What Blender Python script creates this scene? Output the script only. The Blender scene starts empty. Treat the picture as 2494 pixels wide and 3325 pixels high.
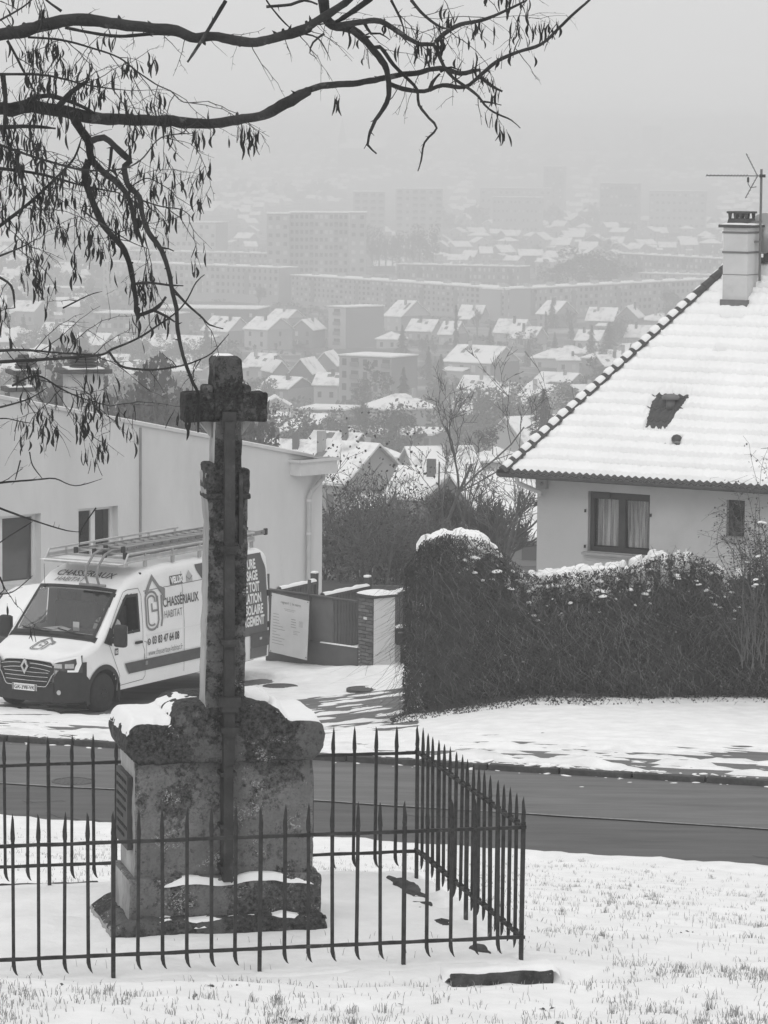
import bpy, bmesh, math, random
from mathutils import Vector, Matrix, noise
R = random.Random(7)
rad = math.radians
SC = bpy.context.scene
COL = SC.collection
# ------------------------------------------------------------ camera
F, CX, CY, YH = 12000.0, 1247.0, 1662.5, 400.0
cam_d = bpy.data.cameras.new('camera')
cam_d.sensor_fit = 'HORIZONTAL'; cam_d.sensor_width = 36.0
cam_d.lens = 36.0 * F / 2494.0
cam_d.clip_start = 0.5; cam_d.clip_end = 30000
cam = bpy.data.objects.new('camera', cam_d)
CAMM = Matrix.Rotation(rad(90) - math.atan((CY - YH) / F), 4, 'X') @ Matrix.Rotation(0.007, 4, 'Z')
cam.matrix_world = CAMM
COL.objects.link(cam); SC.camera = cam
# ------------------------------------------------------------ world: overcast winter sky
HAZE = 8.8e-4
SUN_EL, SUN_AZ = rad(38), rad(200)
w = bpy.data.worlds.new('World'); SC.world = w; w.use_nodes = True
nt = w.node_tree; nt.nodes.clear(); N = nt.nodes.new; L = nt.links.new
out = N('ShaderNodeOutputWorld'); bg = N('ShaderNodeBackground')
sky = N('ShaderNodeTexSky'); sky.sky_type = 'NISHITA'; sky.sun_disc = False
sky.sun_elevation = SUN_EL; sky.sun_rotation = SUN_AZ; sky.air_density = 1; sky.dust_density = 4
bw = N('ShaderNodeRGBToBW'); L(sky.outputs[0], bw.inputs[0])
tc = N('ShaderNodeTexCoord'); sep = N('ShaderNodeSeparateXYZ'); L(tc.outputs['Generated'], sep.inputs[0])
mr = N('ShaderNodeMapRange'); mr.inputs['From Min'].default_value = 0; mr.inputs['From Max'].default_value = 1
mr.inputs['To Min'].default_value = 6.9; mr.inputs['To Max'].default_value = 11.0   # CIE overcast: brighter overhead
L(sep.outputs['Z'], mr.inputs['Value'])
mx = N('ShaderNodeMix'); mx.data_type = 'FLOAT'; mx.inputs[0].default_value = 0.93
L(bw.outputs[0], mx.inputs[2]); L(mr.outputs[0], mx.inputs[3])
L(mx.outputs[0], bg.inputs['Color']); bg.inputs['Strength'].default_value = 0.105
L(bg.outputs[0], out.inputs[0])
sl = bpy.data.lights.new('sun', 'SUN'); sl.energy = 0.5; sl.angle = rad(25); sl.color = (1, 1, 1)
so = bpy.data.objects.new('sun', sl); COL.objects.link(so)
so.rotation_euler = (rad(90) - SUN_EL, 0, -rad(25)); so.location = (0, 0, 50)
vs = SC.view_settings; vs.view_transform = 'Standard'; vs.look = 'None'; vs.gamma = 1; vs.exposure = 0.0
SC.display_settings.display_device = 'sRGB'
cy = SC.cycles; cy.use_denoising = True; cy.max_bounces = 7; cy.diffuse_bounces = 3; cy.glossy_bounces = 2
cy.transmission_bounces = 4; cy.transparent_max_bounces = 12; cy.volume_bounces = 6; cy.sample_clamp_indirect = 4

# ------------------------------------------------------------ helpers
def W(px, py, d):
    """photo pixel + distance ahead of the camera -> world point"""
    r = CAMM.to_3x3() @ Vector(((px - CX) / F, -(py - CY) / F, -1))
    return r * (d / r.y)
def lerp(a, b, t): return a + (b - a) * t
def interp(tab, x):
    if x <= tab[0][0]: return tab[0][1]
    for (x0, y0), (x1, y1) in zip(tab, tab[1:]):
        if x <= x1: return lerp(y0, y1, (x - x0) / (x1 - x0))
    return tab[-1][1]
def sm(t): t = max(0, min(1, t)); return t * t * (3 - 2 * t)
def fbm(x, y, z=0, o=3):
    s = 0; a = 1; f = 1
    for i in range(o):
        s += a * noise.noise(Vector((x * f, y * f, z * f + i * 7.3))); a *= .5; f *= 2.03
    return s
MATS = {}
def mat(name, c0, c1=None, scale=4.0, rough=.85, bump=0.0, detail=5, stretch=(1, 1, 1), lo=.35, hi=.65, spec=.3, metal=0, bscale=None, spots=None):
    """grey noise material: c0..c1 by noise, optional bump and spots (value, scale, threshold)"""
    if name in MATS: return MATS[name]
    m = bpy.data.materials.new(name); m.use_nodes = True; MATS[name] = m
    nt = m.node_tree; b = nt.nodes['Principled BSDF']; N = nt.nodes.new; L = nt.links.new
    b.inputs['Roughness'].default_value = rough; b.inputs['Metallic'].default_value = metal
    b.inputs['Specular IOR Level'].default_value = spec
    c1 = c0 if c1 is None else c1
    b.inputs['Base Color'].default_value = (c0, c0, c0, 1)
    tc = N('ShaderNodeTexCoord'); mp = N('ShaderNodeMapping'); mp.inputs['Scale'].default_value = stretch
    L(tc.outputs['Object'], mp.inputs[0])
    col = None
    if c1 != c0:
        n = N('ShaderNodeTexNoise'); n.inputs['Scale'].default_value = scale; n.inputs['Detail'].default_value = detail
        n.inputs['Roughness'].default_value = .62
        L(mp.outputs[0], n.inputs[0]); r = N('ShaderNodeMapRange')
        r.inputs['From Min'].default_value = lo; r.inputs['From Max'].default_value = hi
        r.inputs['To Min'].default_value = c0; r.inputs['To Max'].default_value = c1
        L(n.outputs[0], r.inputs[0]); col = r.outputs[0]
    for (v, s, th, soft) in (spots or []):
        n = N('ShaderNodeTexNoise'); n.inputs['Scale'].default_value = s; n.inputs['Detail'].default_value = 7; n.inputs['Roughness'].default_value = .7
        L(mp.outputs[0], n.inputs[0]); r = N('ShaderNodeMapRange')
        r.inputs['From Min'].default_value = th; r.inputs['From Max'].default_value = th + soft
        L(n.outputs[0], r.inputs[0]); x = N('ShaderNodeMix'); x.data_type = 'FLOAT'
        L(r.outputs[0], x.inputs[0])
        if col is not None: L(col, x.inputs[2])
        else: x.inputs[2].default_value = c0
        x.inputs[3].default_value = v; col = x.outputs[0]
    if col is not None:
        L(col, b.inputs['Base Color'])
    if bump:
        n = N('ShaderNodeTexNoise'); n.inputs['Scale'].default_value = bscale or scale * 3; n.inputs['Detail'].default_value = 8
        L(mp.outputs[0], n.inputs[0]); bp = N('ShaderNodeBump'); bp.inputs['Strength'].default_value = bump; bp.inputs['Distance'].default_value = .03
        L(n.outputs[0], bp.inputs['Height']); L(bp.outputs[0], b.inputs['Normal'])
    return m
def glass(name, tint=.5, gl=.12, mul=.7):
    if name in MATS: return MATS[name]
    m = bpy.data.materials.new(name); m.use_nodes = True; MATS[name] = m
    nt = m.node_tree; nt.nodes.clear(); N = nt.nodes.new; L = nt.links.new
    o = N('ShaderNodeOutputMaterial'); t = N('ShaderNodeBsdfTransparent'); t.inputs[0].default_value = (tint,) * 3 + (1,)
    g = N('ShaderNodeBsdfGlossy'); g.inputs['Roughness'].default_value = .06; g.inputs[0].default_value = (.9, .9, .9, 1)
    lw = N('ShaderNodeLayerWeight'); lw.inputs[0].default_value = .5; f = N('ShaderNodeMath'); f.operation = 'POWER'; f.inputs[1].default_value = 3; L(lw.outputs['Facing'], f.inputs[0])
    a = N('ShaderNodeMath'); a.operation = 'MULTIPLY_ADD'; a.inputs[1].default_value = mul; a.inputs[2].default_value = gl; L(f.outputs[0], a.inputs[0])
    x = N('ShaderNodeMixShader'); L(a.outputs[0], x.inputs[0]); L(t.outputs[0], x.inputs[1]); L(g.outputs[0], x.inputs[2]); L(x.outputs[0], o.inputs[0])
    return m
SNOW = mat('snow', .77, .87, 2.5, .7, .55, bscale=9)
SNOWR = mat('roof_snow', .80, .88, .8, .7, .15, bscale=5)
FSNOW = mat('far_snow', .42, .86, .35, .8, lo=.30, hi=.46, spots=[(.30, 1.1, .66, .04)])
IRON = mat('wrought_iron', .022, .06, 9, .75, .6, spots=[(.13, 14, .62, .08)])
ASPH = mat('asphalt', .11, .16, 1.6, .75, .35, bscale=60, stretch=(.35, 2.2, 1), spots=[(.085, 1.1, .53, .2), (.22, 40, .66, .05)])
ASPH2 = mat('older_asphalt', .08, .115, 1.6, .8, .4, bscale=70, stretch=(.35, 2.2, 1), spots=[(.06, 1.2, .55, .2), (.17, 45, .67, .05)])
BLACK = mat('black_plastic', .022, .03, 8, .6)
RUB = mat('tyre_rubber', .018, .028, 12, .85)
VWHITE = mat('van_white_paint', .74, .82, .7, .28, spec=.5, spots=[(.60, 2.2, .6, .25)])
VGREY = mat('van_dark_wrap', .085, .10, 2, .35, spec=.5)
ALU = mat('aluminium', .40, .5, 6, .4, metal=.6)
ALUD = mat('weathered_aluminium', .2, .3, 6, .5, metal=.5)
PRINT = mat('dark_grey_print', .10, spec=.2)
PRINT2 = mat('mid_grey_print', .22, spec=.2)
WHITEP = mat('white_print', .75, spec=.2)
BARK = mat('bark', .022, .05, 6, .95, .8, bscale=25, stretch=(1, 1, 1), spots=[(.10, 9, .6, .06)])
TWIG = mat('twig_bark', .03, .05, 9, .95)
POD = mat('dry_pod', .012, .028, 20, .6)

class MB:
    def __init__(s): s.v = []; s.f = []; s.mi = []; s.cur = 0
    def add(s, vs, fs):
        o = len(s.v); s.v.extend([tuple(v) for v in vs])
        for f in fs: s.f.append(tuple(i + o for i in f)); s.mi.append(s.cur)
        return s
    def box(s, c, d, rz=0, M=None):
        hx, hy, hz = d[0] / 2, d[1] / 2, d[2] / 2
        vs = [Vector((x, y, z)) for x in (-hx, hx) for y in (-hy, hy) for z in (-hz, hz)]
        m = M if M is not None else Matrix.Rotation(rz, 3, 'Z')
        vs = [m @ v + Vector(c) for v in vs]
        return s.add(vs, [(0, 1, 3, 2), (4, 6, 7, 5), (0, 4, 5, 1), (2, 3, 7, 6), (0, 2, 6, 4), (1, 5, 7, 3)])
    def rough(s, c, d, seg, amp, fr=6, rnd=.0, rz=0):
        """box with a subdivided, noise-worn surface"""
        bm = bmesh.new(); bmesh.ops.create_cube(bm, size=1)
        for v in bm.verts: v.co = Vector((v.co.x * d[0], v.co.y * d[1], v.co.z * d[2]))
        if rnd: bmesh.ops.bevel(bm, geom=list(bm.edges), offset=rnd, segments=3, profile=.5, affect='EDGES')
        for _ in range(12):
            es = [e for e in bm.edges if e.calc_length() > seg * 1.5]
            if not es or len(bm.verts) > 30000: break
            bmesh.ops.subdivide_edges(bm, edges=es, cuts=1, use_grid_fill=True)
        bmesh.ops.triangulate(bm, faces=[f for f in bm.faces if len(f.verts) > 4])
        bm.normal_update()
        mz = Matrix.Rotation(rz, 3, 'Z')
        vs = []
        for v in bm.verts:
            q = v.co + Vector(c)
            n = fbm(q.x * fr, q.y * fr, q.z * fr, 3)
            vs.append(mz @ (v.co + v.normal * (n * amp)) + Vector(c))
        bm.verts.index_update()
        s.add(vs, [[v.index for v in f.verts] for f in bm.faces]); bm.free(); return s
    def tube(s, pts, rs, n=6, caps=True):
        pts = [Vector(p) for p in pts]
        if not hasattr(rs, '__len__'): rs = [rs] * len(pts)
        vs = []; fs = []; pu = None
        for i, p in enumerate(pts):
            t = (pts[min(i + 1, len(pts) - 1)] - pts[max(i - 1, 0)])
            t = t.normalized() if t.length > 1e-9 else Vector((0, 0, 1))
            if pu is None: pu = t.orthogonal().normalized()
            else:
                pu = pu - t * pu.dot(t)
                pu = pu.normalized() if pu.length > 1e-6 else t.orthogonal().normalized()
            b = t.cross(pu)
            for k in range(n):
                a = 2 * math.pi * k / n
                vs.append(p + (pu * math.cos(a) + b * math.sin(a)) * rs[i])
        for i in range(len(pts) - 1):
            for k in range(n):
                a = i * n + k; b2 = i * n + (k + 1) % n
                fs.append((a, b2, b2 + n, a + n))
        if caps:
            fs.append(tuple(range(n - 1, -1, -1))); fs.append(tuple(range((len(pts) - 1) * n, len(pts) * n)))
        return s.add(vs, fs)
    def prism(s, poly, ext):
        """polygon (3-D points) pushed along ext"""
        n = len(poly); e = Vector(ext)
        vs = [Vector(p) for p in poly] + [Vector(p) + e for p in poly]
        fs = [tuple(range(n - 1, -1, -1)), tuple(range(n, 2 * n))] + [(i, (i + 1) % n, (i + 1) % n + n, i + n) for i in range(n)]
        return s.add(vs, fs)
    def grid(s, nx, ny, fn, skip=None):
        vs = [fn(i / nx, j / ny) for j in range(ny + 1) for i in range(nx + 1)]
        fs = []
        for j in range(ny):
            for i in range(nx):
                if skip and skip((i + .5) / nx, (j + .5) / ny): continue
                a = j * (nx + 1) + i; fs.append((a, a + 1, a + nx + 2, a + nx + 1))
        return s.add(vs, fs)
    def lathe(s, prof, c=(0, 0, 0), n=16, M=None):
        vs = []
        for (r, z) in prof:
            for k in range(n):
                a = 2 * math.pi * k / n; v = Vector((r * math.cos(a), r * math.sin(a), z))
                if M is not None: v = M @ v
                vs.append(v + Vector(c))
        fs = []
        for i in range(len(prof) - 1):
            for k in range(n):
                a = i * n + k; b = i * n + (k + 1) % n; fs.append((a, b, b + n, a + n))
        fs.append(tuple(range(n - 1, -1, -1))); fs.append(tuple(range((len(prof) - 1) * n, len(prof) * n)))
        return s.add(vs, fs)
    def mesh(s, name, m, smooth=False):
        me = bpy.data.meshes.new(name); me.from_pydata(s.v, [], s.f)
        ms = m if isinstance(m, (list, tuple)) else [m]
        for x in ms: me.materials.append(x)
        if len(ms) > 1: me.polygons.foreach_set('material_index', s.mi)
        if smooth: me.polygons.foreach_set('use_smooth', [True] * len(me.polygons))
        me.update(); return me
    def build(s, name, m, parent=None, smooth=False, **k):
        return put(name, s.mesh(name, m, smooth), parent, **k)
def put(name, me, parent=None, loc=None, label=None, cat=None, group=None, kind=None, rz=None, scale=None):
    o = bpy.data.objects.new(name, me); COL.objects.link(o)
    if parent is not None: o.parent = parent
    if loc is not None: o.location = loc
    if rz is not None: o.rotation_euler = (0, 0, rz)
    if scale is not None: o.scale = scale if hasattr(scale, '__len__') else (scale,) * 3
    if label: o['label'] = label
    if cat: o['category'] = cat
    if group: o['group'] = group
    if kind: o['kind'] = kind
    return o
def thing(name, label, cat, loc=(0, 0, 0), rz=0, group=None, scale=None):
    return put(name, None, None, loc, label, cat, group, None, rz, scale)
def kids(o): return KID.get(o.name, [])
def copy_tree(o, parent=None):
    c = o.copy(); COL.objects.link(c)
    if parent is not None: c.parent = parent
    for ch in list(o.children): copy_tree(ch, c)
    return c
def text_mesh(txt, size=1.0, xs=1.0, bold=0.0, align='LEFT', shear=0):
    """-> list of verts(2D), faces from the built-in font"""
    cu = bpy.data.curves.new('t', 'FONT'); cu.body = txt; cu.size = size; cu.offset = bold; cu.align_x = align; cu.shear = shear
    cu.resolution_u = 3
    o = bpy.data.objects.new('t', cu); COL.objects.link(o)
    me = bpy.data.meshes.new_from_object(o.evaluated_get(bpy.context.evaluated_depsgraph_get()))
    vs = [(v.co.x * xs, v.co.y) for v in me.vertices]; fs = [tuple(p.vertices) for p in me.polygons]
    bpy.data.objects.remove(o); bpy.data.meshes.remove(me); bpy.data.curves.remove(cu)
    return vs, fs
def stroke2d(pts, wd, closed=False):
    """flat ribbon along 2D points, with mitres"""
    P = [Vector(p) for p in pts]; n = len(P); vs = []; fs = []
    for i, p in enumerate(P):
        a = P[i - 1] if (i or closed) else p; b = P[(i + 1) % n] if (i < n - 1 or closed) else p
        t1 = (p - a).normalized() if (p - a).length > 1e-9 else (b - p).normalized()
        t2 = (b - p).normalized() if (b - p).length > 1e-9 else t1
        t = (t1 + t2); t = t.normalized() if t.length > 1e-6 else t1
        nn = Vector((-t.y, t.x)); k = 1 / max(.5, nn.dot(Vector((-t1.y, t1.x))))
        vs += [tuple(p + nn * wd / 2 * k), tuple(p - nn * wd / 2 * k)]
    m = n if closed else n - 1
    for i in range(m):
        j = (i + 1) % n; fs.append((2 * i, 2 * i + 1, 2 * j + 1, 2 * j))
    return vs, fs
# ------------------------------------------------------------ terrain
K = .30                                # the road runs askew to the view
SN, SF = 45.5, 52.0
def S(x, y): return y + K * x
def Z(x, y):
    """ground height (outside the enclosure)"""
    s = S(x, y)
    if s < SN: return interp([(-40, -.2), (0, -1.85), (14, -3.76), (20, -4.54), (28, -5.85), (38, -7.75), (42, -8.45), (45.5, -8.95), (60, -9)], s)
    if s < SF: return lerp(-8.95, -9.08, (s - SN) / (SF - SN))
    t = sm((x + 2.2) / 5.4)
    a = interp([(52, -9.02), (62.6, -10.37), (72, -10.62), (84, -10.8), (100, -12.5)], s)
    b = interp([(52, -9.02), (58, -9.45), (66.4, -9.92), (74, -10.4), (84, -10.8), (100, -12.5)], s)
    return lerp(a, b, t)
VAL = [(84, -10.8), (100, -12.5), (150, -18.5), (190, -23.5), (295, -34), (415, -42), (500, -48), (700, -58), (880, -65), (1290, -65.5), (2000, -66), (3000, -64), (4000, -50), (5000, -22), (5900, -2), (6000, -2)]
def ZV(x, y): return interp(VAL, y) if y > 100 else Z(x, y)
def rows(a, b, st): n = max(1, int(round((b - a) / st))); return [lerp(a, b, i / n) for i in range(n + 1)]
XS = [-40, -30, -20, -14] + rows(-10, 10, .25) + [14, 20, 30, 40]
def sheet(name, s0, s1, st, m, dz=0, xs=XS, bump=0, fr=1.0, parent=None, kind='structure', zf=None):
    ss = rows(s0, s1, st); mb = MB(); vs = []
    for s in ss:
        for x in xs:
            y = s - K * x
            z = (zf or Z)(x, min(max(y, s0 - K * x + 1e-4), s1 - K * x - 1e-4)) + dz
            if bump: z += bump * fbm(x * fr, y * fr, 1, 4)
            vs.append((x, y, z))
    n = len(xs)
    mb.add(vs, [(j * n + i, j * n + i + 1, (j + 1) * n + i + 1, (j + 1) * n + i) for j in range(len(ss) - 1) for i in range(n - 1)])
    return mb.build(name, m, parent, True, kind=kind)
# lawn under snow
U = Vector((.974, .2265, 0)); V = Vector((-.2265, .974, 0))
CR = W(1692, 3112, 20.0); PADZ = CR.z + .02       # right front corner of the enclosure
CR.z = PADZ
FW, FD = 2.86, 2.46                    # enclosure size
def enc(a, b, z=0): return CR + U * a + V * b + Vector((0, 0, z))    # a<=0 to the left, b>=0 to the back
CEN = -1.43
def in_pad(x, y, m=.12):
    r = Vector((x, y, 0)) - CR; return -FW - m < r.dot(U) < m and -m < r.dot(V) < FD + m
def lawn_z(x, y):
    z = Z(x, y)
    r = Vector((x, y, 0)) - CR; a, b = r.dot(U), r.dot(V)
    dx = max(-FW - .25 - a, a - .30, 0); dy = max(-.25 - b, b - FD - .25, 0)
    t = sm(1 - math.hypot(dx, dy * .7) / .9)
    far = max(b, 0)
    target = PADZ - (.03 if b < FD * .7 else .03 + .06)
    if b < .1 : target = PADZ - .045 - .085 * sm((a + .62) / .2) * sm((.45 - a) / .3) * sm((-.13 - b) / .08)
    return lerp(z, max(min(z, target), target - .22), t)
xs2 = [-40, -30, -20, -14, -10, -8] + rows(-6, 6, .1) + [8, 10, 14, 20, 30, 40]
def lawn_sheet():
    mb = MB(); vs = []; ss = rows(-12, 10, 2)[:-1] + rows(10, 30, .1)[:-1] + rows(30, SN, .2); n = len(xs2)
    for j, s in enumerate(ss):
        for x in xs2:
            y = s - K * x; e = 0
            if s > 44.5: e = (s - 44.5) / 1.0
            yy = y + (.16 * fbm(x * 1.1, 3, 2, 4)) * e
            z = lawn_z(x, min(y, SN - K * x - .001)) + .05 * fbm(x * .9, y * .9, 0, 3) * (1 - e * .6) + .016 * fbm(x * 5, y * 5, 4, 3)
            if j == len(ss) - 1: z = Z(x, SN - K * x) - .05; yy += .03
            elif s > 44.5: z += .05
            vs.append((x, yy, z))
    mb.add(vs, [(j * n + i, j * n + i + 1, (j + 1) * n + i + 1, (j + 1) * n + i) for j in range(len(ss) - 1) for i in range(n - 1)])
    return mb.build('lawn', SNOW, None, True, kind='structure')
lawn_sheet()
# base earth below the road, the two asphalt strips and the seam
sheet('road', SN - .8, SF + .6, 1.0, ASPH2, -.0, zf=lambda x, y: lerp(-8.95, -9.08, (S(x, y) - SN) / (SF - SN)), bump=.004)
def wav(x): return .10 * math.sin(x * .35 + 1) + .06 * fbm(x * .5, 8, 0, 2)
mb = MB(); ss = [(48.3), (52.2)]
for x0, x1 in zip(XS, XS[1:]):
    vs = []
    for x, s in ((x0, 48.3 + wav(x0)), (x1, 48.3 + wav(x1)), (x1, 52.12), (x0, 52.12)):
        vs.append((x, s - K * x, lerp(-8.95, -9.08, (s - SN) / (SF - SN)) + .008))
    mb.add(vs, [(0, 1, 2, 3)])
mb.build('road_resurfaced_strip', ASPH, None, kind='structure')
mb = MB()
for x0, x1 in zip(XS, XS[1:]):
    vs = []
    for x, o in ((x0, 0), (x1, 0), (x1, .05), (x0, .05)):
        s = 48.25 + wav(x) + o * 1.3; vs.append((x, s - K * x, lerp(-8.95, -9.08, (s - SN) / (SF - SN)) + .018))
    mb.add(vs, [(0, 1, 2, 3)])
mb.build('road_seam', mat('worn_seam', .17, .30, 12, .9), None, kind='structure')
# thin cracks in the older lane
mb = MB()
for k in range(6):
    x = R.uniform(-5, 5); s = R.uniform(46, 48.0); p = []
    for i in range(9 + 3 * (k % 3)):
        p.append(Vector((x, s - K * x, lerp(-8.95, -9.08, (s - SN) / (SF - SN)) + .006))); x += R.uniform(.04, .14); s += R.uniform(-.13, .13)
    for a, b in zip(p, p[1:]): mb.add([a, b, b + Vector((.004, .022, 0)), a + Vector((0, .022, 0))], [(0, 1, 2, 3)])
mb.build('road_cracks', mat('crack', .03), None, kind='structure')
# kerb, stone by stone (in view), set on the far side
KERB = mat('kerb_stone', .045, .09, 4, .9, .3, spots=[(.05, 3, .5, .1)])
kerb = thing('stone_kerb', 'low worn stone kerb with snow edge between wet road and snowy verge', 'kerb', (0, SF, -9.08))
mb = MB(); mb.rough((0, 0, 0), (.98, .14, .2), .12, .008, 5, .015); km = mb.mesh('kerb_stone', KERB)
for i in range(-9, 10):
    x = i * 1.0; o = put('kerb_stone', km, kerb, (x, -K * x, -.005 + R.uniform(-.006, .006)), rz=-math.atan(K) + R.uniform(-.006, .006), scale=(1.035, 1, 1))
mb = MB()
for sx in (-1, 1): mb.prism([(sx * 9.6, -K * sx * 9.6 - .07, -.1), (sx * 40, -K * sx * 40 - .07, -.1), (sx * 40, -K * sx * 40 - .07, .11), (sx * 9.6, -K * sx * 9.6 - .07, .11)], (0, .14, 0))
mb.build('kerb_run', KERB, kerb)
# crumbs of ploughed snow along the kerb
mb = MB(); r_ = random.Random(4)
for k in range(420):
    x = r_.uniform(-9, 9); s = SF + r_.choice((r_.uniform(-.25, .0), r_.uniform(.0, .16), r_.uniform(-1.5, 0) if r_.random() < .15 else .1)); q = r_.uniform(.015, .07) * (1.4 if fbm(x * .7, 2) > .1 else .7)
    q *= .7; mb.lathe([(.02, -q * .3), (q * .8, -q * .2), (q, q * .15), (q * .6, q * .5), (q * .05, q * .62)], (x, s - K * x, (-9.075 if s < SF else -8.985)), 7, Matrix.Rotation(r_.uniform(-.3, .3), 3, 'Y') @ Matrix.Diagonal((r_.uniform(.8, 2.6), r_.uniform(.6, 1.1), r_.uniform(.5, 1))))
mb.build('snow_crumbs', SNOWR, None, kind='stuff')
# ground beyond the road: asphalt skin, and the snow lying over it as its own relief
def zb(x, y): return Z(x, max(y, SF - K * x + .01))
sheet('pavement', SF + .07, 84, .8, ASPH, .0, zf=zb)
def snow_h(x, y):
    """snow thickness over the pavement; negative = melted"""
    s = S(x, y); n = fbm(x * .35, y * .5, 3, 3); f = fbm(x * 1.9, y * 3.2, 9, 5)
    h = .035 + .028 * n + .021 * f
    # verge close to the kerb, trodden and streaked along the road
    st = fbm(x * .8, s * 5.5, 5, 4)
    e = sm((57.4 + .12 * x - s) / 3.2)
    h -= e * (.036 + .036 * sm((x - .5) / 5) - .16 * st)
    h -= sm((53.0 - s) / .9) * .014
    if x > -2.5:
        for c0_, c1_, c2_, wd_ in ((53.3, .10, .6, .10), (53.8, .05, 1.4, .12), (54.6, .13, .2, .09), (55.2, .02, 2.2, .12), (56.1, -.05, 3.1, .10), (57.0, .09, .9, .09), (53.0, -.04, 1.9, .08)):
            h -= .045 * sm(1 - abs(s - (c0_ + c1_ * x + .22 * math.sin(x * .32 + c2_))) / wd_) * sm(fbm(x * .5, c0_ * 3, 7) * 1.6 + .55)
    # the driveway: slush and tyre tracks towards the gate
    if x < .6:
        tr = abs(x + .28 * (y - 58) * .0 - (-.75 + (y - 60) * .09))
        dr = sm(1 - (tr - 1.3) / 1.2) * sm((y - 58.2) / 1.0) * sm((67.6 - y) / 1.6)
        h -= dr * (.050 - .075 * fbm(x * .9, y * 3.3, 12, 3))
        # tracks by the van
        q = Vector((x, y)) - VANP.xy; a = q.x * .5 + q.y * .866; b = q.x * .866 - q.y * .5
        for lane in (.85, -.85):
            h -= .055 * sm(1 - abs(b - lane - .08 * math.sin(a)) / .33) * sm((7.2 - a) / 1.0)
        if -1.2 < b < 1.3 and 0 < a < 6.6: h -= .05
        h -= .04 * sm((-3.0 - x) / 1.5) * sm((62.2 - y) / 3) * (0.9 + 1.3 * fbm(x * 1.1 + y * .5, y * 3.5, 31, 3))
    # banks
    h += .10 * sm(1 - abs(y - 69.9) / 1.2) * sm((x + 3.2) / .8) * sm((.6 - x) / .8) * (.7 + .5 * fbm(x * 2, y * 2, 2, 2))
    return h
VF = W(328, 2313, 64.6); VANR = Vector((.5, .866, 0)); VANN = Vector((.866, -.5, 0))
VANP = VF - VANR * .87 - VANN * .95; VANP.z = VF.z
mb = MB(); ax = rows(-11, 11, .06); n = len(ax); ss = rows(SF + .12, 70, .07) + rows(70.2, 84, .25); vs = []
for s in ss:
    for x in ax:
        y = s - K * x; vs.append((x, y, zb(x, y) + snow_h(x, y)))
mb.add(vs, [(j * n + i, j * n + i + 1, (j + 1) * n + i + 1, (j + 1) * n + i) for j in range(len(ss) - 1) for i in range(n - 1)])
mb.build('snow_cover', SNOW, None, True, kind='stuff')
for sx in (-1, 1):
    mb = MB(); mb.grid(6, 16, lambda u, v: (lambda x, s: (x, s - K * x, zb(x, s - K * x) + .035))(sx * lerp(10.9, 40, u), lerp(SF + .12, 84, v)))
    mb.build('snowy_verge', SNOW, None, True, kind='structure')
# valley
mb = MB(); ys = rows(83, 160, 3)[:-1] + rows(160, 500, 10)[:-1] + rows(500, 1500, 25)[:-1] + rows(1500, 5900, 150); vs = []; nn = 60
for y in ys:
    hw = 60 + .24 * y
    for i in range(nn + 1):
        x = lerp(-hw, hw, i / nn); vs.append((x, y, ZV(x, y) + min(1.2, y / 600) * fbm(x / 40, y / 60, 0, 3) - (.25 if y < 90 else 0)))
mb.add(vs, [(j * (nn + 1) + i, j * (nn + 1) + i + 1, (j + 1) * (nn + 1) + i + 1, (j + 1) * (nn + 1) + i) for j in range(len(ys) - 1) for i in range(nn)])
VALM = mat('snowy_valley_ground', .045, .40, .05, .9, detail=9, lo=.50, hi=.70)
mb.build('valley_ground', VALM, None, True, kind='structure')
# manholes
def manhole(px, py, d, r, label):
    p = W(px, py, d); p.z = (lerp(-8.95, -9.08, (S(p.x, p.y) - SN) / (SF - SN)) if S(p.x, p.y) < SF else zb(p.x, p.y) + max(.0, snow_h(p.x, p.y))) + .012
    t = thing('manhole_cover', label, 'manhole cover', p)
    MB().lathe([(r, -.05), (r, .006), (r * .86, .008), (r * .86, -.05)], n=28).build('rim', mat('cast_iron_rim', .05, .08, 9, .7), t)
    mb = MB(); mb.lathe([(r * .84, -.05), (r * .84, .004), (0.01, .006)], n=28)
    for k in range(-3, 4): mb.box((k * r * .2, 0, .007), (r * .06, r * 1.3, .006))
    mb.build('lid', mat('cast_iron', .05, .09, 15, .6, .4), t)
manhole(238, 2525, 50.0, .30, 'round iron manhole cover in the road, seen through the fence on the left')
manhole(910, 2211, 68.2, .33, 'round iron manhole cover melted clear of snow in front of the gate')
manhole(1183, 2228, 67.0, .33, 'round iron manhole cover at the snow edge below the brick pillar')
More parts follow.
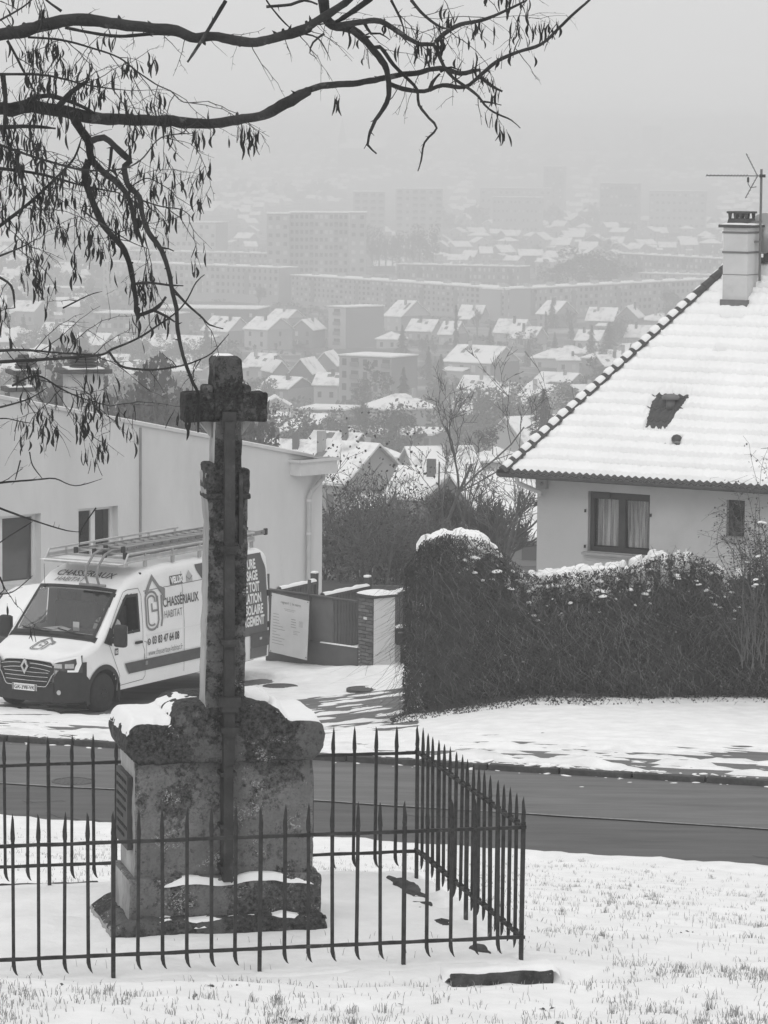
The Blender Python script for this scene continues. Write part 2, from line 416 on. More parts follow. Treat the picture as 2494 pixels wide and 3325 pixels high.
# ------------------------------------------------------------ iron fence round the wayside cross
EROT = math.atan2(U.y, U.x)
FW = 28 * .1335
fence = thing('iron_fence', 'dark wrought iron fence of pointed bars around the old stone cross', 'fence', CR, EROT)
RL, RU, TIP = .10, .715, .885
def picket_mesh(post, var):
    mb = MB(); r = random.Random(var); j = lambda a: r.uniform(-a, a)
    h = .0105
    if post:
        mb.box((0, 0, (RU + .03 - .08) / 2), (.021, .021, RU + .03 + .08))
        z0 = RU + .03
    else:
        mb.box((0, 0, (RU + .02 + RL - .02) / 2), (.0175, .0175, RU - RL + .04)); z0 = RU + .02
    # spear: swells, then draws out to a point
    prof = [(z0, .009), (z0 + .02, .0112), (z0 + .05, .0102), (TIP - .03, .006), (TIP + j(.006), .0008)]
    mb.tube([(j(.001) * i, 0, z) for i, (z, q) in enumerate(prof)], [q * 1.15 for z, q in prof], 6)
    if not post:   # forged tail curling to a point under the lower rail
        p = [(0, 0, RL - .01), (.001, 0, RL - .035), (.006, 0, RL - .06), (.015, 0, RL - .08), (.024, 0, RL - .092 + j(.004))]
        mb.tube(p, [.0105, .0115, .009, .005, .001], 6)
    return mb.mesh('post' if post else 'picket', IRON)
PM = [picket_mesh(False, k) for k in range(4)]; PO = picket_mesh(True, 9)
def bar(a, b, post, rz=0):
    o = put('post' if post else 'picket', PO if post else R.choice(PM), fence, (a, b, 0))
    o.rotation_euler = (R.uniform(-.006, .006), R.uniform(-.008, .008), rz + R.uniform(-.1, .1))
NF = 28
for i in range(NF + 1): bar(-i * .1335 + (R.uniform(-.004, .004) if i else 0), 0, i in (0, 5, 11, 17, 23, 28))
for i in range(1, NF + 1): bar(-i * .1335 + R.uniform(-.004, .004), FD, i in (17, 23, 28, 6))
bar(0, FD, True)
for i in range(1, 18): bar(0, i * FD / 18 + R.uniform(-.004, .004), i in (5, 9, 14), rz=math.pi / 2)
for i in range(1, 18): bar(-FW, i * FD / 18, i in (5, 9, 14), rz=math.pi / 2)
def rail(p, q, z):
    mb = MB(); n = 60; p = Vector(p); q = Vector(q)
    pts = [p.lerp(q, i / n) + Vector((0, 0, z + .0025 * fbm(i * .3, z * 9))) for i in range(n + 1)]
    mb.tube(pts, [.0125 + .0012 * math.sin(i * 1.7) for i in range(n + 1)], 4); mb.build('rail', IRON, fence)
for z in (RL, RU):
    rail((.02, -.001, 0), (-FW - .02, -.001, 0), z); rail((.02, FD, 0), (-FW - .02, FD, 0), z)
    rail((0, -.03, 0), (0, FD + .03, 0), z + .004); rail((-FW, -.03, 0), (-FW, FD + .03, 0), z + .004)
    mb = MB()
    for i in range(1, 18):   # hammered collars on the side rail
        mb.box((.0, i * FD / 18, z + .012), (.034, .045, .012))
    mb.build('rail_collars', IRON, fence, kind='stuff')
# stone edging of the enclosure, mostly sunk in snow
STONE_D = mat('mossy_stone', .035, .10, 7, .95, .9, bscale=30, spots=[(.24, 22, .64, .05)])
edge = thing('stone_edging', 'weathered stone edging showing through snow at the foot of the iron fence', 'edging', CR, EROT)
def estone(c, d, rz=0, amp=.012): MB().rough(c, d, .04, amp, 9, .01, rz).build('edging_stone', STONE_D, edge, True)
estone((-.17, -.17, -.080), (.58, .15, .085), .0, .009)
estone((-1.2, -.10, -.17), (.9, .14, .10)); estone((-2.3, -.10, -.17), (.9, .14, .10)); estone((-3.3, -.10, -.17), (.9, .14, .10))
for b, l in ((.30, .18), (.95, .22), (1.5, .2), (2.0, .55)): estone((-.15 - R.uniform(0, .05), b, -.068 + .012 * (b > 1.9)), (.10, l, .08), R.uniform(-.08, .08), .028)
estone((-1.0, FD + .1, -.11), (1.4, .14, .12)); estone((-2.8, FD + .1, -.10), (1.7, .14, .12))
mb = MB(); mb.grid(50, 10, lambda u, v: (lambda a, b: (a, b, -.016 + .010 * fbm(a * 6, b * 6, 3) - .035 * sm((abs(v - .5) - .34) * 7) - .03 * sm((abs(u - .5) - .46) * 24)))(lerp(-.50, .16, u), lerp(-.235, -.02, v)))
mb.build('snow', SNOW, edge, True)
# ------------------------------------------------------------ stone cross
def lichen(name, dark, mid, pale, th=.5, pth=.6, rust=0):
    m = bpy.data.materials.new(name); m.use_nodes = True
    nt = m.node_tree; b = nt.nodes['Principled BSDF']; N = nt.nodes.new; Lk = nt.links.new
    b.inputs['Roughness'].default_value = .93; b.inputs['Specular IOR Level'].default_value = .2
    tc = N('ShaderNodeTexCoord')
    def nz(s, d=8, r=.65, st=None):
        n = N('ShaderNodeTexNoise'); n.inputs['Scale'].default_value = s; n.inputs['Detail'].default_value = d; n.inputs['Roughness'].default_value = r
        if st:
            mp = N('ShaderNodeMapping'); mp.inputs['Scale'].default_value = st; Lk(tc.outputs['Object'], mp.inputs[0]); Lk(mp.outputs[0], n.inputs[0])
        else: Lk(tc.outputs['Object'], n.inputs[0])
        return n.outputs[0]
    def rng(v, a, c, x=0, y=1):
        r = N('ShaderNodeMapRange'); r.inputs['From Min'].default_value = a; r.inputs['From Max'].default_value = c
        r.inputs['To Min'].default_value = x; r.inputs['To Max'].default_value = y; Lk(v, r.inputs[0]); return r.outputs[0]
    def mixf(f, a, c):
        x = N('ShaderNodeMix'); x.data_type = 'FLOAT'; Lk(f, x.inputs[0])
        for v, i in ((a, 2), (c, 3)):
            if isinstance(v, float): x.inputs[i].default_value = v
            else: Lk(v, x.inputs[i])
        return x.outputs[0]
    base = rng(nz(3, 8), .3, .7, mid * .7, mid * 1.3)
    base = mixf(rng(nz(60, 4), .45, .62), base, mid * .75)
    big = nz(2.6, 3, .5)
    big2 = N('ShaderNodeMath'); big2.operation = 'MULTIPLY_ADD'; Lk(nz(16, 8, .75), big2.inputs[0]); big2.inputs[1].default_value = .55
    Lk(big, big2.inputs[2])
    f = rng(big2.outputs[0], th + .26, th + .30)
    d2 = rng(nz(45, 6, .75), .36, .64, dark * .4, dark * 2.2)
    base = mixf(rng(nz(22, 8, .8), .54, .60), base, dark * 1.3)
    base = mixf(f, base, d2)
    vo = N('ShaderNodeTexVoronoi'); vo.inputs['Scale'].default_value = 75
    wn = N('ShaderNodeTexNoise'); wn.inputs['Scale'].default_value = 30; Lk(tc.outputs['Object'], wn.inputs[0]); wm = N('ShaderNodeVectorMath'); wm.operation = 'MULTIPLY_ADD'; Lk(wn.outputs['Color'], wm.inputs[0]); wm.inputs[1].default_value = (.06, .06, .06); Lk(tc.outputs['Object'], wm.inputs[2]); Lk(wm.outputs[0], vo.inputs['Vector'])
    m1 = rng(vo.outputs['Distance'], .42, .30); g = N('ShaderNodeMath'); g.operation = 'MULTIPLY'; Lk(m1, g.inputs[0]); Lk(rng(nz(5, 6, .7), pth, pth + .06), g.inputs[1])
    base = mixf(g.outputs[0], base, pale)
    Lk(base, b.inputs['Base Color'])
    bp = N('ShaderNodeBump'); bp.inputs['Strength'].default_value = .9; bp.inputs['Distance'].default_value = .012
    Lk(big2.outputs[0], bp.inputs['Height'])
    bp2 = N('ShaderNodeBump'); bp2.inputs['Strength'].default_value = .5; bp2.inputs['Distance'].default_value = .005; Lk(nz(90, 5), bp2.inputs['Height']); Lk(bp.outputs[0], bp2.inputs['Normal'])
    Lk(bp2.outputs[0], b.inputs['Normal']); return m
LI = lichen('lichen_stone', .065, .19, .36, .52, .55)
LID = lichen('dark_lichen_stone', .042, .125, .30, .44, .58)
LIM = lichen('shaft_stone', .035, .125, .3, .50, .60)
LIX = lichen('blackened_stone', .022, .085, .26, .40, .60)
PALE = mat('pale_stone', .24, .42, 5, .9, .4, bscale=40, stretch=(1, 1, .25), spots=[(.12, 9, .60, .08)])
CH = mat('rusted_channel', .035, .06, 6, .8, .5, spots=[(.09, 4, .55, .1)])
def roughen(bm, seg, amp, fr, bev=.02, off=(0, 0, 0)):
    if bev: bmesh.ops.bevel(bm, geom=list(bm.edges), offset=bev, segments=3, profile=.5, affect='EDGES')
    bmesh.ops.triangulate(bm, faces=list(bm.faces))
    for _ in range(9):
        es = [e for e in bm.edges if e.calc_length() > seg]
        if not es or len(bm.verts) > 26000: break
        bmesh.ops.subdivide_edges(bm, edges=es, cuts=1); bmesh.ops.triangulate(bm, faces=[f for f in bm.faces if len(f.verts) > 3])
    bm.normal_update(); mv = []
    for v in bm.verts:
        q = v.co + Vector(off); mv.append(v.normal * (amp * fbm(q.x * fr, q.y * fr, q.z * fr, 4)))
    for v, d in zip(bm.verts, mv): v.co += d
def block(name, poly, b0, b1, m, parent, amp=.008, seg=.03, bev=.015, fr=8, side=None):
    """poly in (a,z); pushed from b0 to b1"""
    bm = bmesh.new(); n = len(poly)
    f0 = [bm.verts.new((a, b0, z)) for a, z in poly]; f1 = [bm.verts.new((a, b1, z)) for a, z in poly]
    bm.faces.new(f0); bm.faces.new(f1[::-1])
    for i in range(n): bm.faces.new((f0[i], f1[i], f1[(i + 1) % n], f0[(i + 1) % n]))
    bmesh.ops.recalc_face_normals(bm, faces=list(bm.faces))
    roughen(bm, seg, amp, fr, bev)
    bm.normal_update()
    me = bpy.data.meshes.new(name); 
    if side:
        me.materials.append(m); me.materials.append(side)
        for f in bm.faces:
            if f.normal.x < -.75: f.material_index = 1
    else: me.materials.append(m)
    for f in bm.faces: f.smooth = True
    bm.to_mesh(me); bm.free(); return put(name, me, parent)
def rect(a0, a1, z0, z1): return [(a0, z0), (a1, z0), (a1, z1), (a0, z1)]
CP = enc(-1.475, 1.26)
CAPT = 1.295
cross = thing('wayside_cross', 'old lichen covered stone cross on a pedestal with snow on its shoulders', 'stone cross', CP, EROT)
bf = -.25            # front face of the pedestal body
block('base_slab', [(-.66, -.12), (.56, -.12), (.575, .05), (.53, .085), (-.58, .085), (-.68, .02)], -.44, .44, LID, cross, .022, .035, .03, 7, side=PALE)
block('plinth', rect(-.555, .555, .05, .305), -.315, .315, LI, cross, .010, .03, .02, side=PALE)
block('pedestal', rect(-.515, .515, .29, .985), -.255, .255, LI, cross, .006, .028, .012, side=PALE)
capp = [(-.50, .955), (.50, .955), (.525, .985), (.565, 1.03), (.575, 1.11), (.545, 1.165), (.49, 1.18), (.36, 1.185), (.335, 1.215), (.30, 1.255), (.24, 1.285), (.15, 1.295),
        (-.20, 1.295), (-.26, 1.28), (-.31, 1.235), (-.33, 1.19), (-.50, 1.185), (-.56, 1.16), (-.58, 1.10), (-.57, 1.03), (-.53, .985)]
block('cap', capp, -.325, .31, LID, cross, .012, .028, .022, 9)
sh = .005
shaft = block('lower_shaft', [(sh - .137, 1.08), (sh + .090, 1.08), (sh + .110, 2.10), (sh + .112, 2.46), (sh + .122, 2.50), (sh + .122, 2.62), (sh - .11, 2.62), (sh - .128, 2.60), (sh - .128, 2.50), (sh - .118, 2.44), (sh - .11, 2.3)], -.345 + .02, -.13, LIM, cross, .006, .025, .012, 9, side=PALE)
block('capital_band', rect(sh - .127, sh + .125, 2.455, 2.485), -.335, -.12, LIM, cross, .005, .03, .008)
block('capital_shoulder', rect(sh - .13, sh - .06, 2.50, 2.655), -.33, -.14, LID, cross, .006, .025, .02)
block('shaft_flute', rect(sh + .055, sh + .08, 2.20, 2.60), -.343, -.31, CH, cross, .002, .03, .003)
block('upper_shaft', rect(sh - .078, sh + .078, 2.58, 3.0), -.31, -.14, LIM, cross, .006, .025, .012, 9, side=PALE)
block('cross_arm', rect(sh - .245, sh + .225, 2.885, 3.05), -.315, -.135, LIX, cross, .007, .025, .014, 9)
block('cross_head', [(sh - .08, 2.9), (sh + .082, 2.9), (sh + .08, 3.12), (sh + .075, 3.235), (sh + .05, 3.255), (sh - .06, 3.255), (sh - .08, 3.23)], -.33, -.12, LIX, cross, .006, .025, .012, 9)
for s_ in (-1, 1): block('arm_knob', rect(sh + s_ * .105 - .03, sh + s_ * .105 + .03, 3.03, 3.09), -.30, -.15, LID, cross, .008, .02, .02)
for s_ in (-1, 1):
    MB().prism([(sh + s_ * .08, -.24, 2.89), (sh + s_ * .155, -.24, 2.89), (sh + s_ * .08, -.24, 2.79)], (0, .05, 0)).build('arm_bracket', PALE, cross)
# metal channel strapped down the front, with its collars
mb = MB(); mb.box((sh + .0, -.350, 2.03), (.056, .055, 1.72)); mb.box((sh - .002, -.352, 1.13), (.062, .07, .35))
chan = mb.build('metal_channel', CH, cross)
mb = MB(); mb.box((sh - .004, -.32, .63), (.054, .11, .69)); mb.build('lower_channel', CH, cross); MB().box((sh, -.335, 2.90), (.075, .05, .09)).build('channel_hook', CH, cross)
for z, w_, t in ((2.182, .095, .026), (1.655, .095, .024), (1.315, .125, .05), (1.155, .10, .03), (.90, .092, .022), (.60, .088, .022), (.36, .09, .03)):
    mb = MB(); y = -.365 if z > 1 else -.315
    mb.box((sh - .002, y + (.012 if z < 1 else 0), z), (w_, .09 if z > 1 else .14, t)); mb.box((sh - .002, y, z - t * .7), (w_ * .75, .08, t * .8)); mb.build('collar', CH, chan)
# snow lying on the stone
def snow_patch(name, a0, a1, b0, b1, zf, th, parent, nx=60, ny=44, edge_n=.3):
    mb = MB()
    def fn(u, v):
        a = lerp(a0, a1, u); b = lerp(b0, b1, v); e = min(u, 1 - u, v, 1 - v) * 2
        e2 = max(0, min(1, (e - .02 + .06 * fbm(a * 9, b * 9, 3, 3)) / .42)); e2 = math.sqrt(max(0, 1 - (1 - e2) ** 2))
        return (a + .012 * fbm(a * 9, b * 9, 1), b + .012 * fbm(a * 9, b * 9, 5), zf(a) - .035 + (th + .035) * e2 + .003 * fbm(a * 14, b * 14))
    mb.grid(nx, ny, fn); return mb.build(name, SNOWR, parent, True)
snow_patch('snow_cap', -.572, -.30, -.318, .30, lambda a: 1.19 + .03 * sm((a + .36) / .06) - .03 * sm((-.53 - a) / .05), .038, cross, edge_n=.15)
snow_patch('snow_cap', .25, .562, -.315, .30, lambda a: 1.19 + .085 * sm((.37 - a) / .09) - .03 * sm((a - .51) / .05), .036, cross, edge_n=.15)
snow_patch('snow_cap', .13, .34, -.18, .28, lambda a: 1.297 - .05 * sm((a - .24) / .1), .016, cross)
snow_patch('snow_cap', -.32, -.08, -.22, .28, lambda a: 1.285 - .03 * sm((-.2 - a) / .1), .006, cross)
snow_patch('snow_cap', -.36, .50, -.325, -.25, lambda a: .296 + .03 * fbm(a * 3, 1), .008, cross, 60, 6)
snow_patch('snow_cap', -.52, .56, -.43, -.31, lambda a: .078 + .026 * fbm(a * 5, 2), .012, cross, 70, 8)
snow_patch('snow_cap', sh - .07, sh + .05, -.31, -.15, lambda a: 3.25, .012, cross, 12, 12)
# plaques
PLQ = mat('dark_plaque', .06, .09, 5, .7, .3); PLQD = mat('plaque_lettering', .03)
pq = MB(); pq.box((-.530, .02, .66), (.03, .40, .42)); plaque = pq.build('plaque', PLQ, cross)
mb = MB(); rr = random.Random(3)
for k in range(7):
    y = -.15; z = .83 - k * .052
    while y < .16 - (.08 if k in (4, 6) else 0):
        l = rr.uniform(.02, .07); mb.box((-.5465, -(y + l / 2) + .04, z), (.004, l, .018)); y += l + .018
mb.build('worn_inscription', PLQD, plaque, kind='stuff')
MB().box((.524, .0, .66), (.02, .34, .36)).build('plaque', PLQ, cross)
# ground inside the enclosure is level, snow drifted against the stone
mb = MB()
def pad(u, v):
    a = lerp(-FW - .12, .12, u); b = lerp(-.22, FD + .05, v); p = enc(a, b)
    r = max(abs(a + 1.48) - .62, abs(b - 1.26) - .42, 0)
    z = PADZ - .035 + .03 * sm(1 - r / .25) + .014 * fbm(a * 2.2, b * 2.2, 3) + .004 * fbm(a * 9, b * 9)
    z -= .045 * sm((-.06 - b) / .14) + .04 * sm((a - .02) / .09)
    z += -.05 * sm((a + .16) / .1) * sm(.5 + fbm(a * 4, b * 4, 8)) + .012
    return (p.x, p.y, z)
mb.grid(110, 80, pad); mb.build('enclosure_snow', SNOW, None, True, kind='structure')
# ------------------------------------------------------------ delivery van
VL, ZB = 6.45, .34
van = thing('delivery_van', 'white high-roof van with dark rear wrap, roof rack and tradesman lettering, on the snowy driveway', 'van', VANP, math.atan2(VANR.y, VANR.x))
ztab = [(0, .98), (.05, 1.06), (.15, 1.12), (.45, 1.20), (.72, 1.29), (.80, 1.36), (1.5, 2.06), (1.62, 2.16), (1.9, 2.33), (2.3, 2.42), (3, 2.46), (5.9, 2.45), (6.25, 2.42), (6.45, 2.34)]
def zt(X): return interp(ztab, X)
wtab = [(0, .55), (.04, .70), (.10, .80), (.2, .90), (.38, .97), (.6, 1.0), (1, 1.015), (6.3, 1.015), (6.42, .99), (6.45, .97)]
def wid(X, z):
    w = interp(wtab, X)
    w -= .012 * sm((.6 - z) / .3) + .045 * sm((z - 1.25) / .8) + .05 * sm((z - 1.9) / .55)
    if X < 2.2: w -= .05 * sm((z - 1.3) / .9) * sm((2.2 - X) / .8)
    return w
RC = .13
def top(X, y):
    z = zt(X); w = wid(X, z - RC); t = min(1, abs(y) / max(w, .01))
    return z - .03 * t * t - (0 if t < .86 else (RC - .03) * ((t - .86) / .14) ** 2.2)
def sec(X):
    z1 = zt(X) - RC; n = 26; p = []
    for i in range(n + 1): z = lerp(ZB, z1, i / n); p.append((wid(X, z), z))
    w = wid(X, z1)
    for i in range(1, 7): a = i / 6 * .14; p.append((w * (1 - a), top(X, w * (1 - a))))
    for i in range(1, 15): y = w * .86 * (1 - i / 14); p.append((y, top(X, y)))
    return p
xs = [0, .02, .05, .09, .14, .2, .28, .36, .44] + rows(.5, 6.35, .0555) + [6.39, 6.42, 6.44, 6.45]
WIN = [(1.13, 1.34), (1.98, 1.34), (1.98, 1.98), (1.66, 1.98), (1.13, 1.46)]    # cab side window outline
def inpoly(x, y, P):
    c = False; j = len(P) - 1
    for i in range(len(P)):
        if (P[i][1] > y) != (P[j][1] > y) and x < (P[j][0] - P[i][0]) * (y - P[i][1]) / (P[j][1] - P[i][1]) + P[i][0]: c = not c
        j = i
    return c
def arch(X, z):
    for cx in (.87, 4.98):
        if (X - cx) ** 2 + (z - .36) ** 2 < .435 ** 2 and z < .80: return True
    return False
mb = MB(); SE = [sec(X) for X in xs]; n = len(SE[0]); full = []
for X, p in zip(xs, SE):
    full.append([(X, -y, z) for y, z in p] + [(X, y, z) for y, z in p[-2::-1]])
m_ = len(full[0]); mb.v = [q for r in full for q in r]
for i in range(len(xs) - 1):
    for k in range(m_ - 1):
        a = i * m_ + k; q = [full[i][k], full[i][k + 1], full[i + 1][k], full[i + 1][k + 1]]
        X = sum(t[0] for t in q) / 4; y = sum(t[1] for t in q) / 4; z = sum(t[2] for t in q) / 4
        if abs(y) > .85 and inpoly(X, z, WIN): continue
        if .84 < X < 1.50 and abs(y) < .84 and z > 1.3 and z > zt(X) - .12: continue
        if abs(y) > .7 and arch(X, z): continue
        mb.f.append((a, a + 1, a + m_ + 1, a + m_)); mb.mi.append(0)
mb.f.append(tuple(range(m_))); mb.mi.append(0)
mb.f.append(tuple((len(xs) - 1) * m_ + k for k in range(m_ - 1, -1, -1))); mb.mi.append(0)
body = mb.build('body', VWHITE, van, True)
mb = MB(); mb.box((3.2, 0, .34), (5.8, 1.7, .1)); mb.build('underbody', BLACK, van)
# patches that follow the body surface
def sidep(name, poly_or_rng, m, off=.006, nx=24, nz=8, parent=van, shape=None, sgn=-1):
    X0, X1, z0, z1 = poly_or_rng; mb = MB()
    mb.grid(nx, nz, lambda u, v: (lambda X, z: (X, sgn * (wid(X, z) + off), z))(lerp(X0, X1, u), lerp(z0, z1, v)) if not shape else shape(u, v))
    return mb.build(name, m, parent, True)
def sside(X, z, off=.008, s=-1): return (X, s * (wid(X, z) + off), z)
def project(vs, fs, fn, name, m, parent=van):
    return MB().add([fn(*p) for p in vs], fs).build(name, m, parent)
def ring(pts, wd, off, name, m, parent=van, s=-1):
    P = []; 
    for a, b in zip(pts, pts[1:] + pts[:1]):
        for k in range(5): P.append((lerp(a[0], b[0], k / 5), lerp(a[1], b[1], k / 5)))
    vs, fs = stroke2d(P, wd, True); return project(vs, fs, lambda x, z: sside(x, z, off, s), name, m, parent)
# front end: x position of the front skin at (y,z)
def front(y, z, off=.01):
    lo, hi = 0, .8
    for _ in range(14):
        mid = (lo + hi) / 2
        if wid(mid, min(z, zt(mid) - RC)) > abs(y) and True: hi = mid
        else: lo = mid
    return max(hi - .02, 0)
def frontp(y, z, off=.012):
    w0 = wid(0, z)
    if abs(y) < w0: return (-off - .05 * (1 - (y / w0) ** 2), y, z)
    X = front(y, z); return (X - off, math.copysign(wid(X, z) + off * .8, y), z)
def fpatch(name, y0, y1, z0, z1, m, off=.012, ny=30, nz=8, parent=van, lo=None, hi=None):
    mb = MB()
    def fn(u, v):
        y = lerp(y0, y1, u); a = lo(y) if lo else z0; b = hi(y) if hi else z1; return frontp(y, lerp(a, b, v), off)
    mb.grid(ny, nz, fn); return mb.build(name, m, parent, True)
bump = fpatch('bumper', -.975, .975, .28, .82, BLACK, .02, 60, 10, hi=lambda y: .60 + .36 * sm((abs(y) - .50) / .34) - .0, lo=lambda y: .26)
# bumper wraps round to the wheel arch
mb = MB(); mb.grid(8, 8, lambda u, v: sside(lerp(.16, .47, u), lerp(.28, lerp(.94, .62, u), v), .016)); mb.build('bumper_end', BLACK, van, True)
mb = MB(); mb.grid(8, 8, lambda u, v: sside(lerp(.16, .47, u), lerp(.28, lerp(.94, .62, u), v), .016, 1)); mb.build('bumper_end', BLACK, van, True)
GR = mat('dark_grille', .02, .03, 5, .35); CHR = mat('chrome', .5, .6, 5, .25, metal=.8)
gr = fpatch('grille', -.56, .56, .56, 1.0, GR, .028, 40, 8, lo=lambda y: .54 + .02 + .20 * sm((abs(y) - .42) / .16), hi=lambda y: .965 - .05 * (y / .56) ** 2)
for z, hw in ((.93, .54), (.855, .50), (.775, .475), (.70, .46), (.625, .44)):
    mb = MB()
    for s_ in (-1, 1):
        P = [Vector(frontp(s_ * lerp(.10 if z > .8 else .0, hw, k / 10), z + (-.045 * (k / 10) ** 2 if z > .8 else 0), .04)) for k in range(11)]
        mb.tube(P, .008, 5)
    mb.build('grille_bar', CHR, gr)
mb = MB(); P = [Vector(frontp(-.60 + 1.2 * k / 40, .53 + .26 * sm((abs(-.60 + 1.2 * k / 40) - .40) / .2), .045)) for k in range(41)]
mb.tube(P, .011, 5); mb.build('grille_surround', CHR, gr)
# lozenge badge
vs, fs = stroke2d([(0, -.105), (.062, 0), (0, .105), (-.062, 0)], .036, True)
lz = MB().add([(-.12 - .0, y, .875 + z) for y, z in vs], fs); lz.add([(-.095, y, .875 + z) for y, z in vs], [f[::-1] for f in fs])
k = len(vs)
for i in range(4): 
    j = (i + 1) % 4; lz.f.append((2 * i, 2 * j, 2 * j + k, 2 * i + k)); lz.mi.append(0); lz.f.append((2 * i + 1, 2 * j + 1, 2 * j + 1 + k, 2 * i + 1 + k)); lz.mi.append(0)
lz.build('lozenge_badge', CHR, van)
# headlights
LENS = mat('headlight_lens', .35, .5, 9, .12, spec=.8); LED = mat('light_strip', .85, rough=.3)
for s_ in (-1, 1):
    mb = MB(); hd = mb
    mb.grid(14, 8, lambda u, v: frontp(s_ * lerp(.55, .95, u), lerp(lerp(.86, .78, u), lerp(.965, 1.09, u), v), .03))
    h = mb.build('headlight', mat('headlight_housing', .05, .08, 6, .3), van, True)
    mb = MB()
    for a, b in ((.62, .73), (.77, .88)):
        mb.grid(6, 5, lambda u, v: frontp(s_ * lerp(a, b, u), lerp(.86, .94, v) + .01, .036))
    mb.build('lens', LENS, h, True)
    P = [(.58, .955), (.70, 1.0), (.92, 1.065), (.925, .95), (.90, .82), (.78, .825)]
    Q = []
    for a, b in zip(P, P[1:]):
        for k in range(5): Q.append((lerp(a[0], b[0], k / 5), lerp(a[1], b[1], k / 5)))
    vs, fs = stroke2d(Q, .036); MB().add([frontp(s_ * y, z, .046) for y, z in vs], fs).build('light_strip', LED, h)
    MB().lathe([(.045, 0), (.04, .01), (.005, .012)], frontp(s_ * .70, .44, .03), 14, Matrix.Rotation(rad(-90), 3, 'Y')).build('fog_lamp', LENS, van)
# plate
plate = MB().box((-.085, 0.02, .50), (.02, .52, .115)).build('number_plate', WHITEP, van)
for s_ in (-1, 1): MB().box((-.097, .02 + s_ * .24, .50), (.004, .04, .113)).build('plate_band', PRINT2, plate)
def textp(txt, size, xs_, x0, z0, fn, name, m, align='LEFT', bold=.0, parent=van, shear=0):
    vs, fs = text_mesh(txt, size, xs_, bold, align, shear)
    return project([(x0 + a, z0 + b) for a, b in vs], fs, fn, name, m, parent)
textp('GR-398-VR', .098, .92, 0, .465, lambda a, z: (-.097, .02 - a, z), 'plate_number', BLACK, 'CENTER', .002, plate)
# cab glass
WS = glass('windscreen_glass', .62, .05, .9)
mb = MB(); mb.grid(24, 14, lambda u, v: (lambda X: (lambda hw: (lambda y: (X - .012, y, top(X, y) + .010))(lerp(-hw, hw, u)))(lerp(.86, .80, v)))(lerp(.78, 1.545, v))); mb.build('windscreen', WS, van, True)
def wsedge(name, pts, wd):
    P = []
    for a, b in zip(pts, pts[1:] + pts[:1]):
        for k in range(8): P.append((lerp(a[0], b[0], k / 8), lerp(a[1], b[1], k / 8)))
    vs, fs = stroke2d(P, wd, True); project(vs, fs, lambda y, X: (X - .014, y, top(X, y) + .014), name, BLACK)
wsedge('windscreen_seal', [(-.86, .79), (.86, .79), (.80, 1.54), (-.80, 1.54)], .06)
mb = MB()
for y0, y1 in ((.1, .72), (-.66, -.05)):
    P = [Vector((X - .03, lerp(y0, y1, t), top(X, lerp(y0, y1, t)) + .02)) for t, X in ((0, .80), (.5, .82), (1, .86))]; mb.tube(P, .012, 5)
mb.build('wiper_arms', BLACK, van)
mb = MB(); mb.grid(20, 3, lambda u, v: (lambda X, y: (X, y, top(X, y) + .012))(lerp(.70, .80, v), lerp(-.93, .93, u))); mb.build('scuttle', BLACK, van, True)
ring(WIN, .05, .010, 'window_seal', BLACK)
sidep('door_corner_trim', (0, 0, 0, 0), BLACK, shape=lambda u, v: sside(lerp(lerp(.86, 1.10, u), lerp(1.06, 1.14, u), v), lerp(lerp(1.24, 1.16, u), lerp(1.50, 1.44, u), v), .012))
sidep('cab_window_far', (0, 0, 0, 0), glass('side_glass', .3, .06, .9), shape=lambda u, v: sside(lerp(lerp(1.13, 1.98, u), lerp(1.66, 1.98, u), v), lerp(1.34, 1.98, v), .006, 1))
# cab interior: floor, dashboard, bulkhead, seats, wheel
CAB = mat('cab_trim', .025, .04, 6, .8)
mb = MB(); mb.box((2.2, 0, 1.4), (.04, 1.8, 1.9)); mb.box((1.5, 0, .75), (1.4, 1.8, .06)); mb.build('bulkhead', CAB, van)
mb = MB(); mb.box((1.06, 0, 1.22), (.46, 1.72, .26)); mb.box((1.12, -.42, 1.38), (.3, .42, .07)); mb.build('dashboard', CAB, van)
for y in (-.48, .12, .56):
    mb = MB(); mb.rough((1.78, y, 1.0), (.5, .46, .16), .12, .01, 4, .05); mb.rough((2.0, y, 1.4), (.14, .46, .75), .12, .01, 4, .05); mb.rough((2.02, y, 1.86), (.1, .26, .18), .1, .005, 4, .04); mb.build('seat', mat('seat_cloth', .05, .07, 9), van, True)
mb = MB(); ca = Vector((1.34, -.48, 1.33)); mb.tube([ca + Vector((.10 * math.sin(a) * .6, .18 * math.cos(a), .18 * math.sin(a))) for a in [2 * math.pi * k / 20 for k in range(21)]], .016, 6)
mb.tube([ca, ca + Vector((-.25, 0, -.12))], .03, 6); mb.box(ca, (.04, .34, .05)); mb.build('steering_wheel', BLACK, van)
# mirror
for s_ in (-1, 1):
    mb = MB(); mb.rough((1.06, s_ * 1.24, 1.36), (.14, .24, .40), .06, .004, 4, .05); mb.rough((1.10, s_ * 1.08, 1.26), (.12, .2, .10), .06, .003, 4, .03)
    mr_ = mb.build('wing_mirror', BLACK, van, True)
    MB().box((1.135, s_ * 1.24, 1.38), (.006, .19, .30)).build('mirror_glass', CHR, mr_)
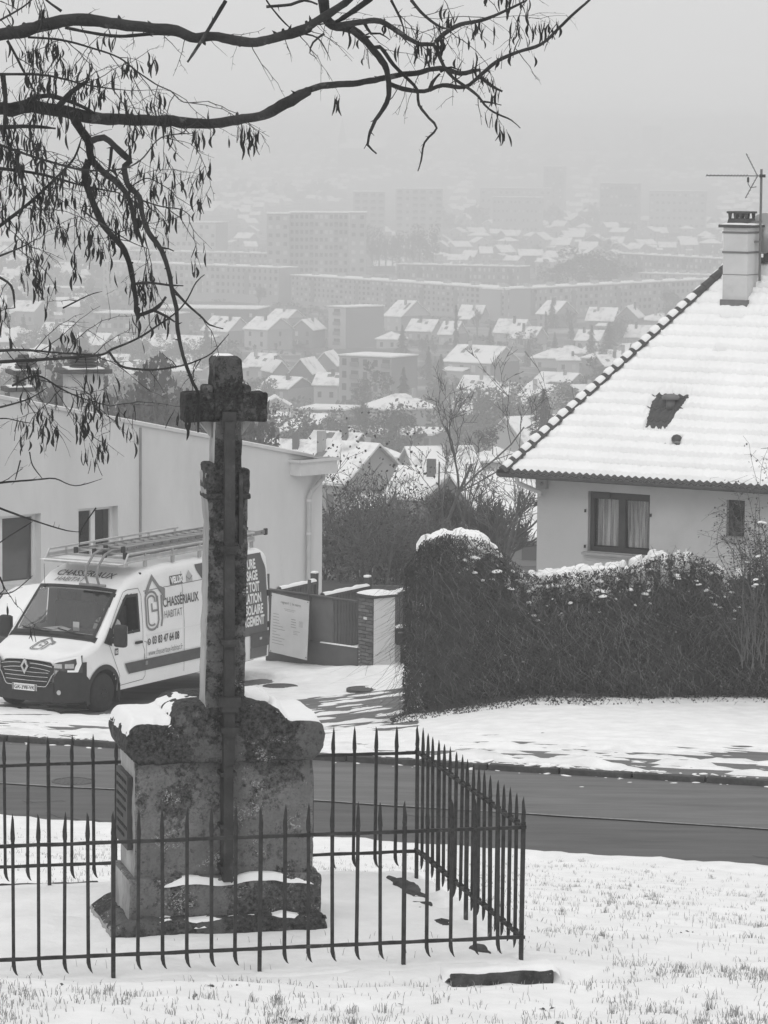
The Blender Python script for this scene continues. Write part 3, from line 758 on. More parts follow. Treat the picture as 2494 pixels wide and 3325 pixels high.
# seams
SEAM = mat('panel_seam', .16)
def seam(P, wd=.011, name='panel_seam', m=SEAM, off=.005):
    Q = []
    for a, b in zip(P, P[1:]):
        for k in range(6): Q.append((lerp(a[0], b[0], k / 6), lerp(a[1], b[1], k / 6)))
    Q.append(P[-1]); vs, fs = stroke2d(Q, wd); project(vs, fs, lambda x, z: sside(x, z, off), name, m)
seam([(1.30, .42), (1.36, .60), (1.05, 1.15), (.98, 1.30)])
seam([(1.06, 1.36), (1.08, 1.5), (1.60, 2.06), (1.72, 2.09), (2.03, 2.09), (2.10, 1.95), (2.10, 1.05), (2.16, .95), (2.17, .50), (2.1, .44), (1.32, .42)])
seam([(2.14, .9), (2.14, .62), (2.22, .62), (2.22, 1.1), (2.14, 1.12)], .008)
seam([(3.45, .42), (3.45, 2.25)]); seam([(2.18, 2.02), (5.4, 2.04)], .012)
seam([(2.2, 1.22), (5.9, 1.22)], .018, 'body_crease', WHITEP)
mb = MB(); mb.rough((1.93, -1.045, 1.13), (.2, .05, .05), .05, .002, 4, .015); mb.build('door_handle', BLACK, van, True)
# lower side moulding
mol = sidep('side_moulding', (0, 0, 0, 0), mat('grey_moulding', .07, .09, 6, .7), shape=lambda u, v: sside(lerp(lerp(1.62, 4.5, u), lerp(1.50, 4.5, u), v), lerp(.60 - 0, .80, v), .022))
MB().box((2.18, -1.045, .73), (.07, .012, .07)).build('moulding_badge', PRINT2, mol)
mudf = MB().box((1.33, -.93, .30), (.03, .22, .34)).build('mudflap', RUB, van)
# dark wrap over the rear half
def wrapshape(u, v):
    X = lerp(lerp(4.22, 3.92, sm((v - .7) / .3)), 6.34, u)
    z = lerp(.80, 2.33, v); X = min(X, 6.36 - .16 * sm((z - 1.9) / .45)); return sside(X, z, .008)
wr = sidep('dark_wrap', (0, 0, 0, 0), VGREY, .008, 60, 30, shape=wrapshape)
sidep('rear_moulding', (0, 0, 0, 0), mat('grey_moulding', .07), shape=lambda u, v: sside(lerp(5.72, 6.38, u), lerp(.56, .84, v), .02))
sidep('lower_wrap', (0, 0, 0, 0), VGREY, shape=lambda u, v: sside(lerp(5.72, 6.32, u), lerp(.36, .56, v), .009))
MB().box((6.05, -1.045, .72), (.07, .01, .045)).build('side_marker', LENS, van)
for z in (.95, 1.55): MB().box((6.36, -1.0, z), (.06, .05, .11)).build('rear_hinge', BLACK, van)
mb = MB(); mb.box((6.42, -.93, 1.2), (.05, .12, .5)); mb.build('tail_lamp', PRINT2, van)
mb = MB(); mb.box((6.48, 0, .46), (.2, 1.7, .16)); mb.build('rear_bumper', BLACK, van)
# wheels
def wheel(x, y, s_):
    c = Vector((x, y, .35)); M = Matrix.Rotation(rad(90), 3, 'X')
    t = MB().lathe([(.20, -.11), (.30, -.115), (.34, -.095), (.352, -.05), (.352, .05), (.34, .095), (.30, .115), (.20, .11)], c, 40, M).build('tyre', RUB, van, True)
    mb = MB(); cs = c + Vector((0, s_ * .085, 0)); Ms = Matrix.Rotation(rad(-90 * s_), 3, 'X')
    mb.lathe([(.215, 0), (.20, -.03), (.12, -.03), (.105, .01), (.07, .02), (.01, .02)], cs, 32, Ms); rm = mb.build('rim', mat('steel_rim', .14, .20, 9, .5), t, True)
    mb = MB()
    for k in range(6):
        a = k * math.pi / 3; mb.lathe([(.014, 0), (.012, .03), (.002, .032)], cs + Vector((.075 * math.cos(a), 0, .075 * math.sin(a))) + Vector((0, s_ * .015, 0)), 8, Ms)
    mb.build('wheel_nuts', BLACK, rm, kind='stuff')
    mb = MB()
    for k in range(7):
        a = 2.0 + k * .36; mb.box(cs + Vector((.185 * math.cos(a), s_ * .014, .185 * math.sin(a))), (.035, .02, .06), M=Matrix.Rotation(-a, 3, 'Y'))
    mb.build('rim_edge', ALU, rm)
for x in (.87, 4.98):
    for s_ in (-1, 1): wheel(x, s_ * .90, s_)
for x in (.87, 4.98):
    for s_ in (-1, 1):
        vs, fs = stroke2d([(x + .455 * math.cos(math.pi * k / 24), .36 + .455 * math.sin(math.pi * k / 24)) for k in range(-3, 28)], .085); project(vs, fs, lambda X, z: sside(X, z, .016, s_), 'wheel_arch_trim', BLACK)
for x in (.87, 4.98):
    for s_ in (-1, 1):
        mb = MB()
        mb.grid(16, 1, lambda u, v: (x + .44 * math.cos(math.pi * u), s_ * lerp(.62, .985, v), .36 + .44 * math.sin(math.pi * u)))
        mb.add([(x + .44 * math.cos(math.pi * k / 16), s_ * .62, .36 + .44 * math.sin(math.pi * k / 16)) for k in range(17)], [tuple(range(17))])
        mb.build('wheel_arch_liner', BLACK, van)
# lettering
PR = PRINT
def tside(t, size, xs_, X, z, m=PR, al='LEFT', bold=.0, slope=0.0, off=.0105, name='lettering', shear=0): textp(t, size, xs_, X, z, lambda a, b: sside(a, b + slope * (a - X), off), name, m, al, bold, shear=shear)
tside('CHASSÉRIAUX', .235, .78, 2.78, 1.665, bold=.004); tside('HABITAT', .20, .74, 2.80, 1.46, PRINT2, bold=.0)
tside('03 83 47 64 08', .20, .72, 2.40, 1.04, bold=.005); tside('www.chasseriaux-habitat.fr', .155, .66, 2.27, .84, PRINT2)
vs, fs = stroke2d([(2.295 + .045 * math.cos(a), 1.095 + .05 * math.sin(a)) for a in [k * math.pi / 9 for k in range(18)]], .02, True); project(vs, fs, lambda x, z: sside(x, z, .0105), 'phone_symbol', PR)
vs, fs = stroke2d([(2.275, 1.115), (2.285, 1.085), (2.315, 1.072)], .02); project(vs, fs, lambda x, z: sside(x, z, .011), 'phone_symbol', PR)
for i, t in enumerate(['COUVERTURE', 'DÉMOUSSAGE', 'FENÊTRE DE TOIT', 'ISOLATION', 'PANNEAU SOLAIRE', 'AMÉNAGEMENT']):
    tside(t, .245, .66, 5.98 + .045 * i, 2.06 - .215 * i, WHITEP, 'RIGHT', .009)
bx = sidep('print_panel', (3.06, 3.48, 2.04, 2.20), PR, .008); tside('VELUX', .16, .78, 3.09, 2.065, WHITEP, bold=.010, off=.0125)
vs, fs = [(3.60, 2.04), (3.80, 2.04), (3.80, 2.14), (3.70, 2.25), (3.60, 2.14)], [(0, 1, 2, 3, 4)]; project(vs, fs, lambda x, z: sside(x, z, .0095), 'print_panel', mat('pale_print', .42)); 
vs, fs = stroke2d([(3.60, 2.14), (3.70, 2.08), (3.80, 2.14)], .02); project(vs, fs, lambda x, z: sside(x, z, .012), 'print_panel', PRINT2)
sidep('print_panel', (1.20, 1.31, .98, 1.10), PR, .008); tside('RG', .08, .7, 1.212, 1.01, WHITEP, bold=.004, off=.012)
def logo(fn, s, x0, z0, m):
    """house-shaped monogram: arrow roof, open C, and a long riser"""
    def st(P, wd):
        vs, fs = stroke2d([(x0 + a * s, z0 + b * s) for a, b in P], wd * s); project(vs, fs, fn, 'monogram', m)
    st([(.12, .68), (.45, 1.05), (.86, .62)], .10); MBp = [(.70, .78), (.90, .70), (.88, .46)]
    st(MBp, .11)
    arc = lambda cx, cz, rx, rz, a0, a1, n=14: [(cx + rx * math.cos(rad(lerp(a0, a1, k / n))), cz + rz * math.sin(rad(lerp(a0, a1, k / n)))) for k in range(n + 1)]
    st([(.58, .46)] + arc(.34, .56, .24, .16, 10, 180) + arc(.34, -.02, .24, .16, 180, 330), .055)
    st([(.50, .46)] + arc(.34, .53, .15, .09, 10, 180) + arc(.34, .01, .15, .09, 180, 320), .045)
    st([(.36, .44), (.36, .26), (.62, .26)], .05); st([(.62, .60), (.62, .02), (.54, -.16)], .055); st([(.78, .60), (.78, .05), (.72, -.14)], .06)
logo(lambda a, b: sside(a, b, .0105), .76, 2.15, 1.44, PRINT2)
hood = lambda a, X: (lambda x: (x, -a, top(x, -a) + .012))(X)
logo(hood, .40, -.16, .25, PRINT2)
def fair(a, b): return (b - .015, -a, top(b, -a) + .014)
vs, fs = text_mesh('CHASSÉRIAUX', .20, .95, .003, 'CENTER', .25)
project([(a, 1.78 + b * 1.0) for a, b in vs], fs, lambda a, b: fair(a - .04, b), 'lettering', PR)
vs, fs = text_mesh('HABITAT', .16, .95, .001, 'CENTER', .25)
project([(a - .18, 1.64 + b * .9) for a, b in vs], fs, lambda a, b: fair(a - .1, b), 'lettering', PRINT2)
# roof rack
mb = MB()
for y in (-.86, .86):
    for z in (2.56, 2.70): mb.tube([(1.75, y, 2.54), (1.86, y, z), (6.1, y, z)], .022, 6)
    for x in rows(2.4, 6.0, .9): mb.box((x, y, 2.62), (.04, .03, .18)); mb.box((x, y * 1.0, 2.49), (.06, .05, .12))
    mb.box((3.95, y, 2.60), (4.3, .018, .07))
for x in rows(2.4, 6.0, .9): mb.box((x, 0, 2.56), (.05, 1.72, .04))
mb.box((1.78, 0, 2.52), (.10, 1.76, .07))
rk = mb.build('roof_rack', ALU, van)
mb = MB(); mb.grid(12, 4, lambda u, v: (lerp(1.55, 2.35, v), lerp(-.87, .87, u), 2.545)); mb.build('rack_tray', VWHITE, rk)
mb = MB()
for y in (-.28, -.52):
    mb.tube([(2.1, y, 2.74), (1.86, y, 2.76), (1.62, y, 2.70), (1.42, y, 2.52), (1.36, y, 2.34), (1.44, y, 2.18)], .024, 7)
mb.tube([(1.44, -.10, 2.17), (1.44, -.66, 2.17)], .026, 7); mb.build('ladder_stop', ALUD, rk)
mb = MB(); mb.tube([(1.5, .70, 2.06), (1.48, .70, 2.48)], .004, 4); mb.box((1.52, .70, 2.08), (.06, .04, .06)); mb.build('aerial', BLACK, van)
mb = MB()
for k in range(-3, 4): mb.box((0, k * .003, 0), (.01, .01, .01))
# ladders lying on the rack
def ladder(label, P0, P1, wdt, rail_h, rung, tilt=0):
    p0 = van.matrix_basis @ Vector(P0); p1 = van.matrix_basis @ Vector(P1)
    bpy.context.view_layer.update(); d = (p1 - p0); ln = d.length
    t = thing('ladder', label, 'ladder', p0, math.atan2(d.y, d.x)); t.rotation_euler = (0, -math.asin(d.z / ln), math.atan2(d.y, d.x))
    for s_ in (-1, 1):
        o = MB().box((ln / 2, s_ * wdt / 2, 0), (ln, .028, rail_h)).build('rail', ALUD, t)
        mb = MB()
        for k in range(int(ln / .28)): mb.lathe([(.011, -.018), (.011, .018)], (.14 + k * .28, s_ * wdt / 2, 0), 8, Matrix.Rotation(rad(90), 3, 'X'))
        mb.build('rung_end', BLACK, o)
        for x in (0.02, ln - .02): MB().rough((x, s_ * wdt / 2, 0), (.09, .05, rail_h + .04), .05, .004, 5, .01).build('foot_cap', BLACK, t)
    mr = MB().box((0, 0, 0), (.032, wdt, .032)).mesh('rung', ALU)
    for k in range(int(ln / .28)): put('rung', mr, t, (.14 + k * .28, 0, rung))
van.matrix_basis = Matrix.Translation(VANP) @ Matrix.Rotation(math.atan2(VANR.y, VANR.x), 4, 'Z')
ladder('long aluminium ladder lying nearer the camera on the van roof rack', (1.95, -.50, 2.66), (6.75, -.50, 2.66), .44, .085, .01)
ladder('lower section of ladder beneath the bright rungs on the van roof', (2.05, -.42, 2.76), (6.1, -.42, 2.76), .38, .07, .02)
ladder('narrow ladder on the far side of the van roof rack', (2.1, .25, 2.68), (6.5, .25, 2.68), .40, .07, .0)
# things in the cab
pp = thing('paper_sheets', 'loose white papers lying on the dashboard behind the windscreen', 'papers', van.matrix_basis @ Vector((1.06, .12, 1.37)), math.atan2(VANR.y, VANR.x))
mb = MB()
mb.add([(-.12, -.22, .0), (.1, -.26, .02), (.15, .0, .05), (-.08, .05, .0)], [(0, 1, 2, 3)]); mb.add([(-.1, .02, .012), (.12, -.02, .06), (.18, .24, .02), (-.05, .30, .03)], [(0, 1, 2, 3)]); mb.build('sheet', WHITEP, pp)
MB().box((-.16, -.52, .12), (.01, .13, .16)).build('sticker_card', mat('pale_card', .4), pp)
# driver
SKIN = mat('skin', .26, .3, 8, .6); SHIRT = mat('pale_shirt', .5, .6, 8, .9, .3)
def skinned(name, V_, E_, Rr, m, parent, sub=2):
    me = bpy.data.meshes.new(name); me.from_pydata(V_, E_, []); o = put(name, me, parent)
    sk = o.modifiers.new('s', 'SKIN'); sv = me.skin_vertices[0].data
    for i, r in enumerate(Rr): sv[i].radius = (r, r) if not hasattr(r, '__len__') else r
    sv[0].use_root = True
    ss_ = o.modifiers.new('u', 'SUBSURF'); ss_.levels = sub; ss_.render_levels = sub
    me2 = bpy.data.meshes.new_from_object(o.evaluated_get(bpy.context.evaluated_depsgraph_get())); o.modifiers.clear(); o.data = me2; me2.materials.clear(); me2.materials.append(m)
    for p in me2.polygons: p.use_smooth = True
    return o
dr = thing('person', 'driver in a pale top sitting at the wheel of the white van', 'person', van.matrix_basis @ Vector((1.66, -.58, 1.02)), math.atan2(VANR.y, VANR.x))
skinned('shirt', [(0, 0, 0), (0, 0, .22), (.0, 0, .42), (-.0, 0, .52), (-.02, -.2, .47), (-.14, -.27, .24), (-.36, -.20, .25), (-.02, .2, .47), (-.14, .24, .24), (-.34, .16, .26), (-.35, .10, .06), (-.35, -.10, .06)],
        [(0, 1), (1, 2), (2, 3), (3, 4), (4, 5), (5, 6), (3, 7), (7, 8), (8, 9)], [.15, .15, .16, .09, .075, .055, .042, .075, .055, .042, .05, .05], SHIRT, dr)
skinned('head', [(-.01, 0, .52), (-.02, 0, .62), (-.035, 0, .70), (-.03, 0, .78)], [(0, 1), (1, 2), (2, 3)], [.055, .06, .092, .075], SKIN, dr)
mb = MB()
for s_ in (-1, 1): mb.rough((-.12, s_ * .035, .72), (.012, .022, .01), .01, 0, 1, .003); 
mb.rough((-.125, 0, .69), (.035, .022, .04), .02, 0, 1, .006); mb.rough((-.118, 0, .65), (.01, .045, .008), .02, 0, 1, .002)
mb.build('face', mat('face_features', .12), dr, True)
mb = MB(); mb.lathe([(.088, 0), (.094, .03), (.088, .07), (.05, .105), (.005, .115)], (-.02, 0, .72), 14); mb.build('hair', mat('dark_hair', .03), dr, True)
for s_ in (-1, 1):
    b0 = Vector((-.37, s_ * .18, .26)); Vv = [b0, b0 + Vector((-.05, 0, .02)), b0 + Vector((-.09, 0, .03))]; Ee = [(0, 1), (1, 2)]; Rr = [.028, .034, .028]
    h = skinned('hand', [tuple(v) for v in Vv], Ee, Rr, SKIN, dr, 1)
    mb = MB()
    for k in range(4): q = b0 + Vector((-.10, (k - 1.5) * .018, .035)); mb.tube([q, q + Vector((-.03, 0, .012)), q + Vector((-.045, 0, -.012)), q + Vector((-.03, 0, -.03))], [.009, .009, .008, .006], 6)
    q = b0 + Vector((-.05, -s_ * .03, .02)); mb.tube([q, q + Vector((-.03, -s_ * .02, .0)), q + Vector((-.055, -s_ * .012, -.01))], [.011, .010, .007], 6)
    mb.build('fingers', SKIN, h, True)
# ------------------------------------------------------------ rendered outbuilding on the left
REND = mat('smooth_render', .52, .58, .9, .9, .12, bscale=30, stretch=(1, 1, .35), spots=[(.46, .7, .5, .3), (.42, 2.2, .62, .2)])
RENDL = mat('light_render', .50, .56, 3, .9)
PVC = mat('white_window_frame', .6, .66, 4, .5)
GLD = glass('window_glass', .8, .04, .9)
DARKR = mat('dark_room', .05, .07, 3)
UW = Vector((.724, .690, 0)); NW = Vector((.690, -.724, 0))      # along the wall to the right; outward
BR = W(1045, 1910, 84); BR.z = -10.9
left = thing('rendered_building', 'pale rendered building with a single-pitch parapet behind the van', 'building', BR, math.atan2(UW.y, UW.x))
# local: x along wall (negative = left), y into the building
zR = W(1045, 1492, 84).z - BR.z; slope = .196
def wt(x): return zR - x * slope * 1.0
WL = 17.0
def px2x(px, py):   # where the view ray meets the wall plane -> (x, z) local
    d = W(px, py, 1.0); n = NW; t = BR.dot(n) / d.dot(n); p = d * t - BR
    return p.dot(UW), p.z
def wallq(wins, name, m, parent, L, H, thick=.3, zf=wt):
    """wall with real openings: columns of boxes between sorted windows"""
    mb = MB(); xs_ = sorted(set([-L, 0] + [w_[0] for w_ in wins] + [w_[1] for w_ in wins]))
    for a, b in zip(xs_, xs_[1:]):
        hit = [w_ for w_ in wins if w_[0] <= a + 1e-6 and w_[1] >= b - 1e-6]
        for z0, z1a, z1b in ([(0, zf(a), zf(b))] if not hit else [(0, hit[0][2], hit[0][2]), (hit[0][3], zf(a), zf(b))]):
            mb.prism([(a, 0, z0), (b, 0, z0), (b, 0, z1b), (a, 0, z1a)], (0, thick, 0))
    return mb.build(name, m, parent)
x0, zt0 = px2x(133, 1668); xa, zb0 = px2x(0, 1905); zb0 = px2x(70, 1900)[1]
x2a, zt2 = px2x(255, 1655); x2b, zt2b = px2x(384, 1642); zb2 = zt2b - 1.25
wins = [(x0 - 1.9, x0, zb0, zt2b - .02), (x2a, x2b, zt2b - 1.5, zt2b)]
wallq(wins, 'wall', REND, left, WL, 0)
mb = MB(); mb.prism([(-WL, 9, 0), (-WL, 9, wt(-WL)), (-WL, .3, wt(-WL)), (-WL, .3, 0)], (.3, 0, 0)); mb.prism([(0, .3, 0), (0, .3, zR), (0, 9, zR), (0, 9, 0)], (-.3, 0, 0)); mb.box((-WL / 2, 9, 1.5), (WL, .3, 3)); mb.build('wall', REND, left)
mb = MB(); mb.prism([(-WL, .3, wt(-WL) - .25), (0, .3, zR - .25), (0, .3, zR - .13), (-WL, .3, wt(-WL) - .13)], (0, 8.7, 0)); mb.build('roof', SNOWR, left)
mb = MB(); mb.prism([(-WL, -.05, wt(-WL) + .0), (-.3, -.05, wt(-.3)), (-.3, -.05, wt(-.3) + .07), (-WL, -.05, wt(-WL) + .07)], (0, .42, 0)); mb.build('parapet_coping', RENDL, left)
mb = MB(); mb.prism([(-WL, .02, wt(-WL) + .072), (-.4, .02, wt(-.4) + .072), (-.4, .02, wt(-.4) + .095), (-WL, .02, wt(-WL) + .095)], (0, .28, 0)); mb.build('coping_snow', SNOWR, left)
for i, (a, b, c, d) in enumerate(wins):
    f = MB(); wd = .075
    for q in ((a, a + wd), (b - wd, b), ((a + b) / 2 - .06, (a + b) / 2 + .06)): f.box(((q[0] + q[1]) / 2, .23, (c + d) / 2), (q[1] - q[0], .07, d - c))
    f.box(((a + b) / 2, .23, c + wd / 2), (b - a - .01, .068, wd)); f.box(((a + b) / 2, .23, d - wd / 2), (b - a - .01, .068, wd))
    wf = f.build('window', PVC, left)
    MB().box(((a + b) / 2, .245, (c + d) / 2), (b - a - .1, .012, d - c - .1)).build('pane', GLD, wf)
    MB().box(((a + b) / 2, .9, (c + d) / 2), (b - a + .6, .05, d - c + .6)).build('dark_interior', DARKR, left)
    MB().box(((a + b) / 2, -.02, c - .035), (b - a + .1, .40, .06)).build('window_sill', RENDL, left)
    if i == 0: MB().box(((a + b) / 2, .30, (c + d) / 2), (b - a - .15, .01, d - c - .2)).build('blind', mat('grey_blind', .16, .2, 6), wf)
# vertical joint with a fine pipe, a short stain
xj, _ = px2x(455, 1500); MB().box((xj, -.012, (wt(xj)) / 2), (.05, .03, wt(xj) - .1)).build('joint_strip', mat('joint', .2, .24, 3), left)
# gutter head at the low corner, downpipe with swan neck
mb = MB(); zc = zR + .05
mb.box((-.42, -.16, zc - .20), (1.15, .34, .30)); mb.build('gutter_box', RENDL, left)
mb = MB()
for c, s_ in (((-.42, -.345, zc - .02), (1.2, .04, .06)), ((-.42, .02, zc - .02), (1.2, .04, .06)), ((.19, -.16, zc - .02), (.04, .41, .06)), ((-1.03, -.16, zc - .02), (.04, .41, .06))): mb.box(c, s_)
mb.build('gutter_rim', RENDL, left)
MB().box((-.42, -.16, zc - .045), (1.14, .32, .012)).build('gutter_inside', mat('dark_gutter_sheet', .06), left)  # dark sheet laid over the solid gutter box, inside its rim
mb = MB(); mb.tube([(-.12, -.16, zc - .34), (-.12, -.16, zc - .45), (-.42, -.10, zc - .75), (-.48, -.08, zc - .88), (-.48, -.08, .2)], .055, 10); dp = mb.build('downpipe', mat('grey_pipe', .36, .42, 4), left)
for z in (zc - .95, 1.6): MB().lathe([(.066, -.025), (.066, .025)], (-.48, -.08, z), 12).build('pipe_bracket', RENDL, dp)
# its two chimneys
def chim(px0, px1, pytop, d, label, group=None, cap=1.45):
    a = W(px0, pytop, d); b = W(px1, pytop, d); wd = b.x - a.x; h = 3.2
    t = thing('chimney', label, 'chimney', ((a.x + b.x) / 2, d, a.z - h), math.atan2(UW.y, UW.x) * .35)
    MB().rough((0, 0, h / 2), (wd, wd * .8, h), .2, .006, 3, .01).build('stack', mat('chimney_render', .32, .40, 2, .9, .2, spots=[(.2, 1.3, .55, .2)]), t)
    MB().rough((0, 0, h + .04), (wd * cap, wd * .8 * cap, .10), .1, .01, 5, .02).build('capstone', mat('sooty_concrete', .045, .08, 5), t)
    MB().box((0, 0, h + .103), (wd * cap * .7, wd * .7 * cap, .03)).build('snow_cap', SNOWR, t)
    mb = MB()
    for k in range(4): mb.lathe([(wd * .36, 0), (wd * .40, .02), (wd * .36, .045)], (0, 0, h + .12 + k * .07), 14)
    mb.lathe([(wd * .26, 0), (wd * .26, .36)], (0, 0, h + .09), 14)
    mb.build('louvred_cowl', mat('cowl', .05, .07, 6), t)
chim(212, 328, 1208, 86.5, 'white rendered chimney with round louvred cowl, above the parapet, right of the pair')
chim(36, 92, 1268, 85.0, 'lower chimney with a broad dark cap above the parapet, at the left edge', cap=2.0)
chim(40, 112, 1212, 88.5, 'rear chimney with slatted cowl behind the broad dark capped one')
# ------------------------------------------------------------ neighbour's plank fence, gate, pillar
WOOD = mat('weathered_plank', .085, .14, 5, .9, .4, stretch=(4, 4, .5), spots=[(.06, 3, .55, .1)])
def plankfence(pA, pB, dA, dB, h, label):
    A = W(pA[0], pA[1], dA); B = W(pB[0], pB[1], dB); d = B - A; ln = math.hypot(d.x, d.y); rz = math.atan2(d.y, d.x)
    t = thing('plank_fence', label, 'fence', (A.x, A.y, A.z - h), rz, 'grey plank fence bays behind the gate')
    n = int(ln / .12); me = MB().box((0, 0, h / 2), (.112, .022, h)).mesh('plank', WOOD)
    for k in range(n): put('plank', me, t, ((k + .5) * ln / n, R.uniform(-.006, .006), R.uniform(-.012, .0)), scale=(1, 1, 1 + d.z / h * (k + .5) / n))
    MB().prism([(0, -.05, h - .04), (ln, -.05, h - .04 + d.z), (ln, -.05, h + .03 + d.z), (0, -.05, h + .03)], (0, .1, 0)).build('rail', WOOD, t)
    mb = MB(); mb.grid(30, 6, lambda u, v: (u * ln, lerp(-.07, .07, v), h + .03 + d.z * u + .065 * math.sin(math.pi * v) ** .6 * (.8 + .35 * fbm(u * ln * 3, v, 4)) - .01)); mb.build('snow', SNOWR, t, True)
    p = MB().rough((ln + .06, .02, h / 2 + .1), (.13, .13, h + .15), .1, .006, 5, .01).build('post', mat('dark_post', .05, .08, 5), t)
    MB().rough((ln + .06, .02, h + .19), (.13, .13, .05), .05, .006, 8, .02).build('snow', SNOWR, p)
plankfence((905, 1916), (1020, 1890), 75.0, 76.4, 1.75, 'grey plank fence bay with snowy rail, against the rendered wall')
plankfence((1046, 1936), (1192, 1905), 73.2, 74.9, 1.75, 'grey plank fence bay with snowy rail, between the dark post and the brick pillar')
plankfence((1262, 1932), (1328, 1915), 73.6, 74.8, 1.6, 'grey plank fence bay with snowy rail, right of the brick pillar')
mb = MB()
gA = W(866, 1912, 72.3); gB = W(1164, 1953, 70.6); gd = gB - gA; gl = math.hypot(gd.x, gd.y); gz = -10.62
gate = thing('metal_gate', 'grey metal gate with a solid lower panel and a top bar', 'gate', (gA.x, gA.y, gz), math.atan2(gd.y, gd.x))
ht = gA.z - gz; GM = mat('grey_painted_metal', .085, .11, 3, .6)
MB().tube([(0, 0, ht), (gl, 0, ht + gd.z)], .022, 8).build('top_rail', GM, gate)
MB().box((gl / 2, 0, .30), (gl, .03, .50)).build('lower_panel', GM, gate)
MB().box((gl * .8, -.004, .565), (gl * .4, .05, .02)).build('snow', SNOWR, gate)
MB().box((gl * .47, 0, .56 + .6), (.05, .05, 1.2)).build('upright', GM, gate); MB().box((.03, 0, .9), (.05, .05, 1.75)).build('upright', GM, gate)
MB().box((gl * .36, .045, ht / 2 + .02), (gl * .70, .02, ht - .1)).build('backing_board', mat('grey_board', .12, .15, 3), gate)
# notice
nA = W(885, 1918, 72.0); nB = W(1006, 1935, 71.2); nd = nB - nA; nl = math.hypot(nd.x, nd.y); nh = 1.17
pos = thing('notice_board', 'white planning notice sheet with small print hung on the metal gate', 'notice', (nA.x, nA.y, nA.z - nh), math.atan2(nd.y, nd.x))
pos.location += Vector((-.01, -.10, -.03))
sx = .0; MB().prism([(-.07, 0, 0), (nl - .06, 0, -.05), (nl, 0, nh - .06), (0, 0, nh)], (0, .01, 0)).build('sheet', mat('notice_white', .55, .6, 3), pos)
def nt_(t, s, x, z, al='CENTER', xs_=1, m=PRINT2, b=0): textp(t, s, xs_, x, z, lambda a, c: (a - .07 * (1 - c / nh), -.004, c - .05 * a / nl), 'print', m, al, b, pos)
nt_('regnard  |  le cierre', .075, nl * .52, nh - .16, m=PRINT2)
mb = MB(); rr = random.Random(5)
def ln_(x, z, l, t=.008): mb.add([(a - .07 * (1 - c / nh), -.003, c - .05 * a / nl) for a, c in ((x, z), (x + l, z), (x + l, z + t), (x, z + t))], [(0, 1, 2, 3)])
for k, l in enumerate((.34, .26)): ln_(nl * .5 - l / 2, nh - .26 - k * .03, l, .005)
for k in range(11): ln_(.07, nh - .40 - k * .058, rr.uniform(.1, .38 if k > 3 else .2), .008)
for k in range(4): ln_(nl * .55, nh - .44 - k * .05, rr.uniform(.12, .18), .01)
for k in range(3): ln_(nl * .62, nh - .66 - k * .03, rr.uniform(.1, .26), .006)
for k in range(6): ln_(nl * .76, nh - .45 - k * .02, .12, .004)
mb.build('small_print', PRINT2, pos, kind='stuff')
for x, z in ((.0, nh - .03), (nl - .03, nh - .06), (-.02, .04), (nl - .08, .02)): MB().box((x - .0, -.006, z - .02), (.018, .006, .018)).build('fixing', BLACK, pos)
# pillar: brick face to the gate, render on the other
PC = W(1216, 2194, 70.2); PC.z = -10.62
pil = thing('gate_pillar', 'brick and render gate pillar with a snowy cap at the end of the gate', 'pillar', PC, rad(-52))
ph = W(1216, 1942, 70.2).z - PC.z; bw_, dp_ = .50, .48
BRK = [mat('brick_a', .10, .14, 6, .9, .3), mat('brick_b', .13, .17, 6, .9, .3), mat('brick_c', .075, .11, 6, .9, .3)]
MORT = mat('mortar', .20, .26, 9, .95)
# local x = along the gate (towards pillar corner), y = back
MB().box((-bw_ / 2, dp_ / 2, ph / 2), (bw_ - .03, dp_ - .03, ph)).build('core', MORT, pil)
mb = MB(); mb.box((0, 0, 0), (.216, .03, .058)); bms = [mb.mesh('brick', m) for m in BRK]
mb = MB(); mb.box((0, 0, 0), (.106, .03, .058)); bmh = [mb.mesh('brick', m) for m in BRK]
nr = int(ph / .070)
for k in range(nr):
    z = .035 + k * .0705
    if k % 2:
        for x in (-bw_ + .11, -bw_ + .34): put('brick', R.choice(bms), pil, (x, .003 + R.uniform(-.003, .003), z))
    else:
        put('brick', R.choice(bmh), pil, (-bw_ + .055, .003, z)); put('brick', R.choice(bms), pil, (-bw_ + .225, .003 + R.uniform(-.003, .003), z)); put('brick', R.choice(bmh), pil, (-bw_ + .395, .003, z))
MB().box((-.011, dp_ / 2, ph / 2), (.05, dp_, ph)).build('render_face', REND, pil)
MB().rough((-bw_ / 2, dp_ / 2, ph + .02), (bw_ + .1, dp_ + .1, .06), .1, .003, 5, .01).build('coping', mat('sooty_concrete', .045), pil)
mb = MB(); mb.grid(14, 14, lambda u, v: (lerp(-bw_ - .05, .05, u), lerp(-.05, dp_ + .05, v), ph + .045 + .075 * (math.sin(math.pi * u) * math.sin(math.pi * v)) ** .35)); mb.build('snow', SNOWR, pil, True)
MB().box((-.28, -.016, ph - .42), (.10, .01, .05)).build('name_plate', PVC, pil)
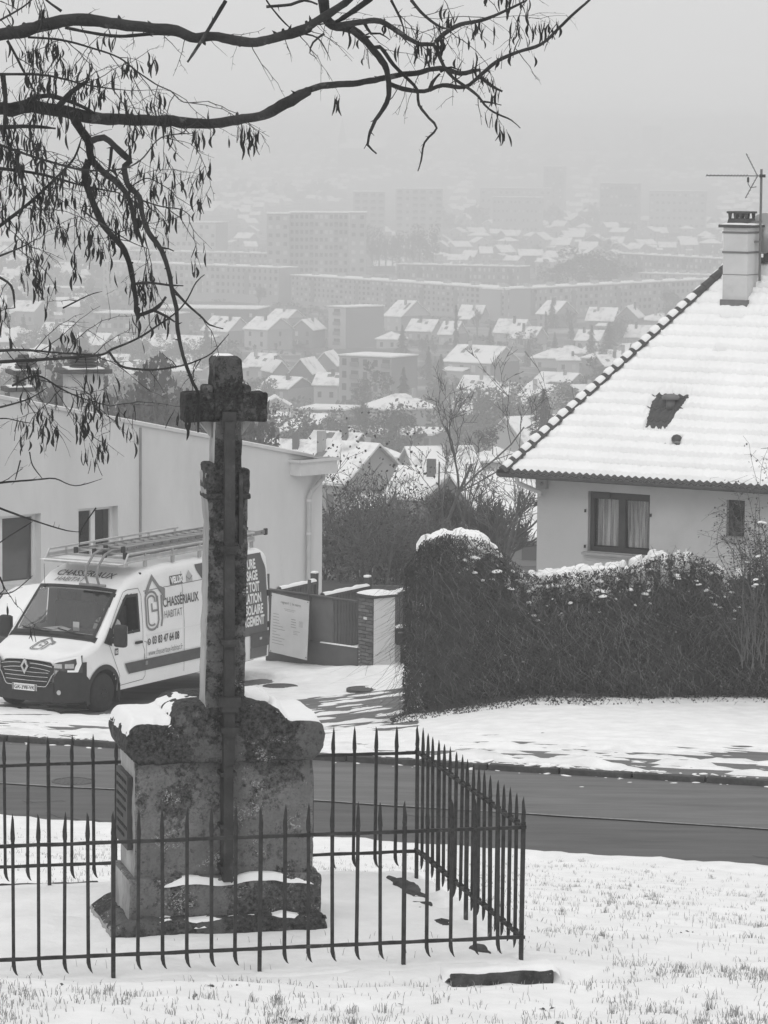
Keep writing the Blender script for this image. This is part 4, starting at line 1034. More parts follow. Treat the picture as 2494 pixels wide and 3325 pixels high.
# low rendered wall and letter box right of the pillar
lw = W(1262, 2190, 71.5); lwt = thing('low_wall', 'low rendered boundary wall between the brick pillar and the hedge', 'wall', (lw.x, 71.2, -10.6), rad(8))
MB().rough((.5, 0, .42), (1.3, .2, .84), .2, .004, 3, .01).build('wall', REND, lwt)
mb = MB(); mb.grid(24, 6, lambda u, v: (lerp(-.18, 1.18, u), lerp(-.13, .13, v), .83 + .08 * math.sin(math.pi * v) ** .5 * (.8 + .4 * fbm(u * 5, v)))); mb.build('snow', SNOWR, lwt, True)
lb = W(1306, 2110, 70.4); lbt = thing('letter_box', 'dark letter box on a post half hidden by the hanging ivy', 'letter box', (lb.x, 70.6, -10.6), rad(5))
MB().rough((0, 0, .78), (.26, .3, .34), .1, .002, 5, .02).build('box', BLACK, lbt); MB().box((0, .02, .3), (.06, .06, .62)).build('post', BLACK, lbt); MB().box((0, -.152, .86), (.18, .006, .03)).build('slot', PRINT2, lbt)
mb = MB(); mb.grid(8, 8, lambda u, v: (lerp(-.13, .13, u), lerp(-.15, .15, v), .945 + .05 * (math.sin(math.pi * u) * math.sin(math.pi * v)) ** .4)); mb.build('snow', SNOWR, lbt, True)
# snow-covered car nosing in at the far left behind the van
def small_car():
    p = W(-30, 2120, 72.5); p.z = zb(p.x, 72.5) - .02
    t = thing('parked_car', 'dark car under snow, partly hidden behind the van at the left edge', 'car', p, rad(62))
    t.scale = (.84, .84, .8)
    prof = [(0, .25), (0, .62), (.15, .78), (1.0, .93), (1.7, 1.36), (2.1, 1.45), (3.1, 1.42), (3.8, 1.05), (4.1, .95), (4.15, .3)]
    bm = bmesh.new(); a = [bm.verts.new((x, -.86, z)) for x, z in prof]; b = [bm.verts.new((x, .86, z)) for x, z in prof]
    bm.faces.new(a); bm.faces.new(b[::-1])
    for i in range(len(prof)): bm.faces.new((a[i], b[i], b[(i + 1) % len(prof)], a[(i + 1) % len(prof)]))
    bmesh.ops.recalc_face_normals(bm, faces=list(bm.faces)); bmesh.ops.bevel(bm, geom=list(bm.edges), offset=.09, segments=3, affect='EDGES')
    me = bpy.data.meshes.new('body'); bm.to_mesh(me); bm.free(); me.materials.append(mat('dark_car_paint', .05, .06, 2, .3, spec=.5)); put('body', me, t)
    for s_ in (-1, 1):
        MB().prism([(1.15, s_ * .845, .98), (3.5, s_ * .845, 1.04), (3.05, s_ * .845, 1.36), (1.75, s_ * .845, 1.32)], (0, s_ * .02, 0)).build('side_window', BLACK, t)
        for x in (.75, 3.3):
            w_ = MB().lathe([(.22, -.1), (.31, -.1), (.32, 0), (.31, .1), (.22, .1)], (x, s_ * .78, .32), 24, Matrix.Rotation(rad(90), 3, 'X')).build('wheel', RUB, t)
            MB().lathe([(.21, -.105), (.05, -.12), (.01, -.12)], (x, s_ * .78, .32), 20, Matrix.Rotation(rad(90 * s_), 3, 'X')).build('rim', ALU, w_)
        MB().rough((.02, s_ * .62, .66), (.08, .3, .13), .1, .0, 1, .03).build('headlight', LENS, t)
    sn = [(.1, .80), (1.0, .95), (1.7, 1.38), (2.1, 1.47), (3.1, 1.44), (3.8, 1.07), (4.1, .97)]
    mb = MB(); mb.grid(40, 14, lambda u, v: (lambda x: (x, lerp(-.8, .8, v), interp(sn, x) - .06 + .13 * (math.sin(math.pi * v) * math.sin(math.pi * u)) ** .25))(lerp(.12, 4.08, u))); mb.build('snow', SNOWR, t, True)
small_car()
# ------------------------------------------------------------ house on the right
UH = Vector((.85, -.527, 0)); VH = Vector((.527, .85, 0))
E0 = W(1640, 1530, 74.0)           # left end of the front eave
house = thing('house', 'rendered house with snowy tiled hip roof, curtained window and white chimney', 'house', (E0.x, E0.y, -10.6), math.atan2(UH.y, UH.x))
ez = E0.z + 10.6; OV = .62
TL = 1.02                          # roof pitch
HA, HB = 3.02, 4.05                # hip run along the eave, and back
WLEN = 9.5
WALLH = mat('rough_house_render', .40, .47, 1.2, .95, .4, bscale=60, spots=[(.35, .6, .5, .3)])
def onroof(a, b): return (a, b, ez + TL * b)
def hx(b): return HA * b / HB
rz_ = ez + TL * HB
# walls with openings, local y from OV inwards
def wpx(px, py):
    d = W(px, py, 1.0); o = house.location + VH * OV; n = VH; t = o.dot(n) / d.dot(n); p = d * t - house.location
    return p.dot(UH), p.z + 0
a0 = wpx(1745, 1600)[0]; w1a, z1t = wpx(1910, 1597); w1b, z1b = wpx(2108, 1803); z1t = wpx(2000, 1600)[1]; w2a, z2t = wpx(2360, 1622); w2b, z2b = wpx(2417, 1745)
z1b = wpx(2000, 1797)[1]
WN = [(w1a - a0 - WLEN, w1b - a0 - WLEN, z1b, z1t), (w2a - a0 - WLEN, w2b - a0 - WLEN, z2b, z2t)]
wh = wallq(WN, 'wall', WALLH, house, WLEN, 0, .25, zf=lambda x: ez - .02); wh.location = (a0 + WLEN, OV, 0)
mb = MB(); mb.box((a0 + .125, OV + 3.4, (ez - .02) / 2), (.25, 6.3, ez - .02)); mb.box((a0 + WLEN - .125, OV + 3.4, (ez - .02) / 2), (.25, 6.3, ez - .02)); mb.build('wall', WALLH, house)
WOODF = mat('dark_window_frame', .035, .05, 6, .6); CURT = mat('net_curtain', .35, .95, 3, .95, stretch=(9, 1, .2), lo=.4, hi=.6)
for i, (a, b, c, d) in enumerate([(w1a, w1b, z1b, z1t), (w2a, w2b, z2b, z2t)]):
    y = OV + .14; f = MB(); wd = .07; f.box((a + wd * .6, y, (c + d) / 2), (wd * 1.2, .07, d - c)); f.box((b - wd / 2, y, (c + d) / 2), (wd, .07, d - c))
    f.box(((a + b) / 2, y, c + .05), (b - a - .02, .068, .1)); f.box(((a + b) / 2, y, d - wd / 2 - (.04 if i == 0 else 0)), (b - a - .02, .068, wd + (.08 if i == 0 else 0)))
    if i == 0: f.box(((a + b) / 2 + .02, y - .003, (c + d) / 2), (.15, .066, d - c - .1))
    wf = f.build('window', WOODF, house); MB().box(((a + b) / 2, y + .02, (c + d) / 2), (b - a - .1, .01, d - c - .1)).build('pane', GLD, wf)
    mb = MB()
    def cur(u0, u1, flare):
        mb.grid(40, 6, lambda u, v: (lerp(lerp(u0, u0 + flare, v), lerp(u1, u1 + flare * .0, v) if flare >= 0 else lerp(u1, u1 + flare, v), u), y + .07 + .014 * math.sin(u * 60 + v), lerp(c + .12, d - .1, v)))
    if i == 0: cur(a + .12, (a + b) / 2 - .10, -.0); cur((a + b) / 2 + .12, b - .07, -.06)
    else: cur(a + .26, b - .05, .02)
    mb.build('curtain', CURT, wf, True)
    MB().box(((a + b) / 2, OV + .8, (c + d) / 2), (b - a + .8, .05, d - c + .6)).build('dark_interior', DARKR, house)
    MB().box(((a + b) / 2, OV - .03, c - .03), (b - a + .14, .22, .05)).build('window_sill', mat('sill_stone', .25, .3, 5), house)
MB().box((w1a + .30, OV - .02, z1t - .07), (.42, .05, .09)).build('shutter_box', WOODF, house)
for q in (w1a - .05, w1b + .03):
    for z in (z1b + .1, z1t - .4): MB().box((q, OV - .02, z), (.025, .04, .06)).build('shutter_hinge', BLACK, house)
MB().box((a0 + .14, OV - .06, wpx(1772, 1570)[1]), (.23, .12, .2)).build('meter_box', mat('grey_box', .3), house); MB().lathe([(.035, 0), (.03, .02), (.01, .025)], (a0 + .16, OV - .12, wpx(1772, 1570)[1]), 10, Matrix.Rotation(rad(90), 3, 'X')).build('meter_knob', PRINT2, house)
# soffit, gutter, corner downpipe
GUT = mat('dark_gutter', .06, .08, 4, .6)
MB().add([(0, .02, ez - .05), (WLEN + 1, .02, ez - .05), (WLEN + 1, OV + .1, ez - .05), (.1, OV + .1, ez - .05)], [(0, 1, 2, 3)]).build('soffit', mat('soffit', .12), house)
mb = MB(); mb.box((WLEN / 2 + .45, .03, ez - .06), (WLEN + 1.2, .03, .13)); mb.build('fascia', GUT, house)
mb = MB(); mb.grid(1, 8, lambda u, v: (lerp(-.12, WLEN + 1, u), -.05 - .065 * math.cos(math.pi * v), ez - .03 - .075 * math.sin(math.pi * v))); mb.tube([(-.14, -.05, ez - .03), (-.12, -.05, ez - .03)], .07, 10); mb.build('gutter', GUT, house)
mb = MB(); mb.tube([(.28, -.04, ez - .09), (.30, 0, ez - .22), (.62, .35, ez - .42), (a0 + .1, OV - .06, ez - .50)], .045, 8); mb.build('downpipe', mat('grey_pipe', .36), house)
# roof deck and tiles at the eave
TILE = mat('clay_tile', .055, .09, 7, .85, .3)
mb = MB(); e = .06
A1, A2, A3, A4 = (0, 0, ez - e), (WLEN + 1, 0, ez - e), (WLEN + 1, HB, rz_ - e), (HA, HB, rz_ - e)
mb.add([A1, A2, A3, A4, (HA, HB, rz_ - e), (0, 2 * HB, ez - e), (WLEN + 1, 2 * HB, ez - e)], [(0, 1, 2, 3), (0, 3, 5), (3, 2, 6, 5)]); mb.build('roof_deck', TILE, house)
TW, TR = .157, .335                    # tile width, course height on plan
def rpx(px, py):    # ray -> (a,b) on the front slope
    d = W(px, py, 1.0); n = (VH * -TL + Vector((0, 0, 1))); o = house.location + Vector((0, 0, ez)); t = o.dot(n) / d.dot(n); p = d * t - house.location
    return p.dot(UH), p.dot(VH)
TR = rpx(1900, 1200)[1] - rpx(1900, 1238)[1]
bare = [rpx(2110, 1400), rpx(2160, 1278), rpx(2228, 1282), rpx(2160, 1392)]
bare = [rpx(2098, 1388), rpx(2118, 1300), rpx(2140, 1280), rpx(2236, 1284), rpx(2200, 1340), rpx(2158, 1394)]
def tile_mesh():
    mb = MB(); n = 8
    def fn(u, v):
        x = (u - .5) * TW * 1.04; y = lerp(-.02, TR + .03, v); w_ = .018 * math.sin(math.pi * 2 * u - .6)
        return (x, y, TL * y + .028 * (1 - v) + w_ + .0)
    mb.grid(n, 1, fn); k = len(mb.v)
    mb.add([(x, y, z - .022) for x, y, z in mb.v[:n + 1]] + mb.v[:n + 1], [(i, i + 1, n + 2 + i, n + 1 + i) for i in range(n)]); return mb.mesh('tile', TILE)
TM = tile_mesh()
def zone(a, b, grow=0):
    return inpoly(a, b, bare)
nt2 = 0
for j in range(int(HB / TR)):
    b = j * TR
    for i in range(int((WLEN + 1 - hx(b)) / TW)):
        a = (int(hx(b) / TW) + 1 + i) * TW
        ctr = (a, b + TR * .5); near = any(inpoly(ctr[0] + dx, ctr[1] + dy, bare) for dx in (-.25, 0, .25) for dy in (-.3, 0, .3))
        if (near or j == 0) and nt2 < 290 and a < WLEN: put('tile', TM, house, (a, b - (.03 if j == 0 else 0), ez - .02 + TL * b)); nt2 += 1
EXTRA = [(2395, 985, .12, .05), (2340, 1140, .12, .03), (2470, 895, .3, .04), (2480, 938, .3, .03), (2376, 1034, .25, .02), (2197, 1440, .07, .05), (2290, 905, .1, .03), (1962, 500, 0, 0)]
EX = [(rpx(x, y) + (w_, h_)) for x, y, w_, h_ in EXTRA[:-1]]
def roof_snow(u, v):
    b = lerp(-.035, HB + .03, v); a = lerp(hx(max(b, 0)) + .10, WLEN + 1, u)
    f = (b / TR) % 1.0; c = .085 + .018 * fbm(a * .8, b * .8, 2)
    c += (.044 + .02 * fbm(a * .6, b * .9, 4)) * (.5 - f) * 1.1                                            # course step
    c += .012 * math.sin(2 * math.pi * a / TW - .6) * (.4 + .9 * (1 - sm(f * 3)))
    g_ = min(f, 1 - f)
    if b > .2 and (f > .90 or f < .06): c -= .075 + .16 * sm((fbm(a * .9, b * 1.3, 8, 3) + .05 + .40 * math.sin(2 * math.pi * a / TW)) * 2.2 - .55)
    c += .02 * fbm(a * 7, b * 7, 5)
    def dist(a, b):
        if inpoly(a, b, bare): return -1
        return min(math.hypot(a - (lerp(p[0], q[0], k / 6)), b - (lerp(p[1], q[1], k / 6))) for p, q in zip(bare, bare[1:] + bare[:1]) for k in range(6))
    if abs(a - bare[0][0]) < 1.6 and abs(b - bare[0][1]) < 1.8:
        d = dist(a, b)
        c = -.10 if d < 0 else lerp(.0, c, sm(d / (.10 + .05 * math.sin(2 * math.pi * a / TW))))
    for ea, eb, ew, eh in EX:
        q = max(abs(a - ea) / (ew + .04), abs(b - eb) / (eh + .035));
        if q < 1: c = lerp(-.10, c, sm((q - .55) / .45))
    if v < .012: c = -.02
    return (a, b, ez + TL * b + c)
mb = MB(); mb.grid(520, int((HB + .06) / TR * 14), roof_snow); mb.build('roof_snow', SNOWR, house, True)
MB().add([(.02, .1, ez + .08), (HA, HB, rz_ + .08), (.02, 2 * HB - .1, ez + .08)], [(0, 1, 2)]).build('roof_snow', SNOWR, house)
MB().add([(HA, HB, rz_ + .06), (WLEN + 1, HB, rz_ + .06), (WLEN + 1, 2 * HB, ez + .06), (0, 2 * HB, ez + .06)], [(0, 1, 2, 3)]).build('roof_snow', SNOWR, house)
# hip tiles, each with its pad of snow
p0 = Vector((0, 0, ez + .02)); p1 = Vector((HA, HB, rz_ + .02)); dh = p1 - p0; nh_ = 25; hl = dh.length / nh_
q = dh.to_track_quat('Y', 'Z')
mb = MB()
def ht_(u, v): r = lerp(.135, .112, v); a = math.pi * u; return (-r * math.cos(a), lerp(-.05, hl, v), r * math.sin(a) * .95)
mb.grid(8, 2, ht_); mb.add([(-.135 * math.cos(math.pi * k / 8), -.05, .128 * math.sin(math.pi * k / 8)) for k in range(9)], [tuple(range(9))]); hm = mb.mesh('hip_tile', TILE, True)
mb = MB(); mb.grid(8, 10, lambda u, v: (lambda r, a: (-r * math.cos(a), lerp(.02, hl - .025, v), r * math.sin(a) * .95))(lerp(.135, .115, v) - .012 + .050 * (math.sin(math.pi * v) ** .35) * (math.sin(math.pi * u) ** .6), math.pi * lerp(.10, .90, u))); hs = mb.mesh('snow', SNOWR, True)
mb = MB(); mb.grid(8, 10, lambda u, v: (lambda r, a: (-r * math.cos(a), lerp(.02, hl - .025, v), r * math.sin(a) * .95))(lerp(.135, .115, v) - .014 + .034 * (math.sin(math.pi * v) ** .5) * (math.sin(math.pi * u) ** .6), math.pi * lerp(.08, .45, u))); hs2 = mb.mesh('snow', SNOWR, True)
for k in range(nh_):
    o = put('hip_tile', hm, house, p0 + dh * (k / nh_)); o.rotation_euler = q.to_euler(); o.rotation_euler.y += R.uniform(-.04, .04)
    s = put('snow', hs if k < 21 else hs2, o); s.scale = (1, 1, R.uniform(.9, 1.08))
for k in range(20):
    o = put('ridge_tile', hm, house, (HA + .1 + k * .4, HB, rz_ + .03)); o.rotation_euler = (0, 0, -math.pi / 2)
    if k % 4 != 1: s = put('snow', hs, o)
# round vent cowl and small vent
a, b = rpx(2178, 1318); mb = MB(); mb.lathe([(.02, -.02), (.17, -.01), (.185, .03), (.15, .075), (.06, .10), (.01, .105)], (0, 0, .0), 20); mb.lathe([(.09, -.2), (.09, 0)], (0, 0, 0), 12)
mb.build('vent_cowl', mat('vent_grey', .13, .16, 5, .6), house, True).location = (a, b, ez + TL * b + .14)
a, b = rpx(2197, 1440); mb = MB(); mb.lathe([(.10, 0), (.105, .05), (.07, .10), (.01, .12)], (0, 0, 0), 14); mb.build('small_vent', TILE, house, True).location = (a, b, ez + TL * b + .06)
# chimney
ca, cb = rpx(2345, 995); cdw, cdd = .55, .54; zb_ = ez + TL * cb; zt_ = None
d = W(2345, 738, 1.0); o = house.location + VH * cb; t = o.dot(VH) / d.dot(VH); zt_ = (d * t).z + 10.6
CHM = mat('white_chimney_render', .52, .6, 1.5, .9, .15, spots=[(.34, 1.2, .55, .3)])
hh = zt_ - zb_ + .3
chm = MB().rough((ca + cdw / 2, cb + cdd / 2, zt_ - hh / 2), (cdw, cdd, hh), .15, .003, 3, .008).build('chimney', CHM, house)
for k, f_ in ((.10, 1), (.50, 1)): MB().box((ca + cdw / 2, cb + cdd / 2, zt_ - k), (cdw + .03, cdd + .03, .04)).build('chimney_band', mat('band', .16), chm)
MB().box((ca + cdw / 2, cb + cdd / 2, zt_ - .95), (cdw + .012, cdd + .012, .012)).build('chimney_joint', mat('band', .16), chm)
MB().box((ca + cdw / 2, cb + cdd / 2 - .02, zb_ + .06), (cdw + .06, cdd + .06, .17)).build('chimney_flashing', mat('zinc', .14, .18, 4, .6), chm)
MB().rough((ca + cdw / 2, cb + cdd / 2, zt_ + .03), (cdw + .16, cdd + .16, .06), .1, .002, 4, .012).build('chimney_cap', mat('sooty_concrete', .045), chm)
mb = MB(); mb.grid(10, 10, lambda u, v: (ca + cdw / 2 + lerp(-.36, .36, u), cb + cdd / 2 + lerp(-.34, .34, v), zt_ + .055 + .05 * (math.sin(math.pi * u) * math.sin(math.pi * v)) ** .4)); mb.build('chimney_snow', SNOWR, chm, True)
POTM = mat('dark_pot', .05, .07, 6, .8)
mb = MB(); cx_, cy_ = ca + cdw / 2, cb + cdd / 2
mb.prism([(cx_ - .23, cy_ - .2, zt_ + .08), (cx_ + .23, cy_ - .2, zt_ + .08), (cx_ + .20, cy_ - .2, zt_ + .18), (cx_ - .20, cy_ - .2, zt_ + .18)], (0, .4, 0))
for sx in (-.18, -.06, .06, .18):
    for sy in (-.17, .17): mb.prism([(cx_ + sx - .02, cy_ + sy - .02, zt_ + .17), (cx_ + sx + .02, cy_ + sy - .02, zt_ + .17), (cx_ + sx + .035, cy_ + sy - .02, zt_ + .29), (cx_ + sx - .035, cy_ + sy - .02, zt_ + .29)], (0, .04, 0))
mb.box((cx_, cy_, zt_ + .305), (.48, .42, .04)); mb.build('chimney_pot', POTM, chm)
# mast, aerial and dish
STL = mat('galvanised_steel', .12, .18, 5, .5, metal=.3)
def HP(a, b, z): return house.location + UH * a + VH * b + Vector((0, 0, z))
mz = HP(ca + cdw + .35, cb + cdd, rz_)
mp = W(2467, 880, mz.y); mtop = W(2467, 549, mz.y)
mast = thing('tv_aerial', 'television aerial on a steel mast strapped to the white chimney', 'aerial', mp)
mhh = mtop.z - mp.z
MB().tube([(0, 0, -.2), (0, 0, mhh)], .025, 8).build('mast', STL, mast)
mb = MB(); bz = W(2467, 571, mz.y).z - mp.z; mb.tube([(.02, -.03, bz), (-1.12, -.03, bz)], .012, 6); bm_ = mb.build('boom', STL, mast)
for k in range(14):
    x = -.30 - k * .062 if k < 8 else -.30 - 7 * .062 - (k - 7) * .075
    if x > -1.12: MB().tube([(x, -.03 - .035, bz + .02), (x, -.03 + .09, bz - .01)], .006, 4).build('director', STL, bm_)
    if x > -1.12: MB().tube([(x - .02, -.03, bz - .03), (x + .02, -.03, bz + .03)], .005, 4).build('director', STL, bm_)
mb = MB()
for s_ in (-1, 1):
    for k in range(7):
        t_ = k / 6; x = -.10 - .20 * t_; z = bz + s_ * (.03 + .40 * t_); mb.tube([(x, -.2, z), (x, .14, z)], .006, 4)
    mb.tube([(-.08, -.03, bz), (-.32, -.03, bz + s_ * .45)], .014, 4)
mb.build('reflector', STL, bm_)
MB().tube([(-.26, -.03, bz - .02), (-.27, -.03, bz - .16), (-.22, -.03, bz - .24), (-.10, -.02, bz - .22)], .008, 5).build('cable', BLACK, bm_)
MB().box((-.27, -.03, bz - .08), (.04, .05, .1)).build('balun', BLACK, bm_); MB().box((0.02, -.02, bz), (.12, .07, .06)).build('clamp', BLACK, mast)
for py in (720, 785): z = W(2467, py, mz.y).z - mp.z; MB().box((-.14, 0, z), (.34, .05, .04)).build('bracket', STL, mast)
mb = MB(); Md = Matrix.Rotation(rad(78), 3, 'X') @ Matrix.Rotation(0, 3, 'Z'); 
dish = thing('satellite_dish', 'pale satellite dish behind the mast at the right edge, above the ridge', 'dish', W(2486, 760, mz.y + .3))
mb.lathe([(.42, .09), (.30, .045), (.15, .012), (.01, 0)], (0, 0, 0), 28, Matrix.Rotation(rad(-35), 3, 'Z') @ Matrix.Rotation(rad(80), 3, 'X')); mb.build('reflector', mat('dish_grey', .42, .46, 3, .6), dish, True)
MB().tube([(.0, .05, -.2), (.03, .05, -.55)], .04, 8).build('stand', BLACK, dish)
MB().rough((.02, -.05, -.42), (.12, .12, .3), .08, .004, 5, .02).build('motor', BLACK, dish)
# ------------------------------------------------------------ locust tree reaching into the frame
TD = 16.0
def c1(P): return [(x / 1.659, y / 1.659) for x, y in P]
def c2(P): return [(800 + x / 1.3825, y / 1.3825) for x, y in P]
def c3(P): return [(300 + x / 1.659, 500 + y / 1.659) for x, y in P]
def c5(P): return [(x / 1.508, 1100 + y / 1.508) for x, y in P]
BR_ = [  # photo polyline, start radius px, end radius px, depth offset, twigs, pods (0..1)
 (c1([(-900, 500), (-400, 330), (-40, 200), (100, 172), (250, 133), (420, 105), (600, 125), (800, 150), (950, 165), (1050, 205), (1150, 195), (1350, 228), (1500, 200), (1659, 150)]) + c2([(100, 180), (250, 130), (330, 85), (420, 30), (480, -20), (600, -150)]), 24, 12, 0, 2, .1),
 (c1([(350, 148), (500, 178), (650, 195), (850, 180), (950, 190)]), 5, 6, .1, 0, 0),
 (c1([(-900, 640), (-400, 600), (-40, 585), (60, 590), (150, 572), (230, 582), (350, 600), (500, 635), (700, 645), (900, 650), (1100, 668), (1250, 650), (1420, 620), (1540, 560), (1659, 490)]) + c2([(60, 520), (130, 490), (220, 430), (340, 385), (480, 375), (600, 355), (700, 335), (760, 330), (870, 305), (960, 330), (1050, 312)]), 27, 7, .3, 1, .0),
 (c1([(150, 540), (260, 515), (400, 555), (520, 615)]), 9, 5, .25, 0, 0),
 (c1([(300, 590), (380, 500), (470, 435)]), 11, 7, .2, 0, 0),
 (c2([(640, 375), (700, 398), (800, 410), (880, 382), (980, 390), (1060, 330), (1120, 280), (1200, 240), (1320, 200), (1400, 130), (1460, 70), (1540, 0), (1600, -60)]), 8, 4, .3, 1, 0),
 (c2([(340, -60), (350, 20), (370, 100), (480, 135), (560, 210), (620, 290), (635, 340), (640, 400), (630, 460), (580, 540), (550, 610), (545, 650), (585, 690)]), 19, 3.5, .1, 1, 0),
 (c2([(545, 640), (528, 668)]), 3, 1.5, .1, 0, 0),
 (c2([(560, 215), (600, 210), (660, 290), (720, 350), (765, 400), (775, 470), (820, 530), (855, 575), (800, 640), (785, 720), (770, 768)]), 7, 2.5, .2, 1, 0),
 (c2([(400, 118), (520, 98), (600, 95), (700, 155), (780, 200), (840, 200), (870, 260), (890, 300), (930, 350), (980, 385), (1040, 430), (1090, 490), (1190, 540), (1230, 575)]), 11, 2, .0, 2, .25),
 (c2([(850, 190), (890, 150), (960, 110), (1060, 90), (1160, 50), (1260, 0)]), 8, 3.5, .0, 3, .75),
 (c2([(820, 410), (835, 370), (870, 330)]), 7, 5, .1, 0, 0), (c2([(870, 320), (920, 300), (960, 315)]), 6, 3, .0, 1, .1),
 (c2([(1050, 345), (1100, 385), (1150, 410)]), 7, 5, .2, 1, .2), (c2([(1050, 455), (1100, 460), (1145, 472)]), 4, 2, .1, 0, .2),
 (c2([(740, 0), (800, 70), (880, 125), (935, 128)]), 6, 3, -.1, 3, .6),
 (c2([(560, -10), (480, 50), (400, 100)]), 10, 8, .0, 1, .1), (c2([(650, 0), (690, 80), (710, 140)]), 5, 3, .0, 2, .4),
 (c2([(530, 100), (560, 150), (600, 150), (645, 178)]), 6, 2, .0, 1, 0), (c2([(470, 130), (520, 165), (550, 150)]), 7, 4, .0, 0, 0),
 (c2([(350, 150), (300, 190), (285, 240), (318, 262)]), 4.5, 1.5, 0, 0, 0), (c2([(250, 150), (320, 170), (360, 230), (378, 272)]), 3.5, 1.2, 0, 0, 0),
 (c2([(90, 0), (110, 30), (160, 90), (200, 128)]), 3, 3, 0, 1, .1), (c2([(90, 30), (200, 20), (260, 0), (320, 20)]), 5, 5, 0, 1, .5),
 (c1([(1215, 5), (1110, 180), (1010, 335)]), 7, 4.5, -.2, 0, 0),
 (c1([(390, 600), (430, 690), (480, 760), (490, 850), (560, 930), (640, 990), (700, 1080), (720, 1180), (760, 1290), (770, 1330)]), 16, 5, .0, 1, .1),
 (c1([(490, 760), (560, 740), (620, 790), (700, 870), (670, 895), (690, 1000), (750, 1060), (765, 1150), (800, 1250), (870, 1350), (910, 1470), (930, 1580), (950, 1659)]) + c3([(460, 950), (490, 1090), (540, 1230), (570, 1290), (570, 1400), (570, 1500)]), 11, 4.5, -.1, 1, .15),
 (c1([(480, 860), (460, 950), (500, 1090), (570, 1230), (660, 1330), (700, 1430), (725, 1560), (735, 1640)]) + c3([(240, 868), (330, 840), (375, 800), (395, 770)]), 13, 6, .1, 1, .2),
 (c3([(330, 842), (400, 875), (445, 905)]), 5, 4, .0, 0, 0), (c3([(415, 705), (500, 800), (590, 880), (630, 920), (705, 942)]), 5, 2.5, 0, 1, 0),
 (c3([(230, 700), (300, 692), (400, 705), (490, 710)]), 5, 2.5, 0, 0, 0), (c3([(455, 700), (450, 630)]), 2.5, 1, 0, 0, 0), (c3([(370, 505), (410, 510), (440, 523)]), 4, 2.5, 0, 0, 0),
 (c1([(600, 800), (590, 900), (555, 1000)]), 6, 3, 0, 0, 0),
 (c3([(-500, 1120), (0, 1088), (110, 1050), (250, 990), (350, 925), (430, 870), (500, 800), (560, 690), (605, 650)]), 6, 2, -.2, 2, .1),
 (c3([(90, 1066), (150, 1140), (250, 1160), (360, 1160), (480, 1140), (560, 1115), (640, 1075), (700, 1010), (735, 970)]), 4.5, 1.5, -.2, 2, 0),
 (c1([(150, 200), (330, 215), (500, 260), (640, 310), (740, 385), (850, 460), (920, 490), (990, 550), (1120, 545)]), 4, 1.5, -.2, 3, .35),
 (c1([(-60, 400), (240, 405), (480, 460), (670, 485)]), 5, 2, -.1, 3, .7), (c1([(-60, 760), (200, 850), (450, 915), (650, 910), (760, 860), (870, 740), (1040, 718)]), 5, 1.5, -.3, 3, .5),
 (c1([(-60, 900), (200, 935), (450, 1000), (650, 1040)]), 6, 2, .2, 3, .7), (c1([(-60, 1260), (150, 1100), (300, 960), (400, 850), (440, 740)]), 7, 3, .2, 3, .6),
 (c1([(40, 220), (80, 290), (110, 350), (200, 520)]), 5, 3, .1, 3, .5), (c1([(15, 400), (30, 560), (20, 760)]), 9, 6, .1, 1, .2), (c1([(90, 850), (130, 1050), (100, 1180)]), 6, 4, .1, 3, .7),
 (c1([(-40, 690), (150, 680), (300, 692)]), 9, 4, .1, 2, .5), (c1([(-40, 130), (120, 40), (200, -30)]), 4, 2, -.2, 3, .8), (c1([(330, 60), (250, 0), (200, -60)]), 5, 3, 0, 3, .7),
 (c1([(-30, 1390), (120, 1330), (190, 1290)]), 4, 2, 0, 3, .9), (c1([(440, 1130), (540, 1200), (700, 1300), (800, 1340)]), 3, 1.2, 0, 3, .6), (c1([(740, 1070), (860, 1110), (980, 1130), (1040, 1180)]), 3, 1.2, -.1, 3, .6), (c1([(700, 1010), (790, 960), (880, 1000), (940, 1040)]), 2.5, 1.2, 0, 2, .5),
 (c1([(340, 1659), (480, 1590), (550, 1570)]), 3, 1.2, .0, 2, .2), (c1([(-30, 1480), (60, 1540), (80, 1659)]), 5, 3, 0, 3, .7),
 (c5([(-60, 718), (0, 705), (180, 690), (270, 685), (370, 720), (500, 685)]), 4, 1.3, -.4, 1, 0), (c5([(145, 555), (160, 620), (210, 688)]), 2.5, 1.5, -.4, 0, 0), (c5([(100, 595), (75, 690)]), 2.5, 2, -.4, 0, 0),
 (c5([(-60, 800), (0, 830), (180, 895), (330, 940), (400, 945)]), 4.5, 1.8, -.4, 1, 0), (c5([(470, 828), (420, 900), (395, 945), (390, 1010)]), 2.5, 1.2, -.4, 0, .3), (c5([(-60, 1040), (40, 970), (160, 895)]), 2.5, 1.5, -.4, 0, 0), (c5([(-40, 1250), (60, 1240), (160, 1160)]), 2.5, 1.3, -.4, 0, 0),
 (c5([(-60, 350), (60, 320), (150, 290), (230, 240)]), 4, 2, -.3, 3, .4), (c5([(60, 230), (180, 180), (300, 245), (400, 290), (540, 330)]), 4, 1.5, -.3, 3, .6), (c5([(-40, 395), (30, 390), (100, 405), (165, 415)]), 2.5, 1.2, -.3, 0, 0),
 (c5([(-40, 60), (120, 55), (300, 70), (480, 80)]), 5, 2, -.2, 3, .3), (c5([(-60, 1180), (0, 1170), (20, 1230)]), 6, 3, -.4, 3, .7),
]
lt_base = W(-1050, 600, TD); lt_base.z = lawn_z(lt_base.x, TD)
locust = thing('locust_tree', 'dark thorny locust tree with hanging seed pods, its branches crossing the sky', 'tree', lt_base)
inv = -lt_base
tr_top = W(-1020, -900, TD)
